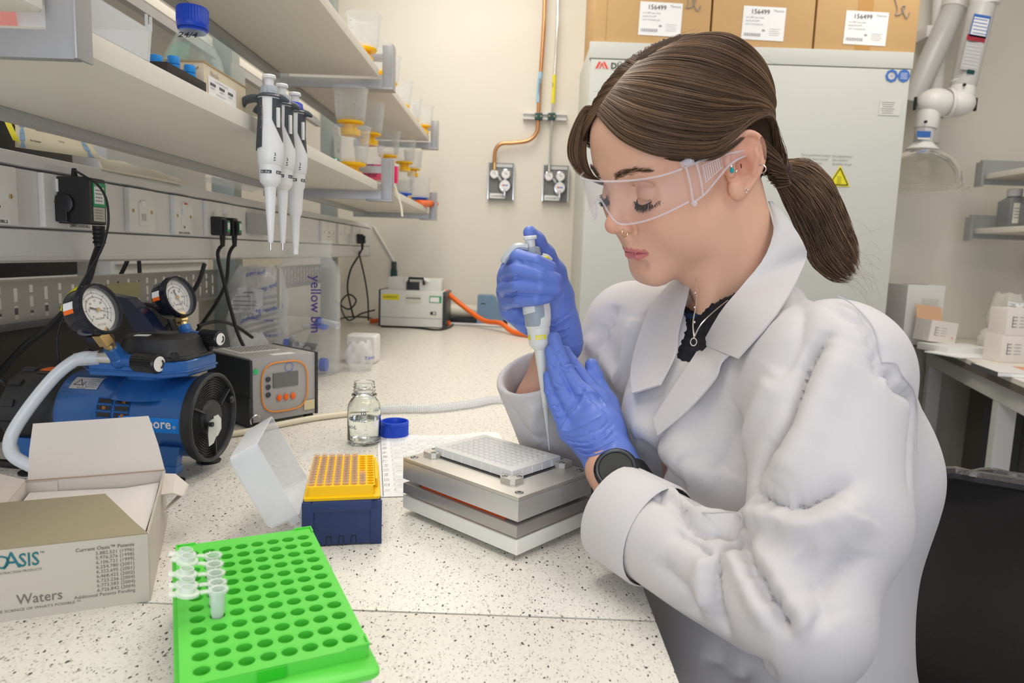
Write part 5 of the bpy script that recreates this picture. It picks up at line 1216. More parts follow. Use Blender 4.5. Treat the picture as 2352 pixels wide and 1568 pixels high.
for k, (px, X, s, m, lb) in enumerate(((824, -.40, 1.0, M_fy, 'clear and yellow filter unit nearest the camera on the upper shelf'), (852, -.415, 1.0, M_fy, 'second clear and yellow filter unit from the left on the upper shelf'), (872, -.405, .95, M_fy, 'third clear and yellow filter unit from the left on the upper shelf'),
      (906, -.42, 1.0, M_fy, 'fourth yellow filter unit on the upper shelf, just past the bracket'), (929, -.425, 1.0, M_fy, 'fifth yellow filter unit on the upper shelf, near its far end'), (960, -.39, .95, M_fy, 'furthest yellow filter unit on the upper shelf, with pen scribbles'))):
    p = LX(px, X); p.z = UT; p.y = min(p.y, 2.82)
    if k == 2: p.y += .03
    filt(p, s, m, lb, gU)
q = [(796, -.425, 1.10, M_fy, 'big filter unit at the left end, below the stacked one, on lower shelf'), (838, -.43, 1.0, M_fy, 'second filter unit of the lower shelf, holding another on top'), (917, -.43, 1.0, M_fb, 'blue based filter unit standing beside the bracket on the lower shelf'), (920, -.44, .8, M_fy, 'yellow based filter unit low between two blue ones, lower shelf'), (962, -.395, 1.0, M_fb, 'blue based filter unit with pen scribbles at the far shelf end'), (880, -.46, 1.0, M_fy, 'filter unit behind the pink box on the lower shelf')]
for (px, X, s, m, lb) in q:
    p = LX(px, X); p.z = LT; p.y = min(p.y, 2.8); p.y = {796: 1.78, 917: 2.61, 920: 2.705}.get(px, p.y); o = filt(p, s, m, lb, gL)
for (px, X, s, m, lb, dz) in ((790, -.428, 1.0, M_fy, 'top filter unit of the leftmost stack, cup upwards', .105), (838, -.43, 1.0, M_fy, 'top filter unit of the second stack from the left', .115), (880, -.46, 1.0, M_fy, 'top filter unit standing above the pink box', .115), (917, -.43, 1.0, M_fy, 'yellow filter unit stacked on the blue based one', .115), (946, -.43, .9, M_fy, 'yellow filter unit stacked above the low pair near the far bracket', .12)):
    p = LX(px, X); p.z = LT+dz; p.y = min(p.y, 2.84); p.y = 1.78 if px == 790 else p.y; filt(p, s, m, lb, gL)
t = thing('pink_box', 'bright pink and clear box marked blot buffer on the lower shelf', 'box', (-.395, 2.16, LT)); M_pk2 = mat('hot_pink_plastic', (.85, .01, .16), .3)
b = MB(); b.box((-.41, 2.02, LT+.04), (.075, .09, .04), glassy('pink_clear', (.95, .12, .3), .6, .1, .85), bev=.003); b.build('body', t)
b = MB(); b.box((-.378, 2.10, LT+.045), (.03, .03, .05), M_pk2, bev=.003); b.build('catch', t)
b = MB(); b.txt('Blot', (-.445, 1.974, LT+.05), (1, 0, 0), (0, 0, 1), .022, M_pen); b.txt('buffer', (-.445, 1.974, LT+.025), (1, 0, 0), (0, 0, 1), .020, M_pen); b.build('handwriting', t)
b = MB(); b.ell((-.44, 1.66, LT+.018), (.020, .020, .018), mat('green_glass_bead', (.10, .25, .22), .1, metal=.3)); solo(b, 'glass_stopper', 'round dark green glass stopper beside the leftmost filter stack', 'stopper', (-.44, 1.66, LT))
b = MB(); P = [at(905, 420, X=-.362), at(915, 450, X=-.361), at(922, 475, X=-.355), at(924, 497, X=-.350)]; b.patch([[p-V((0, .018, 0)), p+V((0, .018, 0))] for p in P], mat('cream_tape', (.82, .80, .68), .6), thick=.0006); solo(b, 'paper_strip', 'cream paper strip hanging off the far lower shelf edge', 'strip', P[0])
b = MB(); c = at(960, 467, X=-.385); b.cyl(c, at(1000, 468, Y=2.95), .014, m=M_orange, seg=14); solo(b, 'orange_tube', 'short orange tube sticking out at the far end of the lower shelf', 'tube', c)
# blue capped bottle
p = V((-.502, 1.09, LT)); t = thing('reagent_bottle', 'large clear bottle with ribbed blue cap and pen marks on the shelf', 'bottle', p)
b = MB(Matrix.Translation(p)); b.rot([(0, .003), (.036, 0), (.043, .006), (.043, .088), (.040, .102), (.030, .122), (.021, .138), (.0185, .144), (.0185, .165), (.016, .165), (.0165, .144), (.028, .120), (.038, .100), (.0405, .086), (.0405, .008), (0, .006)], m=M_glass, seg=48); b.build('glass_body', t)
b = MB(Matrix.Translation(p)); b.rot([(.0215, .144), (.0225, .146), (.0228, .152), (.0224, .154), (.0224, .172), (.0210, .175), (0, .176)], m=M_cap, seg=72, ribs=1, ribd=.0012, ribrange=(3, 4)); b.build('cap', t)
b = MB(Matrix.Translation(p)); b.rot([(0, .095), (.0395, .095), (.0385, .100), (.030, .117)], m=glassy('green_tint', (.55, .85, .72), .25, .1, .5), seg=40, a0=2.6, a1=5.0)
b.txt('24/4', (-.005, -.034, .118), (1, 0, 0), (0, .6, .8), .016, M_ink, .02, lift=.006); b.build('pen_marks', t)
b = MB(Matrix.Translation(p)); b.rot([(.0218, .143), (.0185, .139), (.0185, .147)], m=M_cap, seg=40); b.build('pouring_ring', t)
# kit box
p = V((-.378, .852, LT)); t = thing('kit_box', 'cream cardboard kit box with name in pencil and barcode label', 'box', (-.43, .915, LT))
M_kb = mat('cream_card', (.70, .60, .44), .6)
b = MB(); b.box((-.430, .915, LT+.019), (.100, .128, .037), M_kb, bev=.0008); b.box((-.430, .915, LT+.0378), (.1015, .1295, .002), mat('card_edge_brown', (.42, .30, .16), .7)); b.build('carton', t)
b = MB()
for k in range(60):
    x = -.400-random.random()*.03; z = LT+.004+random.random()*.03
    b.box((x+.015, .8505, z), (.0016, .0006, .0016), mat('hex_print', (.42, .27, .10), .6))
for (x, z, a) in ((-.405, LT+.020, .5), (-.398, LT+.012, -.3)): b.prism([(0, 0), (.014, .003), (.005, .001), (.012, -.003), (.003, -.001)], (x, .8505, z), (1, 0, 0), (0, 0, 1), -.0004, mat('dark_green_plastic'))
xd, zd = (0, 1, 0), (0, 0, 1)
b.txt('Nicole', (-.3795, .868, LT+.026), xd, zd, .0085, M_greyink)
b.prism([(0, 0), (.082, 0), (.082, .022), (0, .022)], (-.3797, .862, LT+.003), xd, zd, .0004, M_paper)
b.txt('Oasis PRiME HLB 96-well Plate', (-.3790, .878, LT+.0205), xd, zd, .0031, M_greyink)
for y0 in (.866, .892, .918):
    for q in range(9): b.prism([(0, 0), (.0005+.0004*(q % 2), 0), (.0005+.0004*(q % 2), .0035), (0, .0035)], (-.3790, y0+q*.0018, LT+.0145), xd, zd, .0002, M_ink)
    b.txt('186008054', (-.3790, y0, LT+.0108), xd, zd, .0028, M_greyink)
b.txt('Sorbent Batch No. 0119', (-.3790, .882, LT+.0060), xd, zd, .0028, M_greyink); b.build('label', t)
# black rack of three tubes
t = thing('tube_stand', 'small black foam stand holding three blue capped vials', 'stand', (-.40, .775, LT))
b = MB(); b.box((-.388, .800, LT+.006), (.026, .092, .012), mat('black_foam', (.035, .03, .028), .8, noise=.3, nscale=120), bev=.001); b.build('block', t)
M_bc = mat('sky_blue_cap', (.01, .26, .72), .35)
for k, (px, py, X, lb) in enumerate(((359, 141, -.392, 'leftmost of three blue capped vials in the black stand'), (399, 143, -.388, 'middle of three blue capped vials in the black stand'), (436, 163, -.386, 'rightmost of three blue capped vials in the black stand, by the kit box'))):
    p = at(px, py, X=X); s_ = 1.0; t = thing('vial', lb, 'vial', (p.x, p.y, LT+.010), group='blue capped vials in the black stand'); M = Matrix.Translation(V((p.x, p.y, LT)))
    zt = p.z-LT+.006
    b = MB(M); b.rot([(0, .012), (.0046, .012), (.0050, zt-.011), (.0050, zt-.004), (0, zt-.004)], m=M_frost, seg=20); b.rot([(.0052, .020), (.0052, zt-.016)], m=M_paper, seg=20)
    b.rot([(.0053, .023), (.0053, .026)], m=M_blueink, seg=20, a0=3.6, a1=4.1); b.build('vial_body', t)
    b = MB(M); b.rot([(0, zt), (.0060, zt), (.0064, zt-.001), (.0064, zt-.008), (.0058, zt-.0085), (.0058, zt-.010), (.0066, zt-.0105), (.0066, zt-.013), (.005, zt-.013)], m=M_bc, seg=32); b.tube([(-.006, -.003, zt-.006), (-.010, -.004, zt-.010), (-.006, -.003, zt-.013)], .0009, M_bc, 6); b.build('cap', t)
# frosted lid tray, cream bins, dish
p = V((-.40, .66, LT)); b = MB(Matrix.Translation(p)); loops(b, [rl(-.030, .030, -.052, .052, .004, 0.0), rl(-.032, .032, -.054, .054, .004, .030)], M_frost, True); loops(b, [rl(-.030, .030, -.052, .052, .004, .030), rl(-.028, .028, -.050, .050, .004, .001)], M_frost)
for y in (.043, .051): b.box((.031, y, .036), (.0022, .0024, .014), M_frost, bev=.0006)
b.box((.031, .047, .032), (.0022, .009, .005), M_frost); solo(b, 'frosted_lid', 'frosted clear box lid with hinge hook on the shelf beside the grey bracket', 'lid', p)
M_bin = mat('cream_bin', (.80, .75, .67), .45)
for (y0, y1, x1, lb) in ((.520, .578, -.384, 'right hand cream storage bin standing behind the grey bracket arm'), (.470, .516, -.384, 'left hand cream storage bin at the very edge of the frame')):
    b = MB(); b.box((x1-.06, (y0+y1)/2, LT+.035), (.12, y1-y0-.002, .068), M_bin, bev=.006, seg=3); solo(b, 'storage_bin', lb, 'bin', (x1-.06, (y0+y1)/2, LT))
b = MB(); c = V((-.43, .53, LT+.0715)); b.rot([(0, .001), (.060, .001), (.068, .006), (.070, .030), (.068, .030), (.066, .008), (.060, .003), (0, .003)], c, m=M_clear, seg=48); solo(b, 'clear_dish', 'shallow clear dish standing on the cream bins at top left', 'dish', c)
b = MB(); b.box((-.50, .66, LT+.045), (.04, .10, .085), mat('pink_card', (.85, .35, .33), .6), bev=.002); solo(b, 'pink_packet', 'salmon pink packet behind the frosted lid on the shelf', 'packet', (-.50, .66, LT))
b = MB(); b.box((-.90, 1.42, 1.82), (.08, .55, .03), mat('teal_file', (.10, .62, .45), .5), bev=.002); solo(b, 'teal_folder', 'bright teal folder lying on the far facing shelf', 'folder', (-.90, 1.42, 1.80))
b = MB(); b.box((-.95, 1.75, 1.79), (.12, .5, .05), mat('frost_box', (.80, .82, .80), .4), bev=.004); solo(b, 'pale_box', 'pale box at the far facing shelf, right of the teal folder', 'box', (-.95, 1.75, 1.765))
# ---- pipettes
M_pg = mat('charcoal_grip', (.055, .065, .075), .5, bump=.1, bscale=1200); M_pw = mat('pipette_white', (.78, .78, .78), .3); M_pgl = mat('pipette_grey', (.35, .38, .42), .4)
def pipette(name, label, M, L, colors, rngtxt, grp=None, tip='metal', wide=False, hz=0):
    """along local z from nozzle end (0) to button (L); hook towards local -x, front towards -y"""
    mg, mw, mc, mb = colors; t = thing(name, label, 'pipette', M.translation, group=grp); t.rotation_euler = M.to_euler(); bpy.context.view_layer.update() if False else None
    k = L/.235; S = M @ Matrix.Scale(k, 4)
    b = MB(S); r1 = .0075 if not wide else .0068
    pr = [(.0028, .010), (.0036, .012), (.0052, .040), (.0078, .083), (.0078, .086), (.0132, .092), (.0142, .096), (.0148, .113), (.0150, .114), (.0150, .116)]
    if wide: pr = [(.0044, .004), (.0052, .012), (.0054, .013), (.0068, .050), (.0094, .056), (.0100, .058), (.0122, .092), (.0142, .096), (.0148, .113), (.0150, .114), (.0150, .116)]
    b.rot(pr, m=mw, seg=36)
    if tip == 'metal': b.rot([(0, 0), (.0015, 0), (.0015, .010), (.0030, .0105)], m=M_chrome, seg=16)
    elif wide: b.rot([(0, -.006), (.0040, -.006), (.0042, .004)], m=mw, seg=24)
    b.build('shaft', t)
    # body: elliptical sections
    def ellip(z, rx, ry, cx=0): return [(cx+rx*math.cos(a), ry*math.sin(a), z) for a in [2*math.pi*q/36 for q in range(36)]]
    b = MB(S); loops(b, [ellip(z, rx, ry, cx) for z, rx, ry, cx in ((.1155, .0155, .0150, 0), (.117, .0163, .0160, 0), (.128, .0175, .0170, .0006), (.140, .0178, .0165, .0006), (.175, .0150, .0155, 0), (.197, .0150, .0155, 0), (.204, .0160, .0150, 0), (.2065, .0158, .0145, 0))], mw, True, True); b.build('body', t)
    # grips: left and right dark panels leaving the white band
    for s_, a_lo, a_hi in ((1, -58, 78), (-1, 112, 254)):
        b = MB(S); rows = []
        for i in range(13):
            u = i/12; row = []
            for q in range(13):
                v = q/12; a = math.radians(a_lo+(a_hi-a_lo)*v); e = abs(2*v-1); z0 = .128+.030*(1-v if s_ > 0 else v)**1.5*(0.0)+.028*( (1-math.sqrt(max(0, 1-e*e))) if True else 0)
                z0 = .130+(.045*(1-v)**2 if s_ > 0 else .008*v); z = z0+(.203-z0)*u
                rx = np.interp(z, [.128, .140, .175, .204], [.0180, .0183, .0155, .0163]); ry = np.interp(z, [.128, .140, .175, .204], [.0176, .0171, .0161, .0156]); row.append((rx*math.cos(a), ry*math.sin(a), z))
            rows.append(row)
        b.patch(rows, mg); b.build('grip', t)
    b = MB(S); loops(b, [ellip(.2045, .0172, .0162), ellip(.206, .0178, .0168), ellip(.2085, .0150, .0140), ellip(.2092, .008, .008)], mg, True, True); b.tube([(.014, 0, .2055), (.020, 0, .2045), (.026, 0, .2010)], [.006, .0045, .002], mg, 10, flat=.9); b.build('head_cover', t)
    b = MB(S); b.tube([(-.006, 0, .2025+hz), (-.020, 0, .2040+hz), (-.033, 0, .2005+hz*.6), (-.038, 0, .1935+hz*.6)], [.0062, .0056, .005, .0042], mc, 12, flat=1.5 if not hz else 2.1); b.build('finger_hook', t)
    b = MB(S); b.rot([(.0085, .2085), (.0118, .210), (.0105, .219), (.0092, .2205), (0, .2205)], m=mb, seg=24, ribs=1, ribd=.0014, ribrange=(1, 2)); b.build('volume_dial', t)
    b = MB(S); b.rot([(.0060, .220), (.0060, .229), (.0088, .2305), (.0090, .2335), (.0078, .235), (0, .2352)], m=mw, seg=28); b.build('push_button', t)
    b = MB(S); bd = mg
    def cband(a0, a1, z0, z1, m, R=.0149): 
        vs = []; n = 8
        for q in range(n+1):
            a = a0+(a1-a0)*q/n
            for z in (z0, z1): vs.append((R*math.cos(a), R*math.sin(a), z))
        b.add(vs, [(2*q, 2*q+2, 2*q+3, 2*q+1) for q in range(n)], m)
    rd = math.radians
    if tip == 'metal' or wide:
        for a0 in (-125, -38): cband(rd(a0), rd(a0+62), .1035, .1078, mg, .0149); vs, fs = text_polys(rngtxt, .0030, .02); b.add([(.01505*math.cos(rd(a0+4)+v.x/.015), .01505*math.sin(rd(a0+4)+v.x/.015), .1045+v.y) for v in vs], fs, M_paper)
        vs, fs = text_polys('Transferpette S', .0048, 0); b.add([(-.0055-v.y+.0025, -.0172+abs(.166+v.x-.175)*.03, .162+v.x) for v in vs], fs, M_greyink)
        b.box((.0145, -.0085, .178), (.004, .004, .026), M_white, bev=.0006, R=Matrix.Rotation(-.5, 3, 'Z')); vs, fs = text_polys('IVD', .0075, .02); b.add([(.0125-v.y*.9, -.0135+(.0125-v.y)*0, .120+v.x) for v in vs], fs, M_ink)
    b.build('printing', t)
    return t
def pipM(tipp, rz, s=1): return Matrix.Translation(V(tipp)) @ Matrix.Rotation(rz, 4, 'Z')
gP = 'pipettes hanging from the lower shelf edge'
lp = [(622, 571, -.345, .236, (M_pg, M_pw, M_pg, M_pgl), '0,5 - 10 \u00b5l', 'nearest charcoal and white pipette hanging on the shelf edge', False), (650, 586, -.345, .236, (M_pg, M_pw, M_pg, M_pgl), '0,1 - 2,5 \u00b5l', 'middle charcoal and white pipette hanging on the shelf edge', False), (679, 583, -.343, .236, (M_pg, M_pw, M_pg, mat('royal_blue', (.02, .05, .45), .4)), '100 - 1000', 'furthest pipette on the shelf edge, with the blue volume dial', True)]
for (px, py, X, L_, col, tx_, lb, wd) in lp:
    p = at(px, py, X=X); p.z = 1.232; pipette('pipette', lb, pipM(p, math.radians(0)), L_, col, tx_, gP, 'metal' if not wd else 'none', wd)
# ---- sockets, adapter, plugs on the trunking
M_sock = mat('socket_white', (.80, .79, .77), .25)
def YT(px, X=TX): return X/((px-1176)/FPX)
def plate(pa, pb, label, kind, txt=None, gap=0):
    y0, y1 = YT(pa), YT(pb); t = thing('socket_plate', label, 'socket plate', (TX, (y0+y1)/2, 1.2895)); yc = (y0+y1)/2; w_ = y1-y0
    b = MB(); b.box((TX+.0035, yc, 1.2895), (.009, w_, .0745), M_sock, bev=.002); 
    b.build('faceplate', t); b = MB()
    for s_ in (-1, 1): b.rot([(0, .0005), (.0032, .0005), (.0032, 0)], (TX+.0085, yc+s_*w_*.36, 1.289), (1, 0, 0), M_brass if kind != 'x' else M_steel, 12); b.box((TX+.0092, yc+s_*w_*.36, 1.289), (.0004, .0006, .005), M_dark)
    b.build('screw', t)
    b = MB()
    if kind == 'data': b.box((TX+.0085, yc, 1.285), (.003, .026, .040), M_sock, bev=.001); b.box((TX+.0104, yc, 1.279), (.001, .014, .012), mat('socket_shadow', (.55, .54, .52), .5)); b.box((TX+.0102, yc, 1.302), (.0006, .014, .010), M_paper)
    if kind == 'switch': b.box((TX+.009, yc, 1.303), (.004, .018, .024), M_sock, bev=.001); b.box((TX+.0112, yc+.002, 1.313), (.0008, .014, .003), M_red); b.rot([(0, .0005), (.0022, .0005)], (TX+.0085, yc, 1.268), (1, 0, 0), M_dark, 10); b.box((TX+.0082, yc, 1.279), (.001, .022, .016), M_sock, bev=.0004)
    if kind in ('power', 'dual'):
        for y in ((yc,) if kind == 'power' else (yc-w_*.22, yc+w_*.22)):
            b.box((TX+.009, y-.012, 1.312), (.004, .012, .018), M_sock, bev=.001)
            for (a, c, e) in ((0, 1.290, (.0006, .003, .008)), (-.009, 1.275, (.0006, .006, .003)), (.009, 1.275, (.0006, .006, .003))): b.box((TX+.0084, y+a, c), e, M_dark)
    if b.v: b.build('switch', t)
    if txt:
        b = MB(); b.box((TX+.0082, yc, 1.2575), (.0006, min(w_*.8, .055), .0085), M_paper); b.txt(txt, (TX+.0087, yc-min(w_*.37, .025), 1.2548), (0, 1, 0), (0, 0, 1), .0058, M_ink, .01, w=min(w_*.72, .048)); b.build('name_label', t)
    return t
plate(-95, 28, 'white socket plate cut by the left frame edge', 'power', '1DB9S13/DBL2'); plate(90, 238, 'double socket plate behind the black power adapter', 'dual', 'DB9S13/03/DBL2')
plate(284, 343, 'white data outlet plate, first to the right of the black adapter', 'data'); plate(388, 430, 'white switched spur plate with a red neon mark', 'switch', 'DB9S13/03/DBL2'); plate(463, 522, 'double socket plate carrying two black plugs', 'dual')
plate(727, 758, 'white socket plate behind the big clear jar', 'power'); plate(766, 792, 'white socket plate with red mark, right of the big jar', 'switch'); plate(800, 822, 'last socket plate, holding the far black plug', 'dual')
b = MB(); y0, y1 = YT(560), YT(606); b.patch([[V((TX+.001, y0, z)), V((TX+.012, y0+.01, z)), V((TX+.022, y0+.04, z)), V((TX+.022, y1-.02, z)), V((TX+.001, y1, z))] for z in (1.2655, 1.316)], mat('cover_grey', (.42, .42, .42), .4), thick=.001)
b.add([V((TX+.001, y0, 1.316)), V((TX+.012, y0+.01, 1.316)), V((TX+.022, y0+.04, 1.316)), V((TX+.022, y1-.02, 1.316)), V((TX+.001, y1, 1.316))], [(0, 1, 2, 3, 4)], mat('cover_grey')); solo(b, 'outlet_cover', 'small grey curved hood on the trunking right of the two plugs', 'cover', (TX, (y0+y1)/2, 1.29))
# adapter
ya = .985; t = thing('power_adapter', 'chunky black power adapter plugged in, with green test sticker', 'adapter', (-.63, 1.01, 1.26))
b = MB(); b.box((-.630, ya+.022, 1.292), (.046, .042, .066), M_black, bev=.004, seg=3); b.cyl((-.6415, ya-.004, 1.287), (-.6415, ya+.01, 1.287), .0145, m=M_black, seg=28, bev=.002); b.box((-.644, ya-.001, 1.275), (.018, .008, .028), M_black, bev=.003); b.build('casing', t)
b = MB(); b.box((-.6065, ya+.026, 1.302), (.001, .030, .034), M_green, bev=.0003); b.box((-.6058, ya+.024, 1.301), (.001, .022, .024), M_paper); b.txt('PASSED', (-.6058, ya+.013, 1.3135), (0, 1, 0), (0, 0, 1), .0045, M_paper, .02); b.box((-.6065, ya+.024, 1.274), (.001, .026, .020), mat('grey_cream', (.55, .53, .45), .5))
for q in range(4): b.box((-.6050, ya+.022, 1.308-q*.005), (.0005, .016, .0012), M_greyink); b.box((-.6058, ya+.022, 1.280-q*.004), (.0005, .018, .001), M_greyink)
b.build('sticker', t)
c1 = V((-.612, ya+.030, 1.258)); b = MB(); b.cyl(c1, c1-V((0, 0, .030)), .0085, .0065, M_rubber, 16); 
for q in range(4): b.rot([(.0075, 0), (.009, .002), (.0075, .004)], c1-V((0, 0, .008+q*.006)), (0, 0, 1), M_rubber, 16)
b.tube([c1-V((0, 0, .028))]+[at(x, y, Y=1.04) for x, y in ((215, 600), (203, 640), (183, 672), (150, 714), (110, 755), (60, 792), (10, 845), (-25, 890))], .0052, M_cab, 10); b.build('thick_cable', t)
b = MB(); c2 = V((-.638, ya+.02, 1.326)); b.cyl(c2, c2+V((0, 0, .012)), .0045, .003, M_rubber, 12)
b.tube([c2+V((0, 0, .010))]+[at(x, y, Y=.985) for x, y in ((195, 405), (225, 425), (243, 455), (249, 495), (246, 530), (232, 575), (200, 630), (170, 680), (150, 720), (134, 765), (133, 800), (137, 840))], .0017, M_cab, 8); b.build('thin_cable', t)
b = MB(); a, c = at(192, 662, Y=1.035), at(150, 714, Y=1.035); b.tube([a, (a+c)/2+V((-.004, 0, .004)), c], .0072, M_yellow, 12); b.box(at(168, 700, Y=1.024), (.010, .001, .008), M_orange, R=Matrix.Rotation(.8, 3, 'Y')); b.build('yellow_tag', t)
def plug(px, py, dpx, label, cabpts, grp, s=1.0):
    y = YT(px+(dpx), -.645); z = at(px, py, Y=y).z; t = thing('power_plug', label, 'plug', (-.642, y, z), group=grp)
    b = MB(); b.box((-.640, y+.008, z), (.024, .026*s, .040*s), M_black, bev=.005, seg=3); b.box((-.624, y+.010, z-.002), (.009, .020*s, .032*s), M_black, bev=.004); b.build('plug_body', t)
    b = MB(); b.box((-.6190, y+.009, z), (.001, .013, .022), M_green); b.box((-.6184, y+.009, z+.001), (.001, .010, .014), M_paper); b.build('sticker', t)
    b = MB(); c = V((-.632, y+.008, z-.019)); b.cyl(c, c-V((0, 0, .024)), .006, .0045, M_rubber, 14); b.tube([c-V((0, 0, .02))]+cabpts, .0040, M_cab, 8); b.build('cable', t)
plug(476, 518, 12, 'left black plug with green sticker in the double socket', [at(x, y, Y=1.50) for x, y in ((500, 585), (515, 650), (530, 710), (548, 770), (572, 818))], 'pair of black plugs')
plug(504, 520, 12, 'right black plug with green sticker in the double socket', [at(x, y, Y=1.56) for x, y in ((526, 585), (520, 645), (500, 690), (470, 735), (450, 765), (435, 800))], 'pair of black plugs')
plug(812, 548, 4, 'far black plug above the tangle of cable near the back wall', [at(822, 590, Y=2.92), at(805, 620, Y=2.95), at(798, 660, Y=2.95), at(805, 700, Y=2.95), at(812, 728, Y=2.97)], None)
cable([at(823, 575, Y=2.90), at(838, 640, Y=2.9), at(845, 690, Y=2.88), at(846, 736, Y=2.86)], .0035, 'second thin black cable hanging from the far plug to the white pump')
cable([at(770, 690, Y=2.8), at(800, 710, Y=2.8), at(818, 690, Y=2.8), at(800, 676, Y=2.8), at(782, 700, Y=2.79), at(800, 735, Z=BZ+.006), at(830, 720, Y=2.8), at(860, 712, Y=2.85)], .0035, 'coiled black cable knotted behind the jar and white pump')
cable([at(772, 735, Z=BZ+.006), at(800, 728, Z=BZ+.008), at(840, 728, Z=BZ+.005), at(862, 735, Z=BZ+.006)], .0035, 'black cable lying flat left of the white pump')
cable([at(455, 748, Y=1.45), at(500, 738, Y=1.5), at(540, 748, Y=1.6), at(580, 775, Y=1.65)], .004, 'black cable arching behind the second gauge')
for k, (pts, lb) in enumerate(((((300, 735), (330, 700), (380, 720), (400, 770), (380, 800)), 'black cable looping behind the pump handle'), (((350, 800), (420, 700), (455, 650), (470, 605)), 'black cable running up under the trunking'), (((285, 760), (310, 720), (345, 745), (375, 800)), 'black cable bundle behind the pump head'), (((262, 660), (292, 600), (296, 570)), 'short black cable passing behind the trunking'), (((322, 650), (320, 610), (318, 580)), 'second short black cable passing behind the trunking'))):
    cable([at(x, y, Y=1.32+.06*k) for x, y in pts], .0045, lb)
cable([at(0, 878, Y=1.15), at(25, 860, Y=1.15), at(70, 850, Y=1.16), at(120, 862, Y=1.16)], .0085, 'pale thick tube curled behind the pump rear', 'pale_tube', mat('pale_grey_tube', (.62, .60, .54), .4))
cable([at(-5, 870, Y=.99), at(20, 885, Y=.99), at(45, 892, Y=.96)], .004, 'black cable entering the rear of the blue pump')
cable([at(-8, 1062, Z=BZ+.005), at(30, 1066, Z=BZ+.005), at(70, 1068, Z=BZ+.005)], .006, 'flat black cable on the bench behind the carton flap')
# ---- slotted tray under the trunking and equipment behind
t = thing('slotted_tray', 'long grey slotted metal cable tray below the trunking', 'cable tray', (-.80, 1.7, 1.10)); M_tr = mat('galvanised_tray', (.42, .40, .37), .4, metal=.4)
b = MB(); z0, z1 = 1.098, 1.168; per = .036; yy0, yy1 = .85, 2.85; Xt = -.80; n = int((yy1-yy0)/per)
for i in range(n):
    ya_ = yy0+i*per; hw = .008
    b.add([(Xt, ya_, z0), (Xt, ya_+per-hw, z0), (Xt, ya_+per-hw, z1), (Xt, ya_, z1)], [(0, 1, 2, 3)], M_tr)
    segs = [z0, z0+.012, z0+.020, z0+.026, z0+.044, z0+.050, z0+.062, z1] if i % 2 else [z0, z0+.008, z0+.030, z0+.036, z0+.058, z0+.064, z0+.064, z1]
    for q in range(0, 8, 2): b.add([(Xt, ya_+per-hw, segs[q]), (Xt, ya_+per, segs[q]), (Xt, ya_+per, segs[q+1]), (Xt, ya_+per-hw, segs[q+1])], [(0, 1, 2, 3)], M_tr)
b.box((Xt-.05, (yy0+yy1)/2, z0-.001), (.10, yy1-yy0, .002), M_tr); b.box((Xt+.003, (yy0+yy1)/2, z0-.002), (.008, yy1-yy0, .006), M_tr); b.box((Xt+.001, (yy0+yy1)/2, z1+.001), (.004, yy1-yy0, .003), M_tr)
b.build('tray', t)
b = MB(); b.box((Xt+.0015, YT(275, Xt), 1.135), (.0006, .12, .035), mat('faded_yellow_tape', (.42, .39, .20), .5)); b.build('yellow_tape', t)
b = MB(); b.box((-.90, 1.30, BZ+.088), (.22, .62, .174), mat('black_brown_case', (.022, .018, .016), .5), bev=.004); b.box((-.785, 1.30, BZ+.178), (.03, .64, .006), M_dark); solo(b, 'instrument_case', 'long black instrument case lying behind the blue pump', 'case', (-.90, 1.30, BZ))
t = thing('black_monitor', 'glossy black equipment on a white base seen through the gap under the trunking', 'equipment', (-1.25, 1.45, BZ)); b = MB(); b.box((-1.25, 1.45, 1.325), (.30, .56, .35), M_black, bev=.004); b.build('screen', t); b = MB(); b.box((-1.25, 1.45, 1.035), (.30, .56, .229), M_white, bev=.004); b.build('base', t)
b = MB(); b.box((-1.2, 2.12, 1.20), (.25, .58, .56), M_white, bev=.006)
for k in range(6): b.box((-1.07, 2.12, 1.18+k*.02), (.012, .54, .012), M_white, bev=.003)
solo(b, 'white_instrument', 'white louvred instrument behind the slotted tray', 'instrument', (-1.2, 2.12, BZ))
b = MB(); b.box((-.86, 2.20, BZ+.09), (.10, .46, .18), mat('beige_case', (.62, .58, .50), .5), bev=.004)
for i in range(16):
    for j in range(7): b.box((-.8088, 2.0+i*.026, BZ+.035+j*.019), (.002, .017, .010), M_dark)
solo(b, 'vented_case', 'beige case with rows of vent slots behind the plug cables', 'case', (-.86, 2.20, BZ))
# ---- papers and bags on top of the trunking
t = thing('certificate', 'curling cream certificate with blue border lying on the trunking', 'certificate', (-.72, 1.0, 1.385)); M_cert = mat('cream_certificate', (.70, .64, .48), .6)
def CP(px, py, X): return at(px, py, X=X)
rows = [[CP(35+u*160-18, 245+u*45, -.735+.0*u), CP(35+u*170, 290+u*35, -.715), CP(35+u*195, 338+u*27, -.695)] for u in [i/8 for i in range(9)]]
b = MB(); b.patch([list(r) for r in zip(*rows)], M_cert, thick=.0005); b.build('sheet', t)
b = MB()
def cpt(u, v): # u across, v down
    i = min(int(u*8), 7); f = u*8-i; a = [rows[i][k].lerp(rows[i+1][k], f) for k in range(3)]; k = 0 if v < .5 else 1; return a[k].lerp(a[k+1], v*2-k)+V((.0012, -.0006, .0))
for u0 in (.05, .86): 
    for k in range(6): b.add([cpt(u0+.02*(k % 2), k/6), cpt(u0+.07-.02*(k % 2), k/6), cpt(u0+.07, (k+.9)/6), cpt(u0, (k+.9)/6)], [(0, 3, 2, 1)], mat('border_blue', (.25, .40, .60), .6))
def ctxt(s, u, v, sz, m=M_ink, w=.5):
    vs, fs = text_polys(s, 1.0, .01); k = w/max(q.x for q in vs); b.add([cpt(u+q.x*k, v-q.y*sz) for q in vs], fs, m)
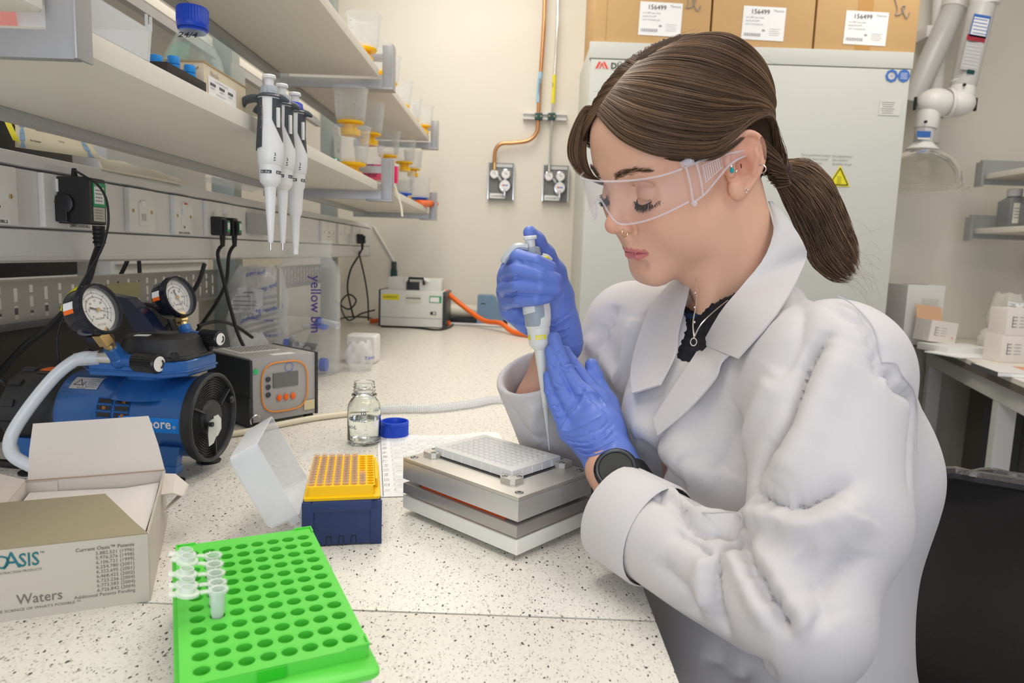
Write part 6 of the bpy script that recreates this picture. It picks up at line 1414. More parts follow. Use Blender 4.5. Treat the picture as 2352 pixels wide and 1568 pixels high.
ctxt('THE SCIENCE OF', .22, .30, .09, w=.36); ctxt('Certificate of Conformity', .27, .50, .12, w=.50); ctxt('Part Number', .18, .80, .07, w=.14); ctxt('TOTAL', .55, .70, .07, M_greyink, .08); b.build('printing', t)
b = MB(); b.patch([[CP(2, 258, -.728), CP(16, 260, -.728)], [CP(14, 288, -.712), CP(28, 290, -.712)], [CP(30, 322, -.692), CP(45, 326, -.692)]], M_yellow, thick=.0006); solo(b, 'yellow_file', 'yellow punched file strip at the left edge on the trunking', 'file', CP(14, 288, -.712))
b = MB(); b.patch([[CP(228+i*20, 358+i*5.5+3*math.sin(i*1.7), -.705), CP(230+i*21, 372+i*4.2+6*math.sin(i*.9), -.685), CP(236+i*20, 385+i*3.8, -.668)] for i in range(10)], mat('cream_cloth', (.74, .69, .56), .8), thick=.004); solo(b, 'cream_cloth', 'crumpled cream cloth draped along the trunking top', 'cloth', CP(300, 380, -.69))
def low_bag(px0, px1, py, X, label, sd):
    rnd = random.Random(sd); rows = []
    for i in range(12):
        u = i/11; px = px0+(px1-px0)*u; row = []
        for j in range(7):
            v = j/6; h_ = math.sin(math.pi*min(1, max(0, u*.95+.03)))**.6*math.sin(math.pi*v)**.7; y = YT(px, X); row.append(V((X-.03+.06*v+rnd.uniform(-.003, .003), y, 1.380+.034*h_+rnd.uniform(-.004, .004)*h_)))
        rows.append(row)
    b = MB(); b.patch(rows, M_bag); b.box(rows[8][4]-V((0, 0, .006)), (.02, .03, .012), M_red); solo(b, 'plastic_bag', label, 'bag', rows[6][3])
low_bag(485, 598, 420, -.70, 'small clear bag with a red item on the trunking top', 4)
# ================================================================== sculpting by distance fields
class Field:
    def __init__(s, lo, hi, h):
        s.lo = np.array(lo, float); s.h = h; n = np.ceil((np.array(hi)-s.lo)/h).astype(int)+1
        s.ax = [s.lo[i]+h*np.arange(n[i]) for i in range(3)]; s.v = np.full(n, .25, np.float32)
    def _do(s, fn, lo, hi, k, op):
        i0 = [max(0, int((lo[i]-k-s.lo[i])/s.h)-3) for i in range(3)]; i1 = [min(s.v.shape[i], int((hi[i]+k-s.lo[i])/s.h)+4) for i in range(3)]
        if any(a >= b for a, b in zip(i0, i1)): return
        X = s.ax[0][i0[0]:i1[0]][:, None, None]; Y = s.ax[1][i0[1]:i1[1]][None, :, None]; Z = s.ax[2][i0[2]:i1[2]][None, None, :]
        d = fn(X, Y, Z); sl = tuple(slice(a, b) for a, b in zip(i0, i1)); a = s.v[sl]
        if op == '+': h_ = np.maximum(k-np.abs(a-d), 0)/max(k, 1e-9); s.v[sl] = np.minimum(a, d)-h_*h_*k*.25
        elif op == '-': d = -d; h_ = np.maximum(k-np.abs(a-d), 0)/max(k, 1e-9); s.v[sl] = np.maximum(a, d)+h_*h_*k*.25
    def cone(s, a, b, ra, rb=None, k=.01, op='+'):
        rb = ra if rb is None else rb; a = np.array(a, float); b = np.array(b, float); ab = b-a; L = float(ab@ab)+1e-12
        def fn(X, Y, Z):
            t = np.clip(((X-a[0])*ab[0]+(Y-a[1])*ab[1]+(Z-a[2])*ab[2])/L, 0, 1)
            return np.sqrt((X-a[0]-t*ab[0])**2+(Y-a[1]-t*ab[1])**2+(Z-a[2]-t*ab[2])**2)-(ra+(rb-ra)*t)
        r = max(ra, rb); s._do(fn, np.minimum(a, b)-r, np.maximum(a, b)+r, k, op); return s
    def path(s, pts, rs, k=.006, op='+'):
        if not isinstance(rs, (list, tuple)): rs = [rs]*len(pts)
        for i in range(len(pts)-1): s.cone(pts[i], pts[i+1], rs[i], rs[i+1], k, op)
    def ell(s, c, r, R=None, k=.01, op='+'):
        c = np.array(c, float); r = np.array(r, float); R = np.eye(3) if R is None else np.array(R)
        def fn(X, Y, Z):
            x, y, z = X-c[0], Y-c[1], Z-c[2]
            q = [R[0, i]*x+R[1, i]*y+R[2, i]*z for i in range(3)]
            k0 = np.sqrt(sum((q[i]/r[i])**2 for i in range(3))); k1 = np.sqrt(sum((q[i]/r[i]**2)**2 for i in range(3)))
            return np.where(k1 > 1e-6, k0*(k0-1)/np.maximum(k1, 1e-6), -r.min())
        m = r.max()*1.25+k*.6; s._do(fn, c-m, c+m, k, op); return s
    def fnop(s, fn, lo, hi, k=.004, op='+'): s._do(fn, np.array(lo), np.array(hi), k, op)
    def mesh(s):
        v = s.v; S = v < 0; n = np.array(v.shape)
        c = np.zeros(n-1, np.int8)
        for dx_ in (0, 1):
            for dy_ in (0, 1):
                for dz_ in (0, 1): c += S[dx_:n[0]-1+dx_, dy_:n[1]-1+dy_, dz_:n[2]-1+dz_]
        act = (c > 0) & (c < 8); idx = -np.ones(c.shape, np.int64); I = np.argwhere(act); idx[act] = np.arange(len(I))
        acc = np.zeros((len(I), 3)); cnt = np.zeros(len(I)); i, j, k = I.T
        off = [(a, b, d) for a in (0, 1) for b in (0, 1) for d in (0, 1)]
        for p in off:
            for ax in range(3):
                if p[ax]: continue
                q = list(p); q[ax] = 1
                va = v[i+p[0], j+p[1], k+p[2]]; vb = v[i+q[0], j+q[1], k+q[2]]; m = (va < 0) != (vb < 0)
                t = np.where(m, va/np.where(m, va-vb, 1), 0)
                for d in range(3): acc[:, d] += np.where(m, p[d]+(t if d == ax else 0), 0)
                cnt += m
        P = s.lo+s.h*(I+acc/np.maximum(cnt, 1)[:, None]); F = []
        for ax in range(3):
            b, d = (ax+1) % 3, (ax+2) % 3
            sl0 = [slice(1, -1)]*3; sl0[ax] = slice(0, -1); sl1 = list(sl0); sl1[ax] = slice(1, None)
            s0, s1 = S[tuple(sl0)], S[tuple(sl1)]; E = np.argwhere(s0 != s1); E2 = E.copy(); E2[:, b] += 1; E2[:, d] += 1
            inside = s0[tuple(E.T)]
            def g(ob, od): Q = E2.copy(); Q[:, b] += ob; Q[:, d] += od; return idx[tuple(Q.T)]
            q = np.stack([g(-1, -1), g(0, -1), g(0, 0), g(-1, 0)], 1); q[~inside] = q[~inside][:, ::-1]; F.append(q[(q >= 0).all(1)])
        return P, np.concatenate(F)
def smooth_mesh(P, F, it=2, lam=.5):
    n = len(P)
    for _ in range(it):
        a = np.zeros((n, 3)); c = np.zeros(n)
        for q in range(4):
            for nb in (F[:, (q+1) % 4], F[:, (q-1) % 4]):
                for d in range(3): a[:, d] += np.bincount(F[:, q], P[nb, d], n)
                c += np.bincount(F[:, q], minlength=n)
        P = P+lam*(a/np.maximum(c, 1)[:, None]-P)
    return P
def vnormals(P, F):
    n = np.cross(P[F[:, 2]]-P[F[:, 0]], P[F[:, 3]]-P[F[:, 1]]); N = np.zeros_like(P)
    for q in range(4):
        for d in range(3): N[:, d] += np.bincount(F[:, q], n[:, d], len(P))
    return N/np.maximum(np.linalg.norm(N, axis=1), 1e-12)[:, None]
def np_object(name, P, F, mats, root=None, col=None, midx=None):
    me = bpy.data.meshes.new(name); me.vertices.add(len(P)); 
    if root is not None:
        I = np.array(wm(root).inverted()); P = P@I[:3, :3].T+I[:3, 3]
    me.vertices.foreach_set('co', P.astype(np.float32).ravel()); k = F.shape[1]
    me.loops.add(F.size); me.loops.foreach_set('vertex_index', F.astype(np.int32).ravel())
    me.polygons.add(len(F)); me.polygons.foreach_set('loop_start', np.arange(0, F.size, k, dtype=np.int32))
    me.update(calc_edges=True)
    for m in mats: me.materials.append(m)
    if midx is not None: me.polygons.foreach_set('material_index', midx.astype(np.int32))
    me.polygons.foreach_set('use_smooth', [True]*len(F))
    if col is not None:
        ca = me.color_attributes.new('Col', 'FLOAT_COLOR', 'POINT'); ca.data.foreach_set('color', np.concatenate([col, np.ones((len(col), 1))], 1).astype(np.float32).ravel())
    me.update(); o = bpy.data.objects.new(name, me); COL.objects.link(o)
    if root is not None: o.parent = root
    return o
def projn(P):
    q = P-np.array([0, 0, CAMZ]); z = q@CF; return 1176+FPX*(q@CR)/z, 784+FPX*(q@CD)/z, z
def segdist(P, pts):
    """distance of every row of P to the polyline pts, and the parameter along it (0..1)"""
    pts = np.array([tuple(p) for p in pts]); best = np.full(len(P), 9.); par = np.zeros(len(P)); m = len(pts)-1
    for i in range(m):
        a, b = pts[i], pts[i+1]; ab = b-a; t = np.clip(((P-a)@ab)/(ab@ab+1e-12), 0, 1); d = np.linalg.norm(P-a-t[:, None]*ab, axis=1)
        w_ = d < best; best = np.where(w_, d, best); par = np.where(w_, (i+t)/m, par)
    return best, par
def strokes(P, N, lst):
    """folds: each (pixels, width m, height m): the line is laid on the surface, then lifts or presses it"""
    sx, sy, sz = projn(P); face = ((P-np.array([0, 0, CAMZ]))*N).sum(1) < 0; D = np.zeros(len(P))
    for px, w_, h_ in lst:
        pp = crom([(a, b, 0) for a, b in px], 5); line = []
        for q in pp:
            r = (sx-q[0])**2+(sy-q[1])**2; r = np.where(face, r, 1e9); c = np.argsort(r)[:30]; c = c[r[c] < 900]
            if len(c): line.append(P[c[np.argmin(sz[c])]])
        if len(line) < 2: continue
        d, u = segdist(P, line); D += (h_*np.exp(-(d/w_)**2) if h_ > 0 else h_*np.exp(-d/w_*1.15))*np.clip(np.minimum(u, 1-u)*5+.15, 0, 1)
    return P+N*D[:, None]
# ================================================================== the person: head and body
HO = np.array([0.1836, 0.7876, CAMZ+0.1023]); HS = 0.97
HM = np.array([[-0.4779, -0.8162, -0.3247], [0.8692, -0.3861, -0.3089], [0.1267, -0.4298, 0.894]])   # columns: right, forward, up
def h2w(P): return HO+HS*(np.atleast_2d(P)@HM.T)
def w2h(P): return ((np.atleast_2d(P)-HO)@HM)/HS
def hpt(x, y, z): return V(h2w([x, y, z])[0])
person = thing('person', 'person in white lab coat, blue gloves and clear safety glasses, pipetting at the bench', 'person', (.30, .74, .66))
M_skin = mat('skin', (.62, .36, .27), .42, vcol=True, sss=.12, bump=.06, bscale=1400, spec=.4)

# ---- head in its own frame
f = Field((-.090, -.125, -.150), (.090, .135, .150), .00155)
f.ell((0, -.012, .052), (.074, .098, .080), k=.01)
f.ell((0, .030, .030), (.064, .068, .080), k=.03)
f.ell((0, .045, -.030), (.055, .050, .060), k=.03)
for s_ in (-1, 1):
    f.cone((s_*.050, .012, -.045), (s_*.040, .030, -.072), .018, .016, k=.02)
    f.cone((s_*.040, .030, -.072), (s_*.012, .070, -.094), .017, .0145, k=.022)
    f.ell((s_*.034, .066, -.028), (.023, .022, .026), k=.022)      # cheek
    f.ell((s_*.040, .042, -.050), (.024, .032, .034), k=.02)
    f.cone((s_*.058, .030, -.004), (s_*.040, .072, -.008), .010, .010, k=.02)  # cheekbone
    f.cone((s_*.010, .090, .028), (s_*.040, .074, .030), .0085, .008, k=.016)  # brow
f.ell((0, .0735, -.060), (.028, .021, .026), k=.02)
f.cone((-.008, .078, -.096), (.008, .078, -.096), .0145, .0145, k=.016)
f.ell((0, .060, -.080), (.030, .024, .024), k=.02)
f.ell((0, .066, .050), (.044, .022, .036), k=.03)
for s_ in (-1, 1): f.ell((s_*.032, .098, .006), (.017, .017, .013), k=.016, op='-')
for s_ in (-1, 1):
    f.ell((s_*.0315, .0745, .004), (.0150, .0150, .0140), k=.003)       # lidded eyeball
    f.path([(s_*.0175, .083, -.001), (s_*.024, .0885, -.0050), (s_*.032, .0885, -.0065), (s_*.040, .0830, -.0040), (s_*.0455, .0765, -.0005)], .0011, k=.002, op='-')
    f.path([(s_*.016, .084, .0120), (s_*.024, .0885, .0170), (s_*.033, .0880, .0180), (s_*.043, .0790, .0130)], .0012, k=.004, op='-')
# nose
f.cone((0, .0865, .020), (0, .1075, -.020), .0070, .0075, k=.012)
f.ell((0, .1110, -.0255), (.0095, .0095, .0088), k=.009)
for s_ in (-1, 1):
    f.ell((s_*.0110, .1015, -.0300), (.0066, .0088, .0068), k=.006)
    f.ell((s_*.0062, .1080, -.0375), (.0028, .0050, .0036), k=.003, op='-')
    f.path([(s_*.0165, .1005, -.0240), (s_*.0185, .0965, -.0310), (s_*.0165, .0945, -.0375)], .0012, k=.004, op='-')
f.cone((0, .104, -.036), (0, .099, -.046), .0045, .0050, k=.006)
f.path([(0, .1035, -.040), (0, .1030, -.052)], .0014, k=.005, op='-')
# lips
f.path([(-.0225, .0850, -.0625), (-.010, .0940, -.0595), (-.003, .0962, -.0580), (.003, .0962, -.0580), (.010, .0940, -.0595), (.0225, .0850, -.0625)], [.0020, .0036, .0040, .0040, .0036, .0020], k=.005)
f.path([(-.020, .0850, -.0655), (-.008, .0932, -.0690), (.008, .0932, -.0690), (.020, .0850, -.0655)], [.0022, .0048, .0048, .0022], k=.005)
f.path([(-.0250, .0850, -.0635), (-.012, .0950, -.0637), (0, .0995, -.0642), (.012, .0950, -.0637), (.0250, .0850, -.0635)], [.0009, .0011, .0011, .0011, .0009], k=.0022, op='-')
f.path([(-.012, .094, -.080), (.012, .094, -.080)], .003, k=.010, op='-')
# neck
def lw(x, y, z): return w2h([x, y, z])[0]
nb = lw(.262, .800, 1.205)
f.cone((0, -.030, -.010), nb, .056, .052, k=.03)
f.cone((-.0, .030, -.070), nb+(nb-np.array([0, -.03, -.01]))*.0+np.array([0, .03, 0]), .018, .02, k=.03)
f.cone((-.048, -.018, -.030), lw(.215, .770, 1.18), .014, .012, k=.02)
skull = f.v.copy()
# ears
for s_ in (-1, 1):
    X = lambda y: s_*(.0705+max(0, -y-.0)*.42)
    out = [(y*.93, z*.94+.001) for y, z in ((.004, .006), (.001, .020), (-.010, .0315), (-.0245, .0330), (-.0355, .0220), (-.0375, .006), (-.031, -.010), (-.0200, -.0235), (-.0080, -.0320), (.0015, -.0285), (.0030, -.0170))]
    pts = [(X(y)+s_*.003, y, z) for y, z in out]
    R = Matrix.Rotation(math.radians(22*s_), 3, 'Z') @ Matrix.Rotation(math.radians(12), 3, 'X')
    f.ell((s_*.0765, -.0165, .003), (.0048, .0215, .0310), R=np.array(R), k=.004)
    f.path([tuple(p) for p in crom(pts, 3)], [.0030+.0006*math.sin(i*.3) for i in range(len(crom(pts, 3)))], k=.0025)
    f.ell((s_*.0770, -.0030, -.0240), (.0045, .0080, .0095), k=.006)
    f.path([(X(-.026)+s_*.004, -.026, .020), (X(-.027)+s_*.005, -.0275, .006), (X(-.020)+s_*.004, -.0200, -.0100)], .0028, k=.004)
    f.ell((s_*.0820, -.0115, -.001), (.0100, .0088, .0120), k=.003, op='-')
    f.path([(s_*.0815, -.004, .0215), (s_*.0860, -.0170, .0265), (s_*.0895, -.0270, .0190), (s_*.0900, -.0300, .0040)], .0021, k=.003, op='-')
    f.ell((s_*.0865, -.0200, .022), (.0060, .0085, .0060), k=.004, op='-')
    f.ell((s_*.0740, .0015, -.0020), (.0045, .0040, .0060), k=.004)
headf = f; P, F_ = f.mesh(); P = smooth_mesh(P, F_, 2, .4)
# keep only what stands above the collar volume (the lower neck is joined to the trunk below)
col = np.tile(np.array([.76, .44, .305]), (len(P), 1))
def blend(mask, c, a=1.0):
    global col
    m = np.clip(mask, 0, 1)[:, None]*a; col = col*(1-m)+np.array(c)*m
def gs(c, r): return np.exp(-(((P-np.array(c))/np.array(r))**2).sum(1))
for s_ in (-1, 1):
    blend(gs((s_*.036, .080, -.022), (.018, .03, .018)), (.68, .30, .22), .45)
    blend(gs((s_*.080, -.018, .010), (.016, .024, .036)), (.78, .33, .23), .55); blend(gs((s_*.078, -.012, .0), (.008, .011, .013)), (.50, .17, .12), .6)  # flushed ear, then concha shade painted into the skin colour
    blend(gs((s_*.032, .085, .012), (.014, .02, .010)), (.55, .31, .26), .5)
blend(gs((0, .115, -.028), (.014, .016, .012)), (.76, .30, .22), .55)
blend(gs((0, .08, -.10), (.02, .03, .014)), (.72, .36, .28), .3)
lx, ly, lz = P[:, 0], P[:, 1], P[:, 2]
ul = np.clip((.0242-np.abs(lx))/.002, 0, 1)*np.clip((lz+.0665+.00*lx)/.0015, 0, 1)*0
up_edge = -.0555-.11*np.abs(lx)-3.5*lx**2+.0008*np.cos(lx*900); lo_edge = -.0742+.10*np.abs(lx)+9*lx**2
lip = np.clip((up_edge-lz)/.0012+.5, 0, 1)*np.clip((lz-lo_edge)/.0012+.5, 0, 1)*np.clip((.0240-np.abs(lx))/.0015, 0, 1)*(ly > .080)
blend(lip, (.60, .155, .165), .85)
blend(np.clip(1-np.abs(lz+.0638)/.0012, 0, 1)*(np.abs(lx) < .024)*(ly > .08), (.25, .05, .05), .7)
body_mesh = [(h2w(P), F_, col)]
# ---- hair
M_hair = mat('brown_hair', (.10, .06, .035), .40, vcol=True, spec=.4); M_scalp = mat('hair_base', (.045, .026, .016), .85, spec=.1, noise=.35, nscale=260, aniso=(1, .15, 1))
hc = np.array([0, -.012, .052]); hr = np.array([.074, .098, .080])
zl = ([-.12, -.095, -.06, -.047, -.035, -.022, .004, .027, .049, .0716, .083, .100], [-.055, -.058, -.050, -.030, .022, .036, .038, .042, .049, .064, .080, .100])
g = Field((-.092, -.130, -.075), (.092, .100, .150), .0022); g.ell(hc, hr+.0065, k=.003)
g.ell((0, -.058, -.010), (.052, .048, .050), k=.03)
g.fnop(lambda X, Y, Z: (Z-np.interp(Y+0*Z, zl[0], zl[1]))*.8+0*X, (-.2, -.2, -.2), (.2, .2, .2), k=.006, op='-')
P, F_ = g.mesh(); P = smooth_mesh(P, F_, 2)
tie = np.array([-.014, -.122, .004]); tie = w2h(np.array(at(1783, 390, D=0.845)))[0]
hroot = None
rs = np.random.RandomState(3)
def on_head(p, off):
    p = np.array(p, float); d_ = (p-hc); d_ /= np.linalg.norm(d_); sh = np.array(skull.shape)-1.001
    for _ in range(3):
        x = np.clip((p-headf.lo)/headf.h, 0, sh); i = x.astype(int); w_ = x-i; v = 0
        for a in (0, 1):
            for b_ in (0, 1):
                for c_ in (0, 1): v += skull[i[0]+a, i[1]+b_, i[2]+c_]*(w_[0] if a else 1-w_[0])*(w_[1] if b_ else 1-w_[1])*(w_[2] if c_ else 1-w_[2])
        p = p+d_*(off-v)
    return p
G0 = [(.012, .084, .090), (-.0296, .0863, .0672), (-.052, .0716, .051), (-.066, .049, .0385), (-.074, .027, .0314), (-.079, .004, .0350), (-.078, -.030, .0430), (-.066, -.075, .030)]
Gq = [(.004, .066, .111), (-.034, .062, .098), (-.058, .045, .083), (-.070, .020, .069), (-.075, -.006, .060), (-.0745, -.034, .053), (-.070, -.060, .042), (-.058, -.088, .022)]
Gm = [(-.002, .045, .127), (-.030, .030, .123), (-.052, .010, .108), (-.066, -.012, .092), (-.073, -.035, .075), (-.073, -.058, .058), (-.066, -.078, .040), (-.050, -.100, .020)]
G1 = [(-.008, -.03, .143), (-.018, -.052, .134), (-.027, -.070, .120), (-.033, -.085, .103), (-.037, -.096, .084), (-.038, -.103, .064), (-.036, -.108, .044), (-.030, -.112, .020)]
GG = [np.array(a) for a in (G0, Gq, Gm, G1)]
def guide(u):
    x = u*3; i = min(int(x), 2); return GG[i]+(GG[i+1]-GG[i])*(x-i)
HV, HF, HC = [], [], []
def strand(pts, r0, c, seg=3, n=5, taper=True):
    Q = np.array(crom([tuple(p) for p in pts], n)); m = len(Q); T_ = np.gradient(Q, axis=0); T_ /= np.maximum(np.linalg.norm(T_, axis=1), 1e-9)[:, None]
    up = np.array([.3, .2, 1.0]); A = np.cross(T_, up); A /= np.maximum(np.linalg.norm(A, axis=1), 1e-9)[:, None]; B = np.cross(T_, A)
    u = np.linspace(0, 1, m); r = r0*(np.minimum(1, (1-u)*6+.12) if taper else np.ones(m)); base = sum(len(v) for v in HV)
    ring = np.stack([Q+r[:, None]*(math.cos(a)*A+math.sin(a)*B) for a in (0, 2.094, 4.189)], 1).reshape(-1, 3); HV.append(ring)
    i = np.arange(m-1)[:, None]*3+base; k = np.arange(3)[None]; HF.append(np.stack([i+k, i+(k+1) % 3, i+(k+1) % 3+3, i+k+3], -1).reshape(-1, 4)); HC.append(np.tile(c, (m*3, 1)))
def hcol(light=0.0):
    t = np.clip(rs.beta(1.5, 3.0)+light, 0, 1); return np.array([.035, .019, .011])*(1-t)+np.array([.31, .18, .10])*t
def flush(name, base=None, mats=(M_hair,)):
    global HV, HF, HC
    V_ = np.concatenate(HV); F2 = np.concatenate(HF); C = np.concatenate(HC); mi = np.zeros(len(F2), int); W = h2w(V_)
    if base is not None:
        k = len(W); W = np.concatenate([W, h2w(base[0])]); F2 = np.concatenate([F2, base[1]+k]); C = np.concatenate([C, np.tile([.05, .03, .02], (len(base[0]), 1))]); mi = np.concatenate([mi, np.ones(len(base[1]), int)])
    o = np_object(name, W, F2, list(mats), person, C, mi); HV, HF, HC = [], [], []; return o
def on_dir(p, nx):
    d_ = np.array([nx, 1, .1]); d_ /= np.linalg.norm(d_)
    for _ in range(4):
        x = (p-headf.lo)/headf.h; i = np.round(x).astype(int); p = p-d_*float(skull[i[0], i[1], i[2]])
    return p
def family(n, side, spread=.0016, offs=(.006, .0115)):
    clump = rs.rand(60)
    for i in range(n):
        u = rs.rand()**1.05; cl = int(u*59); q = guide(u).copy(); j = rs.randn(3)*.0012; wv = (clump[cl]-.5)*.003
        if side > 0: q[:, 0] = -q[:, 0]+2*q[0, 0]*np.linspace(1, 0, len(q))
        off = rs.uniform(*offs)+(.0016*clump[cl]); pts = []
        for k_, p in enumerate(q):
            w_ = math.sin(math.pi*k_/8); p = p+j*w_+np.array([0, 0, wv*w_]); pts.append(on_head(p, off*(.35+.65*min(1, k_/2)) if k_ else .004))
        e = tie+rs.randn(3)*.0045; pts.append(pts[-1]*.35+e*.65+np.array([side*.003, -.002, 0])*1.0); pts.append(e)
        strand(pts, rs.uniform(.00022, .00042), hcol(.30*clump[cl]-.08), taper=False)
family(2600, -1); family(900, 1)
# hair swept up from behind the ear and the nape
for i in range(380):
    u = rs.rand(); s_ = -1 if rs.rand() < .75 else 1
    a = np.array([s_*(.072-.022*u), -.044-.040*u, .018-.072*u])+rs.randn(3)*.002; m_ = a*.5+tie*.5+np.array([s_*.016, -.002, -.006]); strand([a, a*.75+tie*.25+np.array([s_*.010, -.002, -.004]), m_, tie+rs.randn(3)*.004], rs.uniform(.0003, .0005), hcol(-.05), taper=False)
# loose front locks: near side sweep and far side loop
for i in range(70):
    j = rs.randn(3)*.0010; d = rs.uniform(0, .004); q = [(.012, .086, .091), (-.016, .094, .079-d), (-.040, .0865, .059-d), (-.058, .069, .042-d), (-.071, .046, .030-d*.7), (-.0785, .022, .0235-d*.3), (-.083, -.002, .027), (-.080, -.026, .033)]
    strand([np.array(p)+j for p in q], rs.uniform(.00025, .0004), hcol(.1))
for i in range(230):
    t_ = rs.rand(); j = rs.randn(2)*2.2; wd = 1-.75*t_
    px = [(1384, 262), (1345+8*t_, 245+22*t_), (1312+34*t_, 300+16*t_), (1304+42*t_, 352+10*t_), (1325+32*t_, 392+4*t_), (1362+10*t_, 412), (1395, 425)]
    dd = [.745, .752, .760, .768, .775, .782, .80]
    strand([w2h(np.array(at(a+j[0]*.8, b_+j[1]*.8, D=d_+.004*t_)))[0] for (a, b_), d_ in zip(px, dd)], rs.uniform(.0003, .00045), hcol(.05), taper=True)
# fly-aways
for i in range(90):
    u = rs.rand(); s_ = -1 if rs.rand() < .7 else 1; q = guide(u); k_ = rs.randint(0, 4); p0 = on_head(q[k_]*np.array([-s_, 1, 1]), .009); d = (p0-hc); d /= np.linalg.norm(d); t1 = (q[k_+1]-q[k_])*np.array([-s_, 1, 1]); t1 /= np.linalg.norm(t1)
    L = rs.uniform(.015, .05); strand([p0, p0+t1*L*.5+d*.004*rs.rand(), p0+t1*L+d*(.002+.010*rs.rand())+rs.randn(3)*.002], .00009, hcol(.3))
flush('hair', (P, F_), (M_hair, M_scalp))
# ponytail
def pt(px, py, d): return w2h(np.array(at(px, py, D=d)))[0]
pc = [(1783, 390, .845), (1830, 415, .855), (1872, 470, .860), (1903, 535, .860), (1938, 590, .850), (1962, 628, .845)]
pw = [.009, .027, .037, .038, .028, .013]
pcv = [pt(*q) for q in pc]
lat = w2h(np.array(at(1860, 430, D=.85)))[0]-w2h(np.array(at(1835, 490, D=.85)))[0]; lat /= np.linalg.norm(lat); dep = w2h(HO+CF*.05)[0]-w2h(HO)[0]; dep /= np.linalg.norm(dep)
for i in range(1900):
    r_ = math.sqrt(rs.rand()); a = rs.rand()*6.28; cx, cy = r_*math.cos(a), r_*math.sin(a); sag = rs.rand(); L_ = rs.uniform(.62, 1.03); pts = []
    for k_, (c_, w_) in enumerate(zip(pcv, pw)):
        pts.append(c_+lat*(cx*w_*1.15-.006*sag*math.sin(k_*.7))+dep*(cy*w_*.7)+rs.randn(3)*.0011)
    pts = [np.array(x) for x in crom([tuple(p) for p in pts], 3)]; pts = pts[:max(5, int(len(pts)*min(1, L_)))]
    strand(pts, rs.uniform(.0003, .00055), hcol(.16+.14*cx), n=2)
for i in range(90):
    c_ = pcv[rs.randint(1, 6)]; p0 = c_+lat*rs.uniform(-.03, .03)+rs.randn(3)*.004; d = lat*rs.uniform(.5, 1)+rs.randn(3)*.5; dn = (pcv[5]-pcv[2]); dn /= np.linalg.norm(dn)
    L = rs.uniform(.02, .06); strand([p0, p0+d*L*.35+dn*L*.4, p0+d*L*.45+dn*L*.9+rs.randn(3)*.006], .00009, hcol(.3))
flush('ponytail')
b = MB(); c0 = h2w(pcv[0])[0]; ax_ = V(h2w(pcv[1])[0]-c0).normalized(); Fm = frame(ax_)
for k in range(4):
    o = V(c0)+ax_*(.002+.003*k); b.tube([o+Fm @ V((.0125*math.cos(a), .0125*math.sin(a), .001*math.sin(3*a+k))) for a in [2*math.pi*q/20 for q in range(20)]], .0024, mat('brown_hair_tie', (.07, .035, .03), .7), 8, smooth=False, closed=True)
b.build('hair_tie', person)
# lashes and brows
for s_ in (-1, 1):
    L_ = [(.0175, .0845, -.001), (.024, .0900, -.0055), (.032, .0900, -.0072), (.040, .0845, -.0048), (.0468, .0765, -.0005)]
    lc = crom([(s_*a, b_, c_) for a, b_, c_ in L_], 9)
    for i, p in enumerate(lc):
        for q in range(3):
            p0 = np.array(p)+rs.randn(3)*.0003; o = np.array([s_*(.002+.006*i/len(lc)), .0075, -.0045])+rs.randn(3)*.0009; strand([p0, p0+o*.5+np.array([0, 0, -.0006]), p0+o*(.8+.3*i/len(lc))], .00022, np.array([.012, .009, .008]), n=3)
    for i in range(len(lc)-1): strand([np.array(lc[i]), np.array(lc[i+1])], .0007, np.array([.03, .015, .012]), taper=False, n=1)
    flush('eyelashes')
for s_ in (-1, 1):
    for i in range(190):
        u = rs.rand(); v_ = rs.randn()*.0018*(1.2-u*.6); p0 = on_dir(np.array([s_*(.013+.036*u), .1005-.020*u**1.7, .0275+.008*math.sin(u*2.4)+v_-.003*u]), s_*.3*u); n_ = np.array([s_*.4*u, 1, 0.1]); n_ /= np.linalg.norm(n_)
        d = np.array([s_*.8, -.25*u, .35*(1-u)]); p0 = p0+n_*.0005; strand([p0, p0+d*.004+n_*.0006, p0+d*.008-n_*.0004], .00020, hcol(.0)*.8, n=2)
    flush('eyebrow')
# ---- safety glasses
g_ = V((0, 0, 0)); M_sp = glassy('clear_polycarbonate', (.95, .93, .96), .030, .03, .36); M_spe = glassy('clear_polycarbonate_edge', (.95, .93, .97), .22, .04, .80)
spec = bpy.data.objects.new('safety_glasses', None); COL.objects.link(spec); spec.parent = person
I_ = wm(person).inverted()
def ring_pt(th, z):
    if abs(th) <= 90: a = math.radians(th); return (.073*math.sin(a), .052+.069*math.cos(a)**.85 if math.cos(a) > 0 else .052, z)
def lensz(th):
    x = .073*math.sin(math.radians(th)); top = .031-.006*(x/.073)**2; bot = -.0185+.008*(abs(x)/.073)**4+.031*math.exp(-(x/.0125)**2); return top, bot
ths = [i*4-84 for i in range(43)]
rows = []
for j in range(9):
    row = []
    for th in ths: t0, t1 = lensz(th); row.append(hpt(*ring_pt(th, t0+(t1-t0)*j/8)))
    rows.append(row)
b = MB(); b.patch(rows, M_sp); b.build('lens', spec)
b = MB(); b.tube(rows[0], .0010, M_spe, 8, smooth=False); b.tube(rows[-1], .0010, M_spe, 8, smooth=False)
b.build('lens_rim', spec)
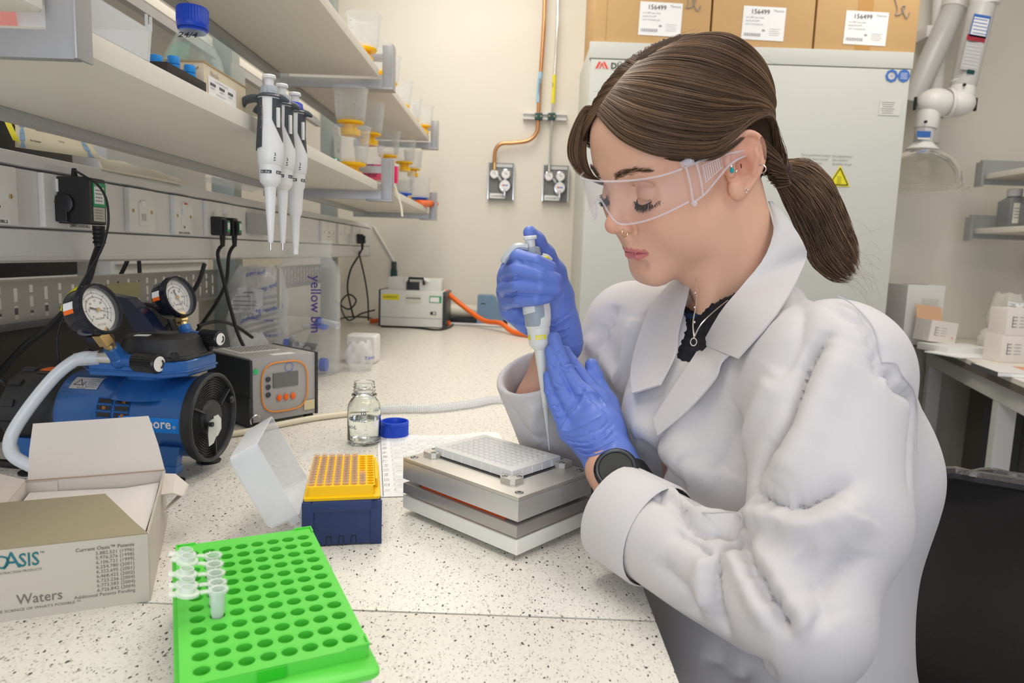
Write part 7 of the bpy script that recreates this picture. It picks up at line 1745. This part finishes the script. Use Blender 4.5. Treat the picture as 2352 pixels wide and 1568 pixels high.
for s_ in (-1, 1):
    b = MB(); y_ = [.0592, .050, .040, .028, .016, .004, -.012, -.030]; zt = [.0250, .0250, .0250, .0235, .0220, .0200, .0165, .0130]; zb = [-.0135, -.0120, -.0090, -.0030, .0035, .0085, .0100, .0085]; xx = [.0728, .0745, .0758, .0770, .0780, .0790, .0795, .080]
    b.patch([[hpt(s_*x, y, z) for x, y, z in zip(xx, y_, zt)], [hpt(s_*(x+.0015), y, (a+c)/2) for x, y, a, c in zip(xx, y_, zt, zb)], [hpt(s_*x, y, z) for x, y, z in zip(xx, y_, zb)]], M_sp)
    b.tube([hpt(s_*x, y, z) for x, y, z in zip(xx, y_, zt)], .0011, M_spe, 6); b.tube([hpt(s_*x, y, z) for x, y, z in zip(xx, y_, zb)], .0011, M_spe, 6)
    b.tube([hpt(s_*.0735, .0575, .026), hpt(s_*.0745, .0572, .006), hpt(s_*.0735, .0575, -.0145)], .0010, M_spe, 6); b.tube([hpt(s_*.0765, .046, .0245), hpt(s_*.077, .045, .006), hpt(s_*.076, .045, -.010)], .0009, M_spe, 6)
    for q in range(8): y = .040-q*.0030; b.tube([hpt(s_*.0790, y, .019), hpt(s_*.0790, y, .004+q*.0008)], .00055, M_spe, 5, smooth=False)
    b.tube([hpt(s_*.0790, .0415, .0205), hpt(s_*.0793, .0165, .0195), hpt(s_*.0793, .0165, .0095), hpt(s_*.0790, .0415, .0025)], .0006, M_spe, 5, smooth=False, closed=True)
    b.tube([hpt(s_*.072, .062, .029), hpt(s_*.0745, .056, .030), hpt(s_*.0760, .050, .0275)], .0030, M_spe, 8); b.ell(hpt(s_*.075, .055, .030), .0042, M_spe); b.ell(hpt(s_*.0745, .0565, -.0145), .0028, M_spe)
    b.build('temple', spec)
# ---- jewellery
b = MB(); M_sil = mat('silver', (.85, .83, .78), .2, metal=1.0); cc = hpt(-.0145, .1085, -.0330); R3 = Matrix(HM.tolist())
b.tube([cc+(R3 @ V((0, .0036*math.cos(a), .0046*math.sin(a))))*HS for a in [2*math.pi*q/16 for q in range(16)]], .0004, mat('gold_ring', (.9, .62, .35), .2, metal=1.0), 6, smooth=False, closed=True); b.build('nose_ring', person)
b = MB()
for (y, z) in ((-.006, -.022), (-.0085, -.0245), (-.006, -.0265)): b.ell(hpt(-.0835, y, z), .0011, M_sil, seg=10, rings=6)
cc = hpt(-.0885, -.0270, -.008); b.tube([cc+(R3 @ V((.0045*math.cos(a), .002*math.cos(a), .0045*math.sin(a))))*HS for a in [2*math.pi*q/16 for q in range(16)]], .0006, M_sil, 6, smooth=False, closed=True)
b.ell(hpt(-.0795, .0045, .002), (.0022, .0022, .0030), mat('turquoise', (.0, .35, .36), .15), seg=10, rings=6); b.ell(hpt(-.0800, -.0005, -.001), .0015, M_sil, seg=10, rings=6); b.ell(hpt(-.0790, .0035, .0065), (.001, .001, .002), M_sil, seg=8, rings=5)
b.build('ear_studs', person)
# ---- limbs and clothes (world frame)
def A(px, py, Y): return np.array(at(px, py, Y=Y))
LS, LE, LW = A(1912, 855, .62), A(1848, 1425, .50), A(1435, 1128, .695)
RS, RE, RW = A(1450, 760, .93), A(1315, 1080, .93), A(1287, 772, .850)
tf = np.array([-.86, -.51, 0]); tl = np.array([.51, -.86, 0]); tu = np.array([0, 0, 1.]); TR = np.array([tl, tf, tu]).T
C1, C2, C3, C4 = np.array([.246, .765, 1.058]), np.array([.280, .725, 1.000]), np.array([.285, .715, .86]), np.array([.315, .70, .70])
NB = np.array([.262, .800, 1.200])
CU = A(1222, 852, .852); LC = A(1424, 1182, .665)      # cuff centres
def trunk(f, g, arms=True):
    f.ell(C1, (.138+g, .100+g, .118+g), TR, k=.045); f.ell(C2, (.155+g, .112+g, .120+g), TR, k=.06); f.ell(C3, (.155+g, .105+g, .15+g), TR, k=.06); f.ell(C4, (.18+g, .138+g, .15+g), TR, k=.06)
    f.cone(NB+np.array([0.012, 0, -.015]), LS+np.array([-.02, .02, -.008]), .052+g, .052+g, k=.05); f.cone(NB+np.array([0.0, 0, -.02]), RS+np.array([.01, -.01, -.005]), .050+g, .056+g, k=.05)
f = Field((-.02, .38, .62), (.47, 1.04, 1.25), .0031)
trunk(f, 0)
f.cone(LS, LE, .060, .047, k=.03); f.cone(LE, LC, .045, .047, k=.02); f.cone(LS, (LS*.4+LE*.6)+np.array([.014, .0, .0]), .058, .057, k=.03)
f.cone(RS, RE, .066, .060, k=.03); f.cone(RE, CU, .056, .048, k=.02)
f.cone((.318, .68, 1.115), (.338, .68, 1.035), .066, .072, k=.05); f.cone((.338, .68, 1.035), (.31, .68, .88), .072, .062, k=.05)
f.ell((.235, .64, .80), (.085, .13, .11), k=.05)
# cuffs: cut flat and hollow
def cuff(C, E, r, depth, nrm=None):
    ax = (C-E) if nrm is None else np.array(nrm); ax = ax/np.linalg.norm(ax); lo, hi = C-.12, C+.12
    f.fnop(lambda X, Y, Z: np.maximum(np.sqrt((X-C[0])**2+(Y-C[1])**2+(Z-C[2])**2)-.095, -((X-C[0])*ax[0]+(Y-C[1])*ax[1]+(Z-C[2])*ax[2])), lo, hi, k=.003, op='-')
    f.cone(C-ax*depth, C+ax*.03, r, r, k=.004, op='-')
cuff(CU, RE, .0395, .075, (-.35, -.40, .90)); cuff(LC, LE, .0445, .03)
# open front
for q0, q1, r0, r1 in ((A(1628, 690, .735), A(1582, 800, .712), .034, .013), (A(1628, 690, .760), A(1582, 800, .735), .034, .012)): f.cone(q0, q1, r0, r1, k=.012, op='-')
f.cone(NB+np.array([-.006, 0, -.02]), NB+np.array([-.006, -.004, .08]), .058, .075, k=.012, op='-')
P, F_ = f.mesh(); P = smooth_mesh(P, F_, 3, .5); N = vnormals(P, F_)
folds = [([(1895, 690), (1960, 715), (2005, 760), (2020, 810), (2024, 850)], .005, -.004), ([(2024, 850), (2062, 850), (2072, 880), (2100, 905), (2108, 960), (2106, 1050), (2100, 1120)], .005, -.006),
 ([(1900, 745), (1850, 800), (1815, 880), (1790, 960), (1745, 1040), (1718, 1115)], .006, -.011), ([(1935, 770), (1890, 850), (1850, 940), (1810, 1030), (1770, 1100)], .016, .006),
 ([(1950, 1085), (1880, 1125), (1812, 1148), (1748, 1140), (1722, 1130)], .007, -.010), ([(1960, 1125), (1890, 1165), (1815, 1185), (1740, 1172), (1700, 1200)], .011, .009),
 ([(1689, 1228), (1722, 1297), (1769, 1377), (1806, 1450)], .006, -.010), ([(1715, 1230), (1760, 1300), (1810, 1380), (1850, 1440)], .010, .007), ([(1660, 1240), (1690, 1300), (1728, 1372), (1762, 1440)], .009, .006),
 ([(1639, 1262), (1628, 1330), (1633, 1402), (1664, 1470)], .006, -.009), ([(1612, 1260), (1600, 1340), (1610, 1410)], .009, .006), ([(1690, 1222), (1660, 1240), (1640, 1262)], .006, -.007),
 ([(1990, 1150), (1930, 1200), (1880, 1230), (1830, 1240)], .012, .005), ([(1985, 1250), (1930, 1290), (1880, 1340)], .009, -.006), ([(1830, 1240), (1870, 1330), (1900, 1430)], .012, -.004),
 ([(1500, 1290), (1560, 1350), (1600, 1430)], .010, -.005), ([(1546, 1200), (1590, 1240), (1625, 1262)], .007, -.006), ([(1518, 1105), (1560, 1140), (1596, 1165), (1658, 1179), (1713, 1176)], .006, .007), ([(1530, 1128), (1590, 1190), (1650, 1203), (1700, 1200)], .007, -.008),
 ([(1440, 950), (1490, 1010), (1560, 1070), (1640, 1110)], .016, .007), ([(1470, 1010), (1510, 1070), (1570, 1120)], .010, -.006), ([(1690, 960), (1660, 1020), (1630, 1090)], .014, -.005), ([(1560, 900), (1545, 980), (1575, 1050)], .018, .006), ([(1760, 860), (1720, 960), (1700, 1050)], .014, .005),
 ([(1850, 640), (1820, 760), (1770, 860)], .014, -.004), ([(1410, 690), (1380, 760), (1350, 850)], .009, -.006), ([(1450, 720), (1420, 820), (1400, 900)], .011, .008), ([(1485, 700), (1470, 800), (1440, 900)], .008, -.007), ([(1340, 770), (1370, 830), (1420, 880)], .011, .007),
 ([(1160, 930), (1200, 990), (1260, 1020)], .010, -.004), ([(1230, 930), (1220, 980), (1240, 1030)], .009, .005),
 ([(1600, 1500), (1700, 1530), (1780, 1560)], .010, -.006), ([(1440, 1050), (1480, 1090), (1520, 1150)], .006, -.005)]
folds = [(a, b_, c_*(1.7 if c_ < 0 else 1.25)) for a, b_, c_ in folds]; P = strokes(P, N, folds); P = smooth_mesh(P, F_, 1, .25)
N = vnormals(P, F_); ph = np.sin(P@np.array([38., 17, 25]))+np.sin(P@np.array([-21., 43, 18])+1)+np.sin(P@np.array([14., -29, 47])+2); P = P+N*(ph*.0005)[:, None]
CP_, CN_ = P, vnormals(P, F_); csx, csy, csz = projn(P); cface = ((P-np.array([0, 0, CAMZ]))*CN_).sum(1) < 0
M_coat = mat('white_lab_coat', (.61, .585, .59), .75, bump=.25, bscale=1800, sheen=.2)
coat = np_object('lab_coat', P, F_, [M_coat], person)
def surf(px, py, off=.004, dflt=.75):
    r = (csx-px)**2+(csy-py)**2; r = np.where(cface, r, 1e9); c = np.argsort(r)[:25]; c = c[r[c] < 500]
    d = csz[c].min() if len(c) else dflt
    return at(px, py, D=d-off)
# seams
M_seam = mat('coat_seam', (.52, .51, .54), .8)
for s_ in ([(1925, 680), (1960, 700), (2005, 750), (2020, 810), (2024, 830)], [(2024, 832), (2058, 835), (2072, 862), (2100, 900), (2108, 960), (2108, 1040)], [(1560, 1165), (1620, 1178), (1700, 1180), (1692, 1240)]):
    b = MB(); b.tube([surf(x, y, .0) for x, y in s_], .0006, M_seam, 6); b.build('seam', coat)
# collar and lapels: surfaces between an inner and an outer edge
def flap(inner, outer, name, lift=.006, th=.0022, m=None, n=16, par=None):
    I_2 = crom(inner, 8); O_2 = crom(outer, 8); rs_ = []
    def samp(L, u): x = u*(len(L)-1); i = min(int(x), len(L)-2); return L[i].lerp(L[i+1], x-i)
    for j in range(7):
        v = j/6; row = []
        for i in range(n+1):
            a, c = samp(I_2, i/n), samp(O_2, i/n); p = a.lerp(c, v); d = (p-V((0, 0, CAMZ))).normalized(); row.append(p-d*(lift*math.sin(math.pi*min(1, v*.9+.1))))
        rs_.append(row)
    b = MB(); b.patch(rs_, m or M_coat, thick=th); return b.build(name, par or coat, ang=60)
W3 = lambda px, py, Y: at(px, py, Y=Y)
S = lambda x, y, o=.006: surf(x, y, o)
flap([W3(1764, 462, .800), W3(1778, 520, .752), W3(1756, 590, .728), W3(1705, 655, .712), W3(1655, 715, .702), S(1612, 790, .010)],
     [W3(1775, 462, .805), W3(1812, 505, .765), S(1846, 560, .012), S(1850, 600, .012), S(1790, 710, .013), S(1692, 822, .013)], 'collar', .008)
flap([S(1640, 770, .012), S(1612, 790, .010), S(1585, 830, .008), S(1545, 890, .006), S(1500, 960, .006)],
     [S(1690, 800, .004), S(1655, 830, .012), S(1640, 870, .012), S(1580, 940, .009), S(1510, 1000, .006)], 'lapel', .004)
flap([W3(1592, 628, .80), W3(1580, 680, .775), S(1560, 760, .012), S(1552, 815, .010), S(1518, 885, .008)],
     [W3(1555, 640, .835), S(1500, 700, .012), S(1468, 780, .012), S(1452, 850, .010), S(1455, 905, .008)], 'far_lapel', .004)
# folded cuff band of the near sleeve
axl = V(LC-LE).normalized(); Fl = frame(axl); b = MB()
rows = []
for h_, r_ in ((.001, .0450), (.003, .0490), (-.004, .0502), (-.030, .0505), (-.052, .0508), (-.055, .0485)):
    rows.append([V(LC)+axl*h_+Fl @ V(((r_+.0012*math.sin(3*a+1))*math.cos(a), (r_+.0012*math.sin(2*a))*math.sin(a), 0)) for a in [2*math.pi*q/40 for q in range(41)]])
b.patch(rows, M_coat); b.build('cuff', coat, ang=60)
# sweater
M_knit = mat('black_ribbed_knit', (.012, .013, .018), .85); g = Field((.06, .56, 1.00), (.42, .98, 1.27), .004)
trunk(g, -.005); qc = A(1612, 735, .735); g.fnop(lambda X, Y, Z: .072-np.sqrt((X-qc[0])**2+(Y-qc[1])**2+(Z-qc[2])**2), (0, .5, .9), (.5, 1, 1.3), k=.002, op='-'); g.cone(A(1628, 690, .715), A(1582, 800, .695), .020, .016, k=.01, op='-'); g.cone(NB+np.array([-.01, 0, -.012]), NB+np.array([-.012, -.004, .08]), .052, .075, k=.004, op='-')
P, F2 = g.mesh(); P = smooth_mesh(P, F2, 2); N2 = vnormals(P, F2); P = P+N2*(.0010*np.sin((P@tl)*2600*.55))[:, None]
np_object('sweater', P, F2, [M_knit], person)
b = MB(); b.tube([NB+V((-.008, 0, .006)) if False else V(NB+np.array([-.008+.0575*math.cos(a), .0575*math.sin(a), .010*math.cos(a)-.016])) for a in [2*math.pi*q/32 for q in range(32)]], .0045, mat('navy_knit', (.015, .035, .09), .8), 8, smooth=False, closed=True); b.build('neckband', person)
b = MB(); P_ = [W3(1598, 640, .752), W3(1600, 690, .728), W3(1592, 740, .712), W3(1594, 775, .706)]
b.tube(P_, .0007, M_sil, 6); b.tube([W3(1672, 690, .725), W3(1640, 715, .716), W3(1610, 745, .708), W3(1594, 775, .706)], .0007, M_sil, 6)
for t_ in (.25, .5, .75): b.ell(P_[0].lerp(P_[3], t_), .0014, M_sil, seg=8, rings=6)
c_ = W3(1593, 785, .704); b.tube([c_+V((.0032*math.cos(a), 0, .004*math.sin(a))) for a in [2*math.pi*q/12 for q in range(12)]], .0006, M_sil, 6, smooth=False, closed=True); b.build('necklace', person)
# trousers and shoes below the bench
b = MB(); M_tr2 = mat('dark_trousers', (.02, .022, .03), .8)
for s_ in (-1, 1):
    hp = V(C4)+V(tl)*.09*s_; kn = V((.02, .62-.16*s_ if s_ > 0 else .86, .62)) ; kn = hp+V((-.30, -.06, -.06)); an = V((kn.x+.02, kn.y, .09)); b.tube([hp, (hp+kn)/2+V((0, 0, .01)), kn, (kn+an)/2, an], [.085, .08, .065, .055, .045], M_tr2, 20)
b.build('trousers', person)
for s_ in (-1, 1):
    kn = V(C4)+V(tl)*.09*s_+V((-.30, -.06, -.06)); b = MB(); b.ell((kn.x-.05, kn.y, .045), (.135, .047, .045), M_black); b.build('shoe', person)
# trunk and arms of the body itself
g = Field((-.02, .36, .60), (.50, 1.06, 1.26), .007); trunk(g, -.026); 
g.cone(LS, LE, .042, .030, k=.03); g.cone(LE, LW, .029, .025, k=.01); g.cone(RS, RE, .046, .042, k=.03)
P, F2 = g.mesh(); body_mesh.append((P, F2, np.tile([.70, .415, .30], (len(P), 1))))
RM = A(1240, 925, .868); g = Field(np.minimum(np.minimum(RE, RW), RM)-.06, np.maximum(np.maximum(RE, RM), RW)+.06, .003); g.cone(RM, RW, .029, .0245, k=.02); g.cone(RE, RM, .030, .028, k=.02); P, F2 = g.mesh(); body_mesh.append((P, F2, np.tile([.70, .40, .29], (len(P), 1))))
g = Field(LC-.07, LC+.09, .003); g.cone(LC+(LE-LC)*.2, A(1398, 1078, .715), .030, .0255, k=.02); P, F2 = g.mesh(); body_mesh.append((P, F2, np.tile([.70, .40, .29], (len(P), 1))))
# ---- gloved hands
M_glove = mat('blue_nitrile', (.13, .21, .63), .42, bump=.05, bscale=500, sss=.05, spec=.5)
mm = .001
def finger(f, pts, k=.004, kj=.0): 
    Q = [A(a, b_, c) for a, b_, c, r in pts]; R_ = [r*mm for *_, r in pts]; f.path(Q, R_, k=k)
# left hand, seen from its back, fingers up along the pipette
LHf = [[(1273, 775, .792, 7.3), (1281, 806, .788, 8.0), (1296, 842, .782, 8.6), (1318, 876, .776, 8.8), (1347, 912, .768, 10.5)],
       [(1265, 806, .790, 7.2), (1271, 838, .784, 7.8), (1284, 880, .776, 8.6), (1300, 915, .770, 8.8), (1325, 955, .762, 10.5)],
       [(1259, 862, .786, 6.0), (1263, 895, .780, 6.8), (1274, 928, .772, 7.6), (1287, 958, .766, 7.8), (1306, 992, .756, 9.5)],
       [(1297, 806, .808, 7.2), (1312, 830, .804, 7.8), (1332, 858, .798, 8.4), (1352, 886, .790, 8.8), (1376, 918, .780, 10.5)]]
LTh = [(1359, 838, .812, 8.2), (1366, 864, .808, 9.2), (1378, 895, .802, 10.0), (1390, 930, .792, 12.5), (1402, 980, .765, 15)]
fl = Field(A(1240, 1100, .66)-.02, A(1430, 740, .84)+.03, .00125)
for q in LHf: finger(fl, q, .002)
finger(fl, LTh, .006)
LWr = A(1408, 1072, .722)
for q in LHf: fl.cone(A(*q[-1][:3]), LWr+(A(*q[-1][:3])-LWr)*.12, q[-1][3]*mm, .0215, k=.010)
fl.cone(A(*LTh[3][:3]), LWr, .0125, .021, k=.014)
fl.ell((A(1347, 912, .768)+LWr)/2, (.026, .016, .030), k=.012)
fl.cone(LWr, A(1426, 1100, .708), .0265, .0285, k=.012)
P, F2 = fl.mesh(); P = smooth_mesh(P, F2, 2, .4); N2 = vnormals(P, F2)
ws = []
for (x, y) in ((1281, 806), (1271, 838), (1296, 842), (1284, 880), (1263, 895), (1274, 930), (1312, 832)):
    ws += [([(x-14, y+4), (x, y-1), (x+14, y+2)], .0012, -.0011), ([(x-13, y+10), (x, y+5), (x+13, y+8)], .0012, .0008)]
ws += [([(1300, 940), (1330, 905), (1345, 885)], .0016, -.0018), ([(1285, 985), (1300, 960), (1322, 935), (1340, 905)], .0014, .0012), ([(1262, 965), (1290, 950), (1306, 925)], .0016, -.0016), ([(1318, 905), (1350, 895), (1375, 905), (1395, 935)], .0016, .0014),
 ([(1325, 880), (1350, 905), (1390, 945), (1412, 990)], .0014, -.0010), ([(1270, 990), (1310, 985), (1350, 965), (1385, 945)], .0013, .0010), ([(1275, 1005), (1320, 1003), (1365, 985), (1405, 960)], .0013, -.0010)]
for k in range(9): ws.append(([(1282+k*9, 1008+k*7.0), (1320+k*7, 1016+k*5.5), (1365+k*4, 1004+k*6), (1412+k*1.5, 968+k*10.5)], .0013, (.0013 if k % 2 else -.0012)))
ws = [(a, b_, c*1.7) for a, b_, c in ws]; P = strokes(P, N2, ws); np_object('left_glove', P, F2, [M_glove], person)
fl.v += .0035; P, F2 = fl.mesh(); body_mesh.append((P, F2, np.tile([.70, .40, .29], (len(P), 1))))
b = MB(); wax = V(A(1426, 1100, .708)-LWr).normalized(); Fw = frame(wax); b.tube([V(A(1422, 1098, .708))+Fw @ V((.0292*math.cos(a), .0292*math.sin(a), .0015*math.sin(4*a))) for a in [2*math.pi*q/30 for q in range(30)]], .0013, M_glove, 8, smooth=False, closed=True); b.build('glove_rim', person)
# watch
wc = V(A(1412, 1092, .700)); b = MB(); Rw = .0315
b.rot([(Rw, -.009), (Rw+.002, -.009), (Rw+.0022, 0), (Rw+.002, .009), (Rw, .009)], V(A(1432, 1118, .702)), wax, M_rubber, 40); b.build('watch_strap', person)
wn = V((-.25, -.75, .60)).normalized(); wc = V(A(1415, 1078, .668)); b = MB()
b.rot([(0, -.008), (.0205, -.008), (.0225, -.005), (.0225, .001), (.0205, .003), (.0185, .0033), (.0180, .0025), (0, .0025)], wc, wn, M_gk, 48); wo = b.build('watch', person)
b = MB(); b.rot([(0, .0029), (.0165, .0029)], wc, wn, mat('watch_glass', (.05, .05, .045), .08), 40); b.rot([(.0178, .0031), (.0192, .0037), (.0200, .0031)], wc, wn, M_dark, 48); b.build('dial', wo)
# right hand closed around the pipette
fr = Field(A(1130, 830, .74)-np.array([.025, .03, .01]), A(1330, 500, .90)+np.array([.02, .03, .02]), .00125)
RH = [[(1176, 614, .868, 10), (1172, 596, .818, 9.2), (1190, 590, .786, 9.0), (1232, 601, .774, 8.4), (1264, 614, .780, 7.5)],
      [(1166, 640, .868, 10), (1163, 626, .815, 9.4), (1190, 619, .782, 9.6), (1240, 630, .771, 8.8), (1276, 641, .778, 7.8)],
      [(1165, 672, .866, 10), (1162, 660, .815, 9.4), (1190, 654, .783, 9.5), (1240, 660, .772, 8.8), (1276, 664, .779, 7.8)],
      [(1171, 704, .862, 9.8), (1169, 694, .818, 8.8), (1196, 688, .788, 8.8), (1232, 686, .777, 8.0), (1258, 682, .781, 7.2)]]
for q in RH: finger(fr, q, .0012)
for q in RH: fr.cone(A(*q[0][:3]), A(1262, 748, .862), .0115, .020, k=.012)
finger(fr, [(1217, 534, .812, 8.0), (1232, 552, .820, 9.0), (1254, 584, .832, 10.0), (1274, 625, .842, 13.0), (1284, 680, .848, 17), (1284, 740, .850, 19)], .008)
fr.ell(A(1250, 690, .850), (.028, .022, .036), k=.014); fr.cone(A(1175, 718, .845), A(1215, 738, .832), .0125, .0125, k=.012); fr.cone(A(1215, 738, .835), RW, .014, .022, k=.014)
fr.cone(A(1284, 735, .850), A(1290, 790, .850), .0235, .0265, k=.012)
P, F2 = fr.mesh(); P = smooth_mesh(P, F2, 2, .4); N2 = vnormals(P, F2)
ws = [([(1200, 602), (1236, 612), (1272, 628)], .0016, -.0012), ([(1165, 604), (1180, 598), (1200, 603)], .0015, -.0014), ([(1193, 636), (1170, 642), (1155, 640)], .0015, -.0014), ([(1193, 672), (1175, 678), (1158, 675)], .0015, -.0014), ([(1195, 708), (1180, 712), (1165, 722)], .0016, -.0014)]
ws += [([(1258+k*2, 742+k*8), (1285+k*1, 736+k*9), (1316-k, 712+k*11)], .0015, (.0012 if k % 2 else -.0012)) for k in range(6)]
ws += [([(1150, 715), (1180, 735), (1215, 745)], .0016, -.0012), ([(1160, 735), (1190, 748), (1212, 752)], .0014, .001), ([(1262, 700), (1285, 692), (1300, 670)], .0014, -.0006)]
ws = [(a, b_, c*1.7) for a, b_, c in ws]; P = strokes(P, N2, ws); np_object('right_glove', P, F2, [M_glove], person)
fr.v += .0035; P, F2 = fr.mesh(); body_mesh.append((P, F2, np.tile([.70, .40, .29], (len(P), 1))))
b = MB(); c_ = V(A(1290, 790, .850)); d_ = V(A(1290, 790, .85)-A(1284, 735, .85)).normalized(); Fw = frame(d_); b.rot([(.0258, -.004), (.0275, 0), (.0272, .002), (.0255, .002)], c_, d_, M_glove, 36); b.build('glove_rim', person)
# ---- the pipette she holds
tipw = at(1262, 1036, Z=BZ+.0845); noz_d = .175
top = at(1217, 541, Y=.800); nz = tipw.lerp(top, .185); L_ = (top-nz).length; zax = (top-tipw).normalized()
xa = (V((1, .15, 0))-zax*V((1, .15, 0)).dot(zax)).normalized(); ya_ = zax.cross(xa); Mx = Matrix(((xa.x, ya_.x, zax.x, nz.x), (xa.y, ya_.y, zax.y, nz.y), (xa.z, ya_.z, zax.z, nz.z), (0, 0, 0, 1)))
M_hg = mat('pipette_slate', (.33, .37, .43), .4); M_hw = mat('pipette_cream', (.76, .76, .74), .3)
hp_ = pipette('pipette', 'light grey and yellow marked pipette held in her gloved right hand', Mx, L_, (M_hw, M_hw, mat('pipette_light_grey', (.50, .54, .58), .35), M_hg), '2 - 20', None, 'held', hz=.0175)
k_ = L_/.235; Sx = Mx @ Matrix.Scale(k_, 4); b = MB(Sx)
b.rot([(.0004, -.052), (.0006, -.050), (.0018, -.020), (.0022, -.019), (.0034, .006), (.0042, .008), (.0042, .012), (.0034, .012)], m=mat('clear_tip', (.80, .81, .80), .2, trans=.25, ior=1.2), seg=24); b.build('tip', hp_)
b = MB(Sx); vs_ = []
for (a0, a1) in ((-118, -62), (-170, -150)):
    vs = []; n = 8
    for q in range(n+1):
        a = math.radians(a0+(a1-a0)*q/n)
        for z in (.1012, .1070): vs.append((.01505*math.cos(a), .01505*math.sin(a), z))
    b.add(vs, [(2*q, 2*q+2, 2*q+3, 2*q+1) for q in range(n)], M_yellow)
vs, fs = text_polys('2-20', .0052, .02); b.add([(.01525*math.cos(math.radians(-112)+v.x/.015), .01525*math.sin(math.radians(-112)+v.x/.015), .1022+v.y) for v in vs], fs, mat('pipette_cream')); b.build('yellow_marking', hp_)
b = MB(Sx); b.box((.0185, -.009, .196), (.008, .006, .022), M_yellow, bev=.003, seg=3, R=Matrix.Rotation(-.25, 3, 'Y')); b.build('yellow_lock', hp_)
b = MB(Sx); rows = []
for i in range(9):
    z = .119+.040*i/8; rows.append([((.0180+.0004)*math.cos(a), (.0174+.0004)*math.sin(a), z) if False else ((np.interp(z, [.117, .128, .14, .175], [.0163, .0175, .0178, .015])+.0004)*math.cos(a), (np.interp(z, [.117, .128, .14, .175], [.016, .017, .0165, .0155])+.0004)*math.sin(a), z+(.006 if q > 8 else 0)*(1-i/8)) for q, a in enumerate([math.radians(-165+q*9) for q in range(12)])])
b.patch(rows, M_hg); b.build('grey_panel', hp_)
# ---- one body mesh
vs = []; fs = []; cs = []; n0 = 0
for p_, f_, c_ in body_mesh: vs.append(p_); fs.append(f_+n0); cs.append(c_); n0 += len(p_)
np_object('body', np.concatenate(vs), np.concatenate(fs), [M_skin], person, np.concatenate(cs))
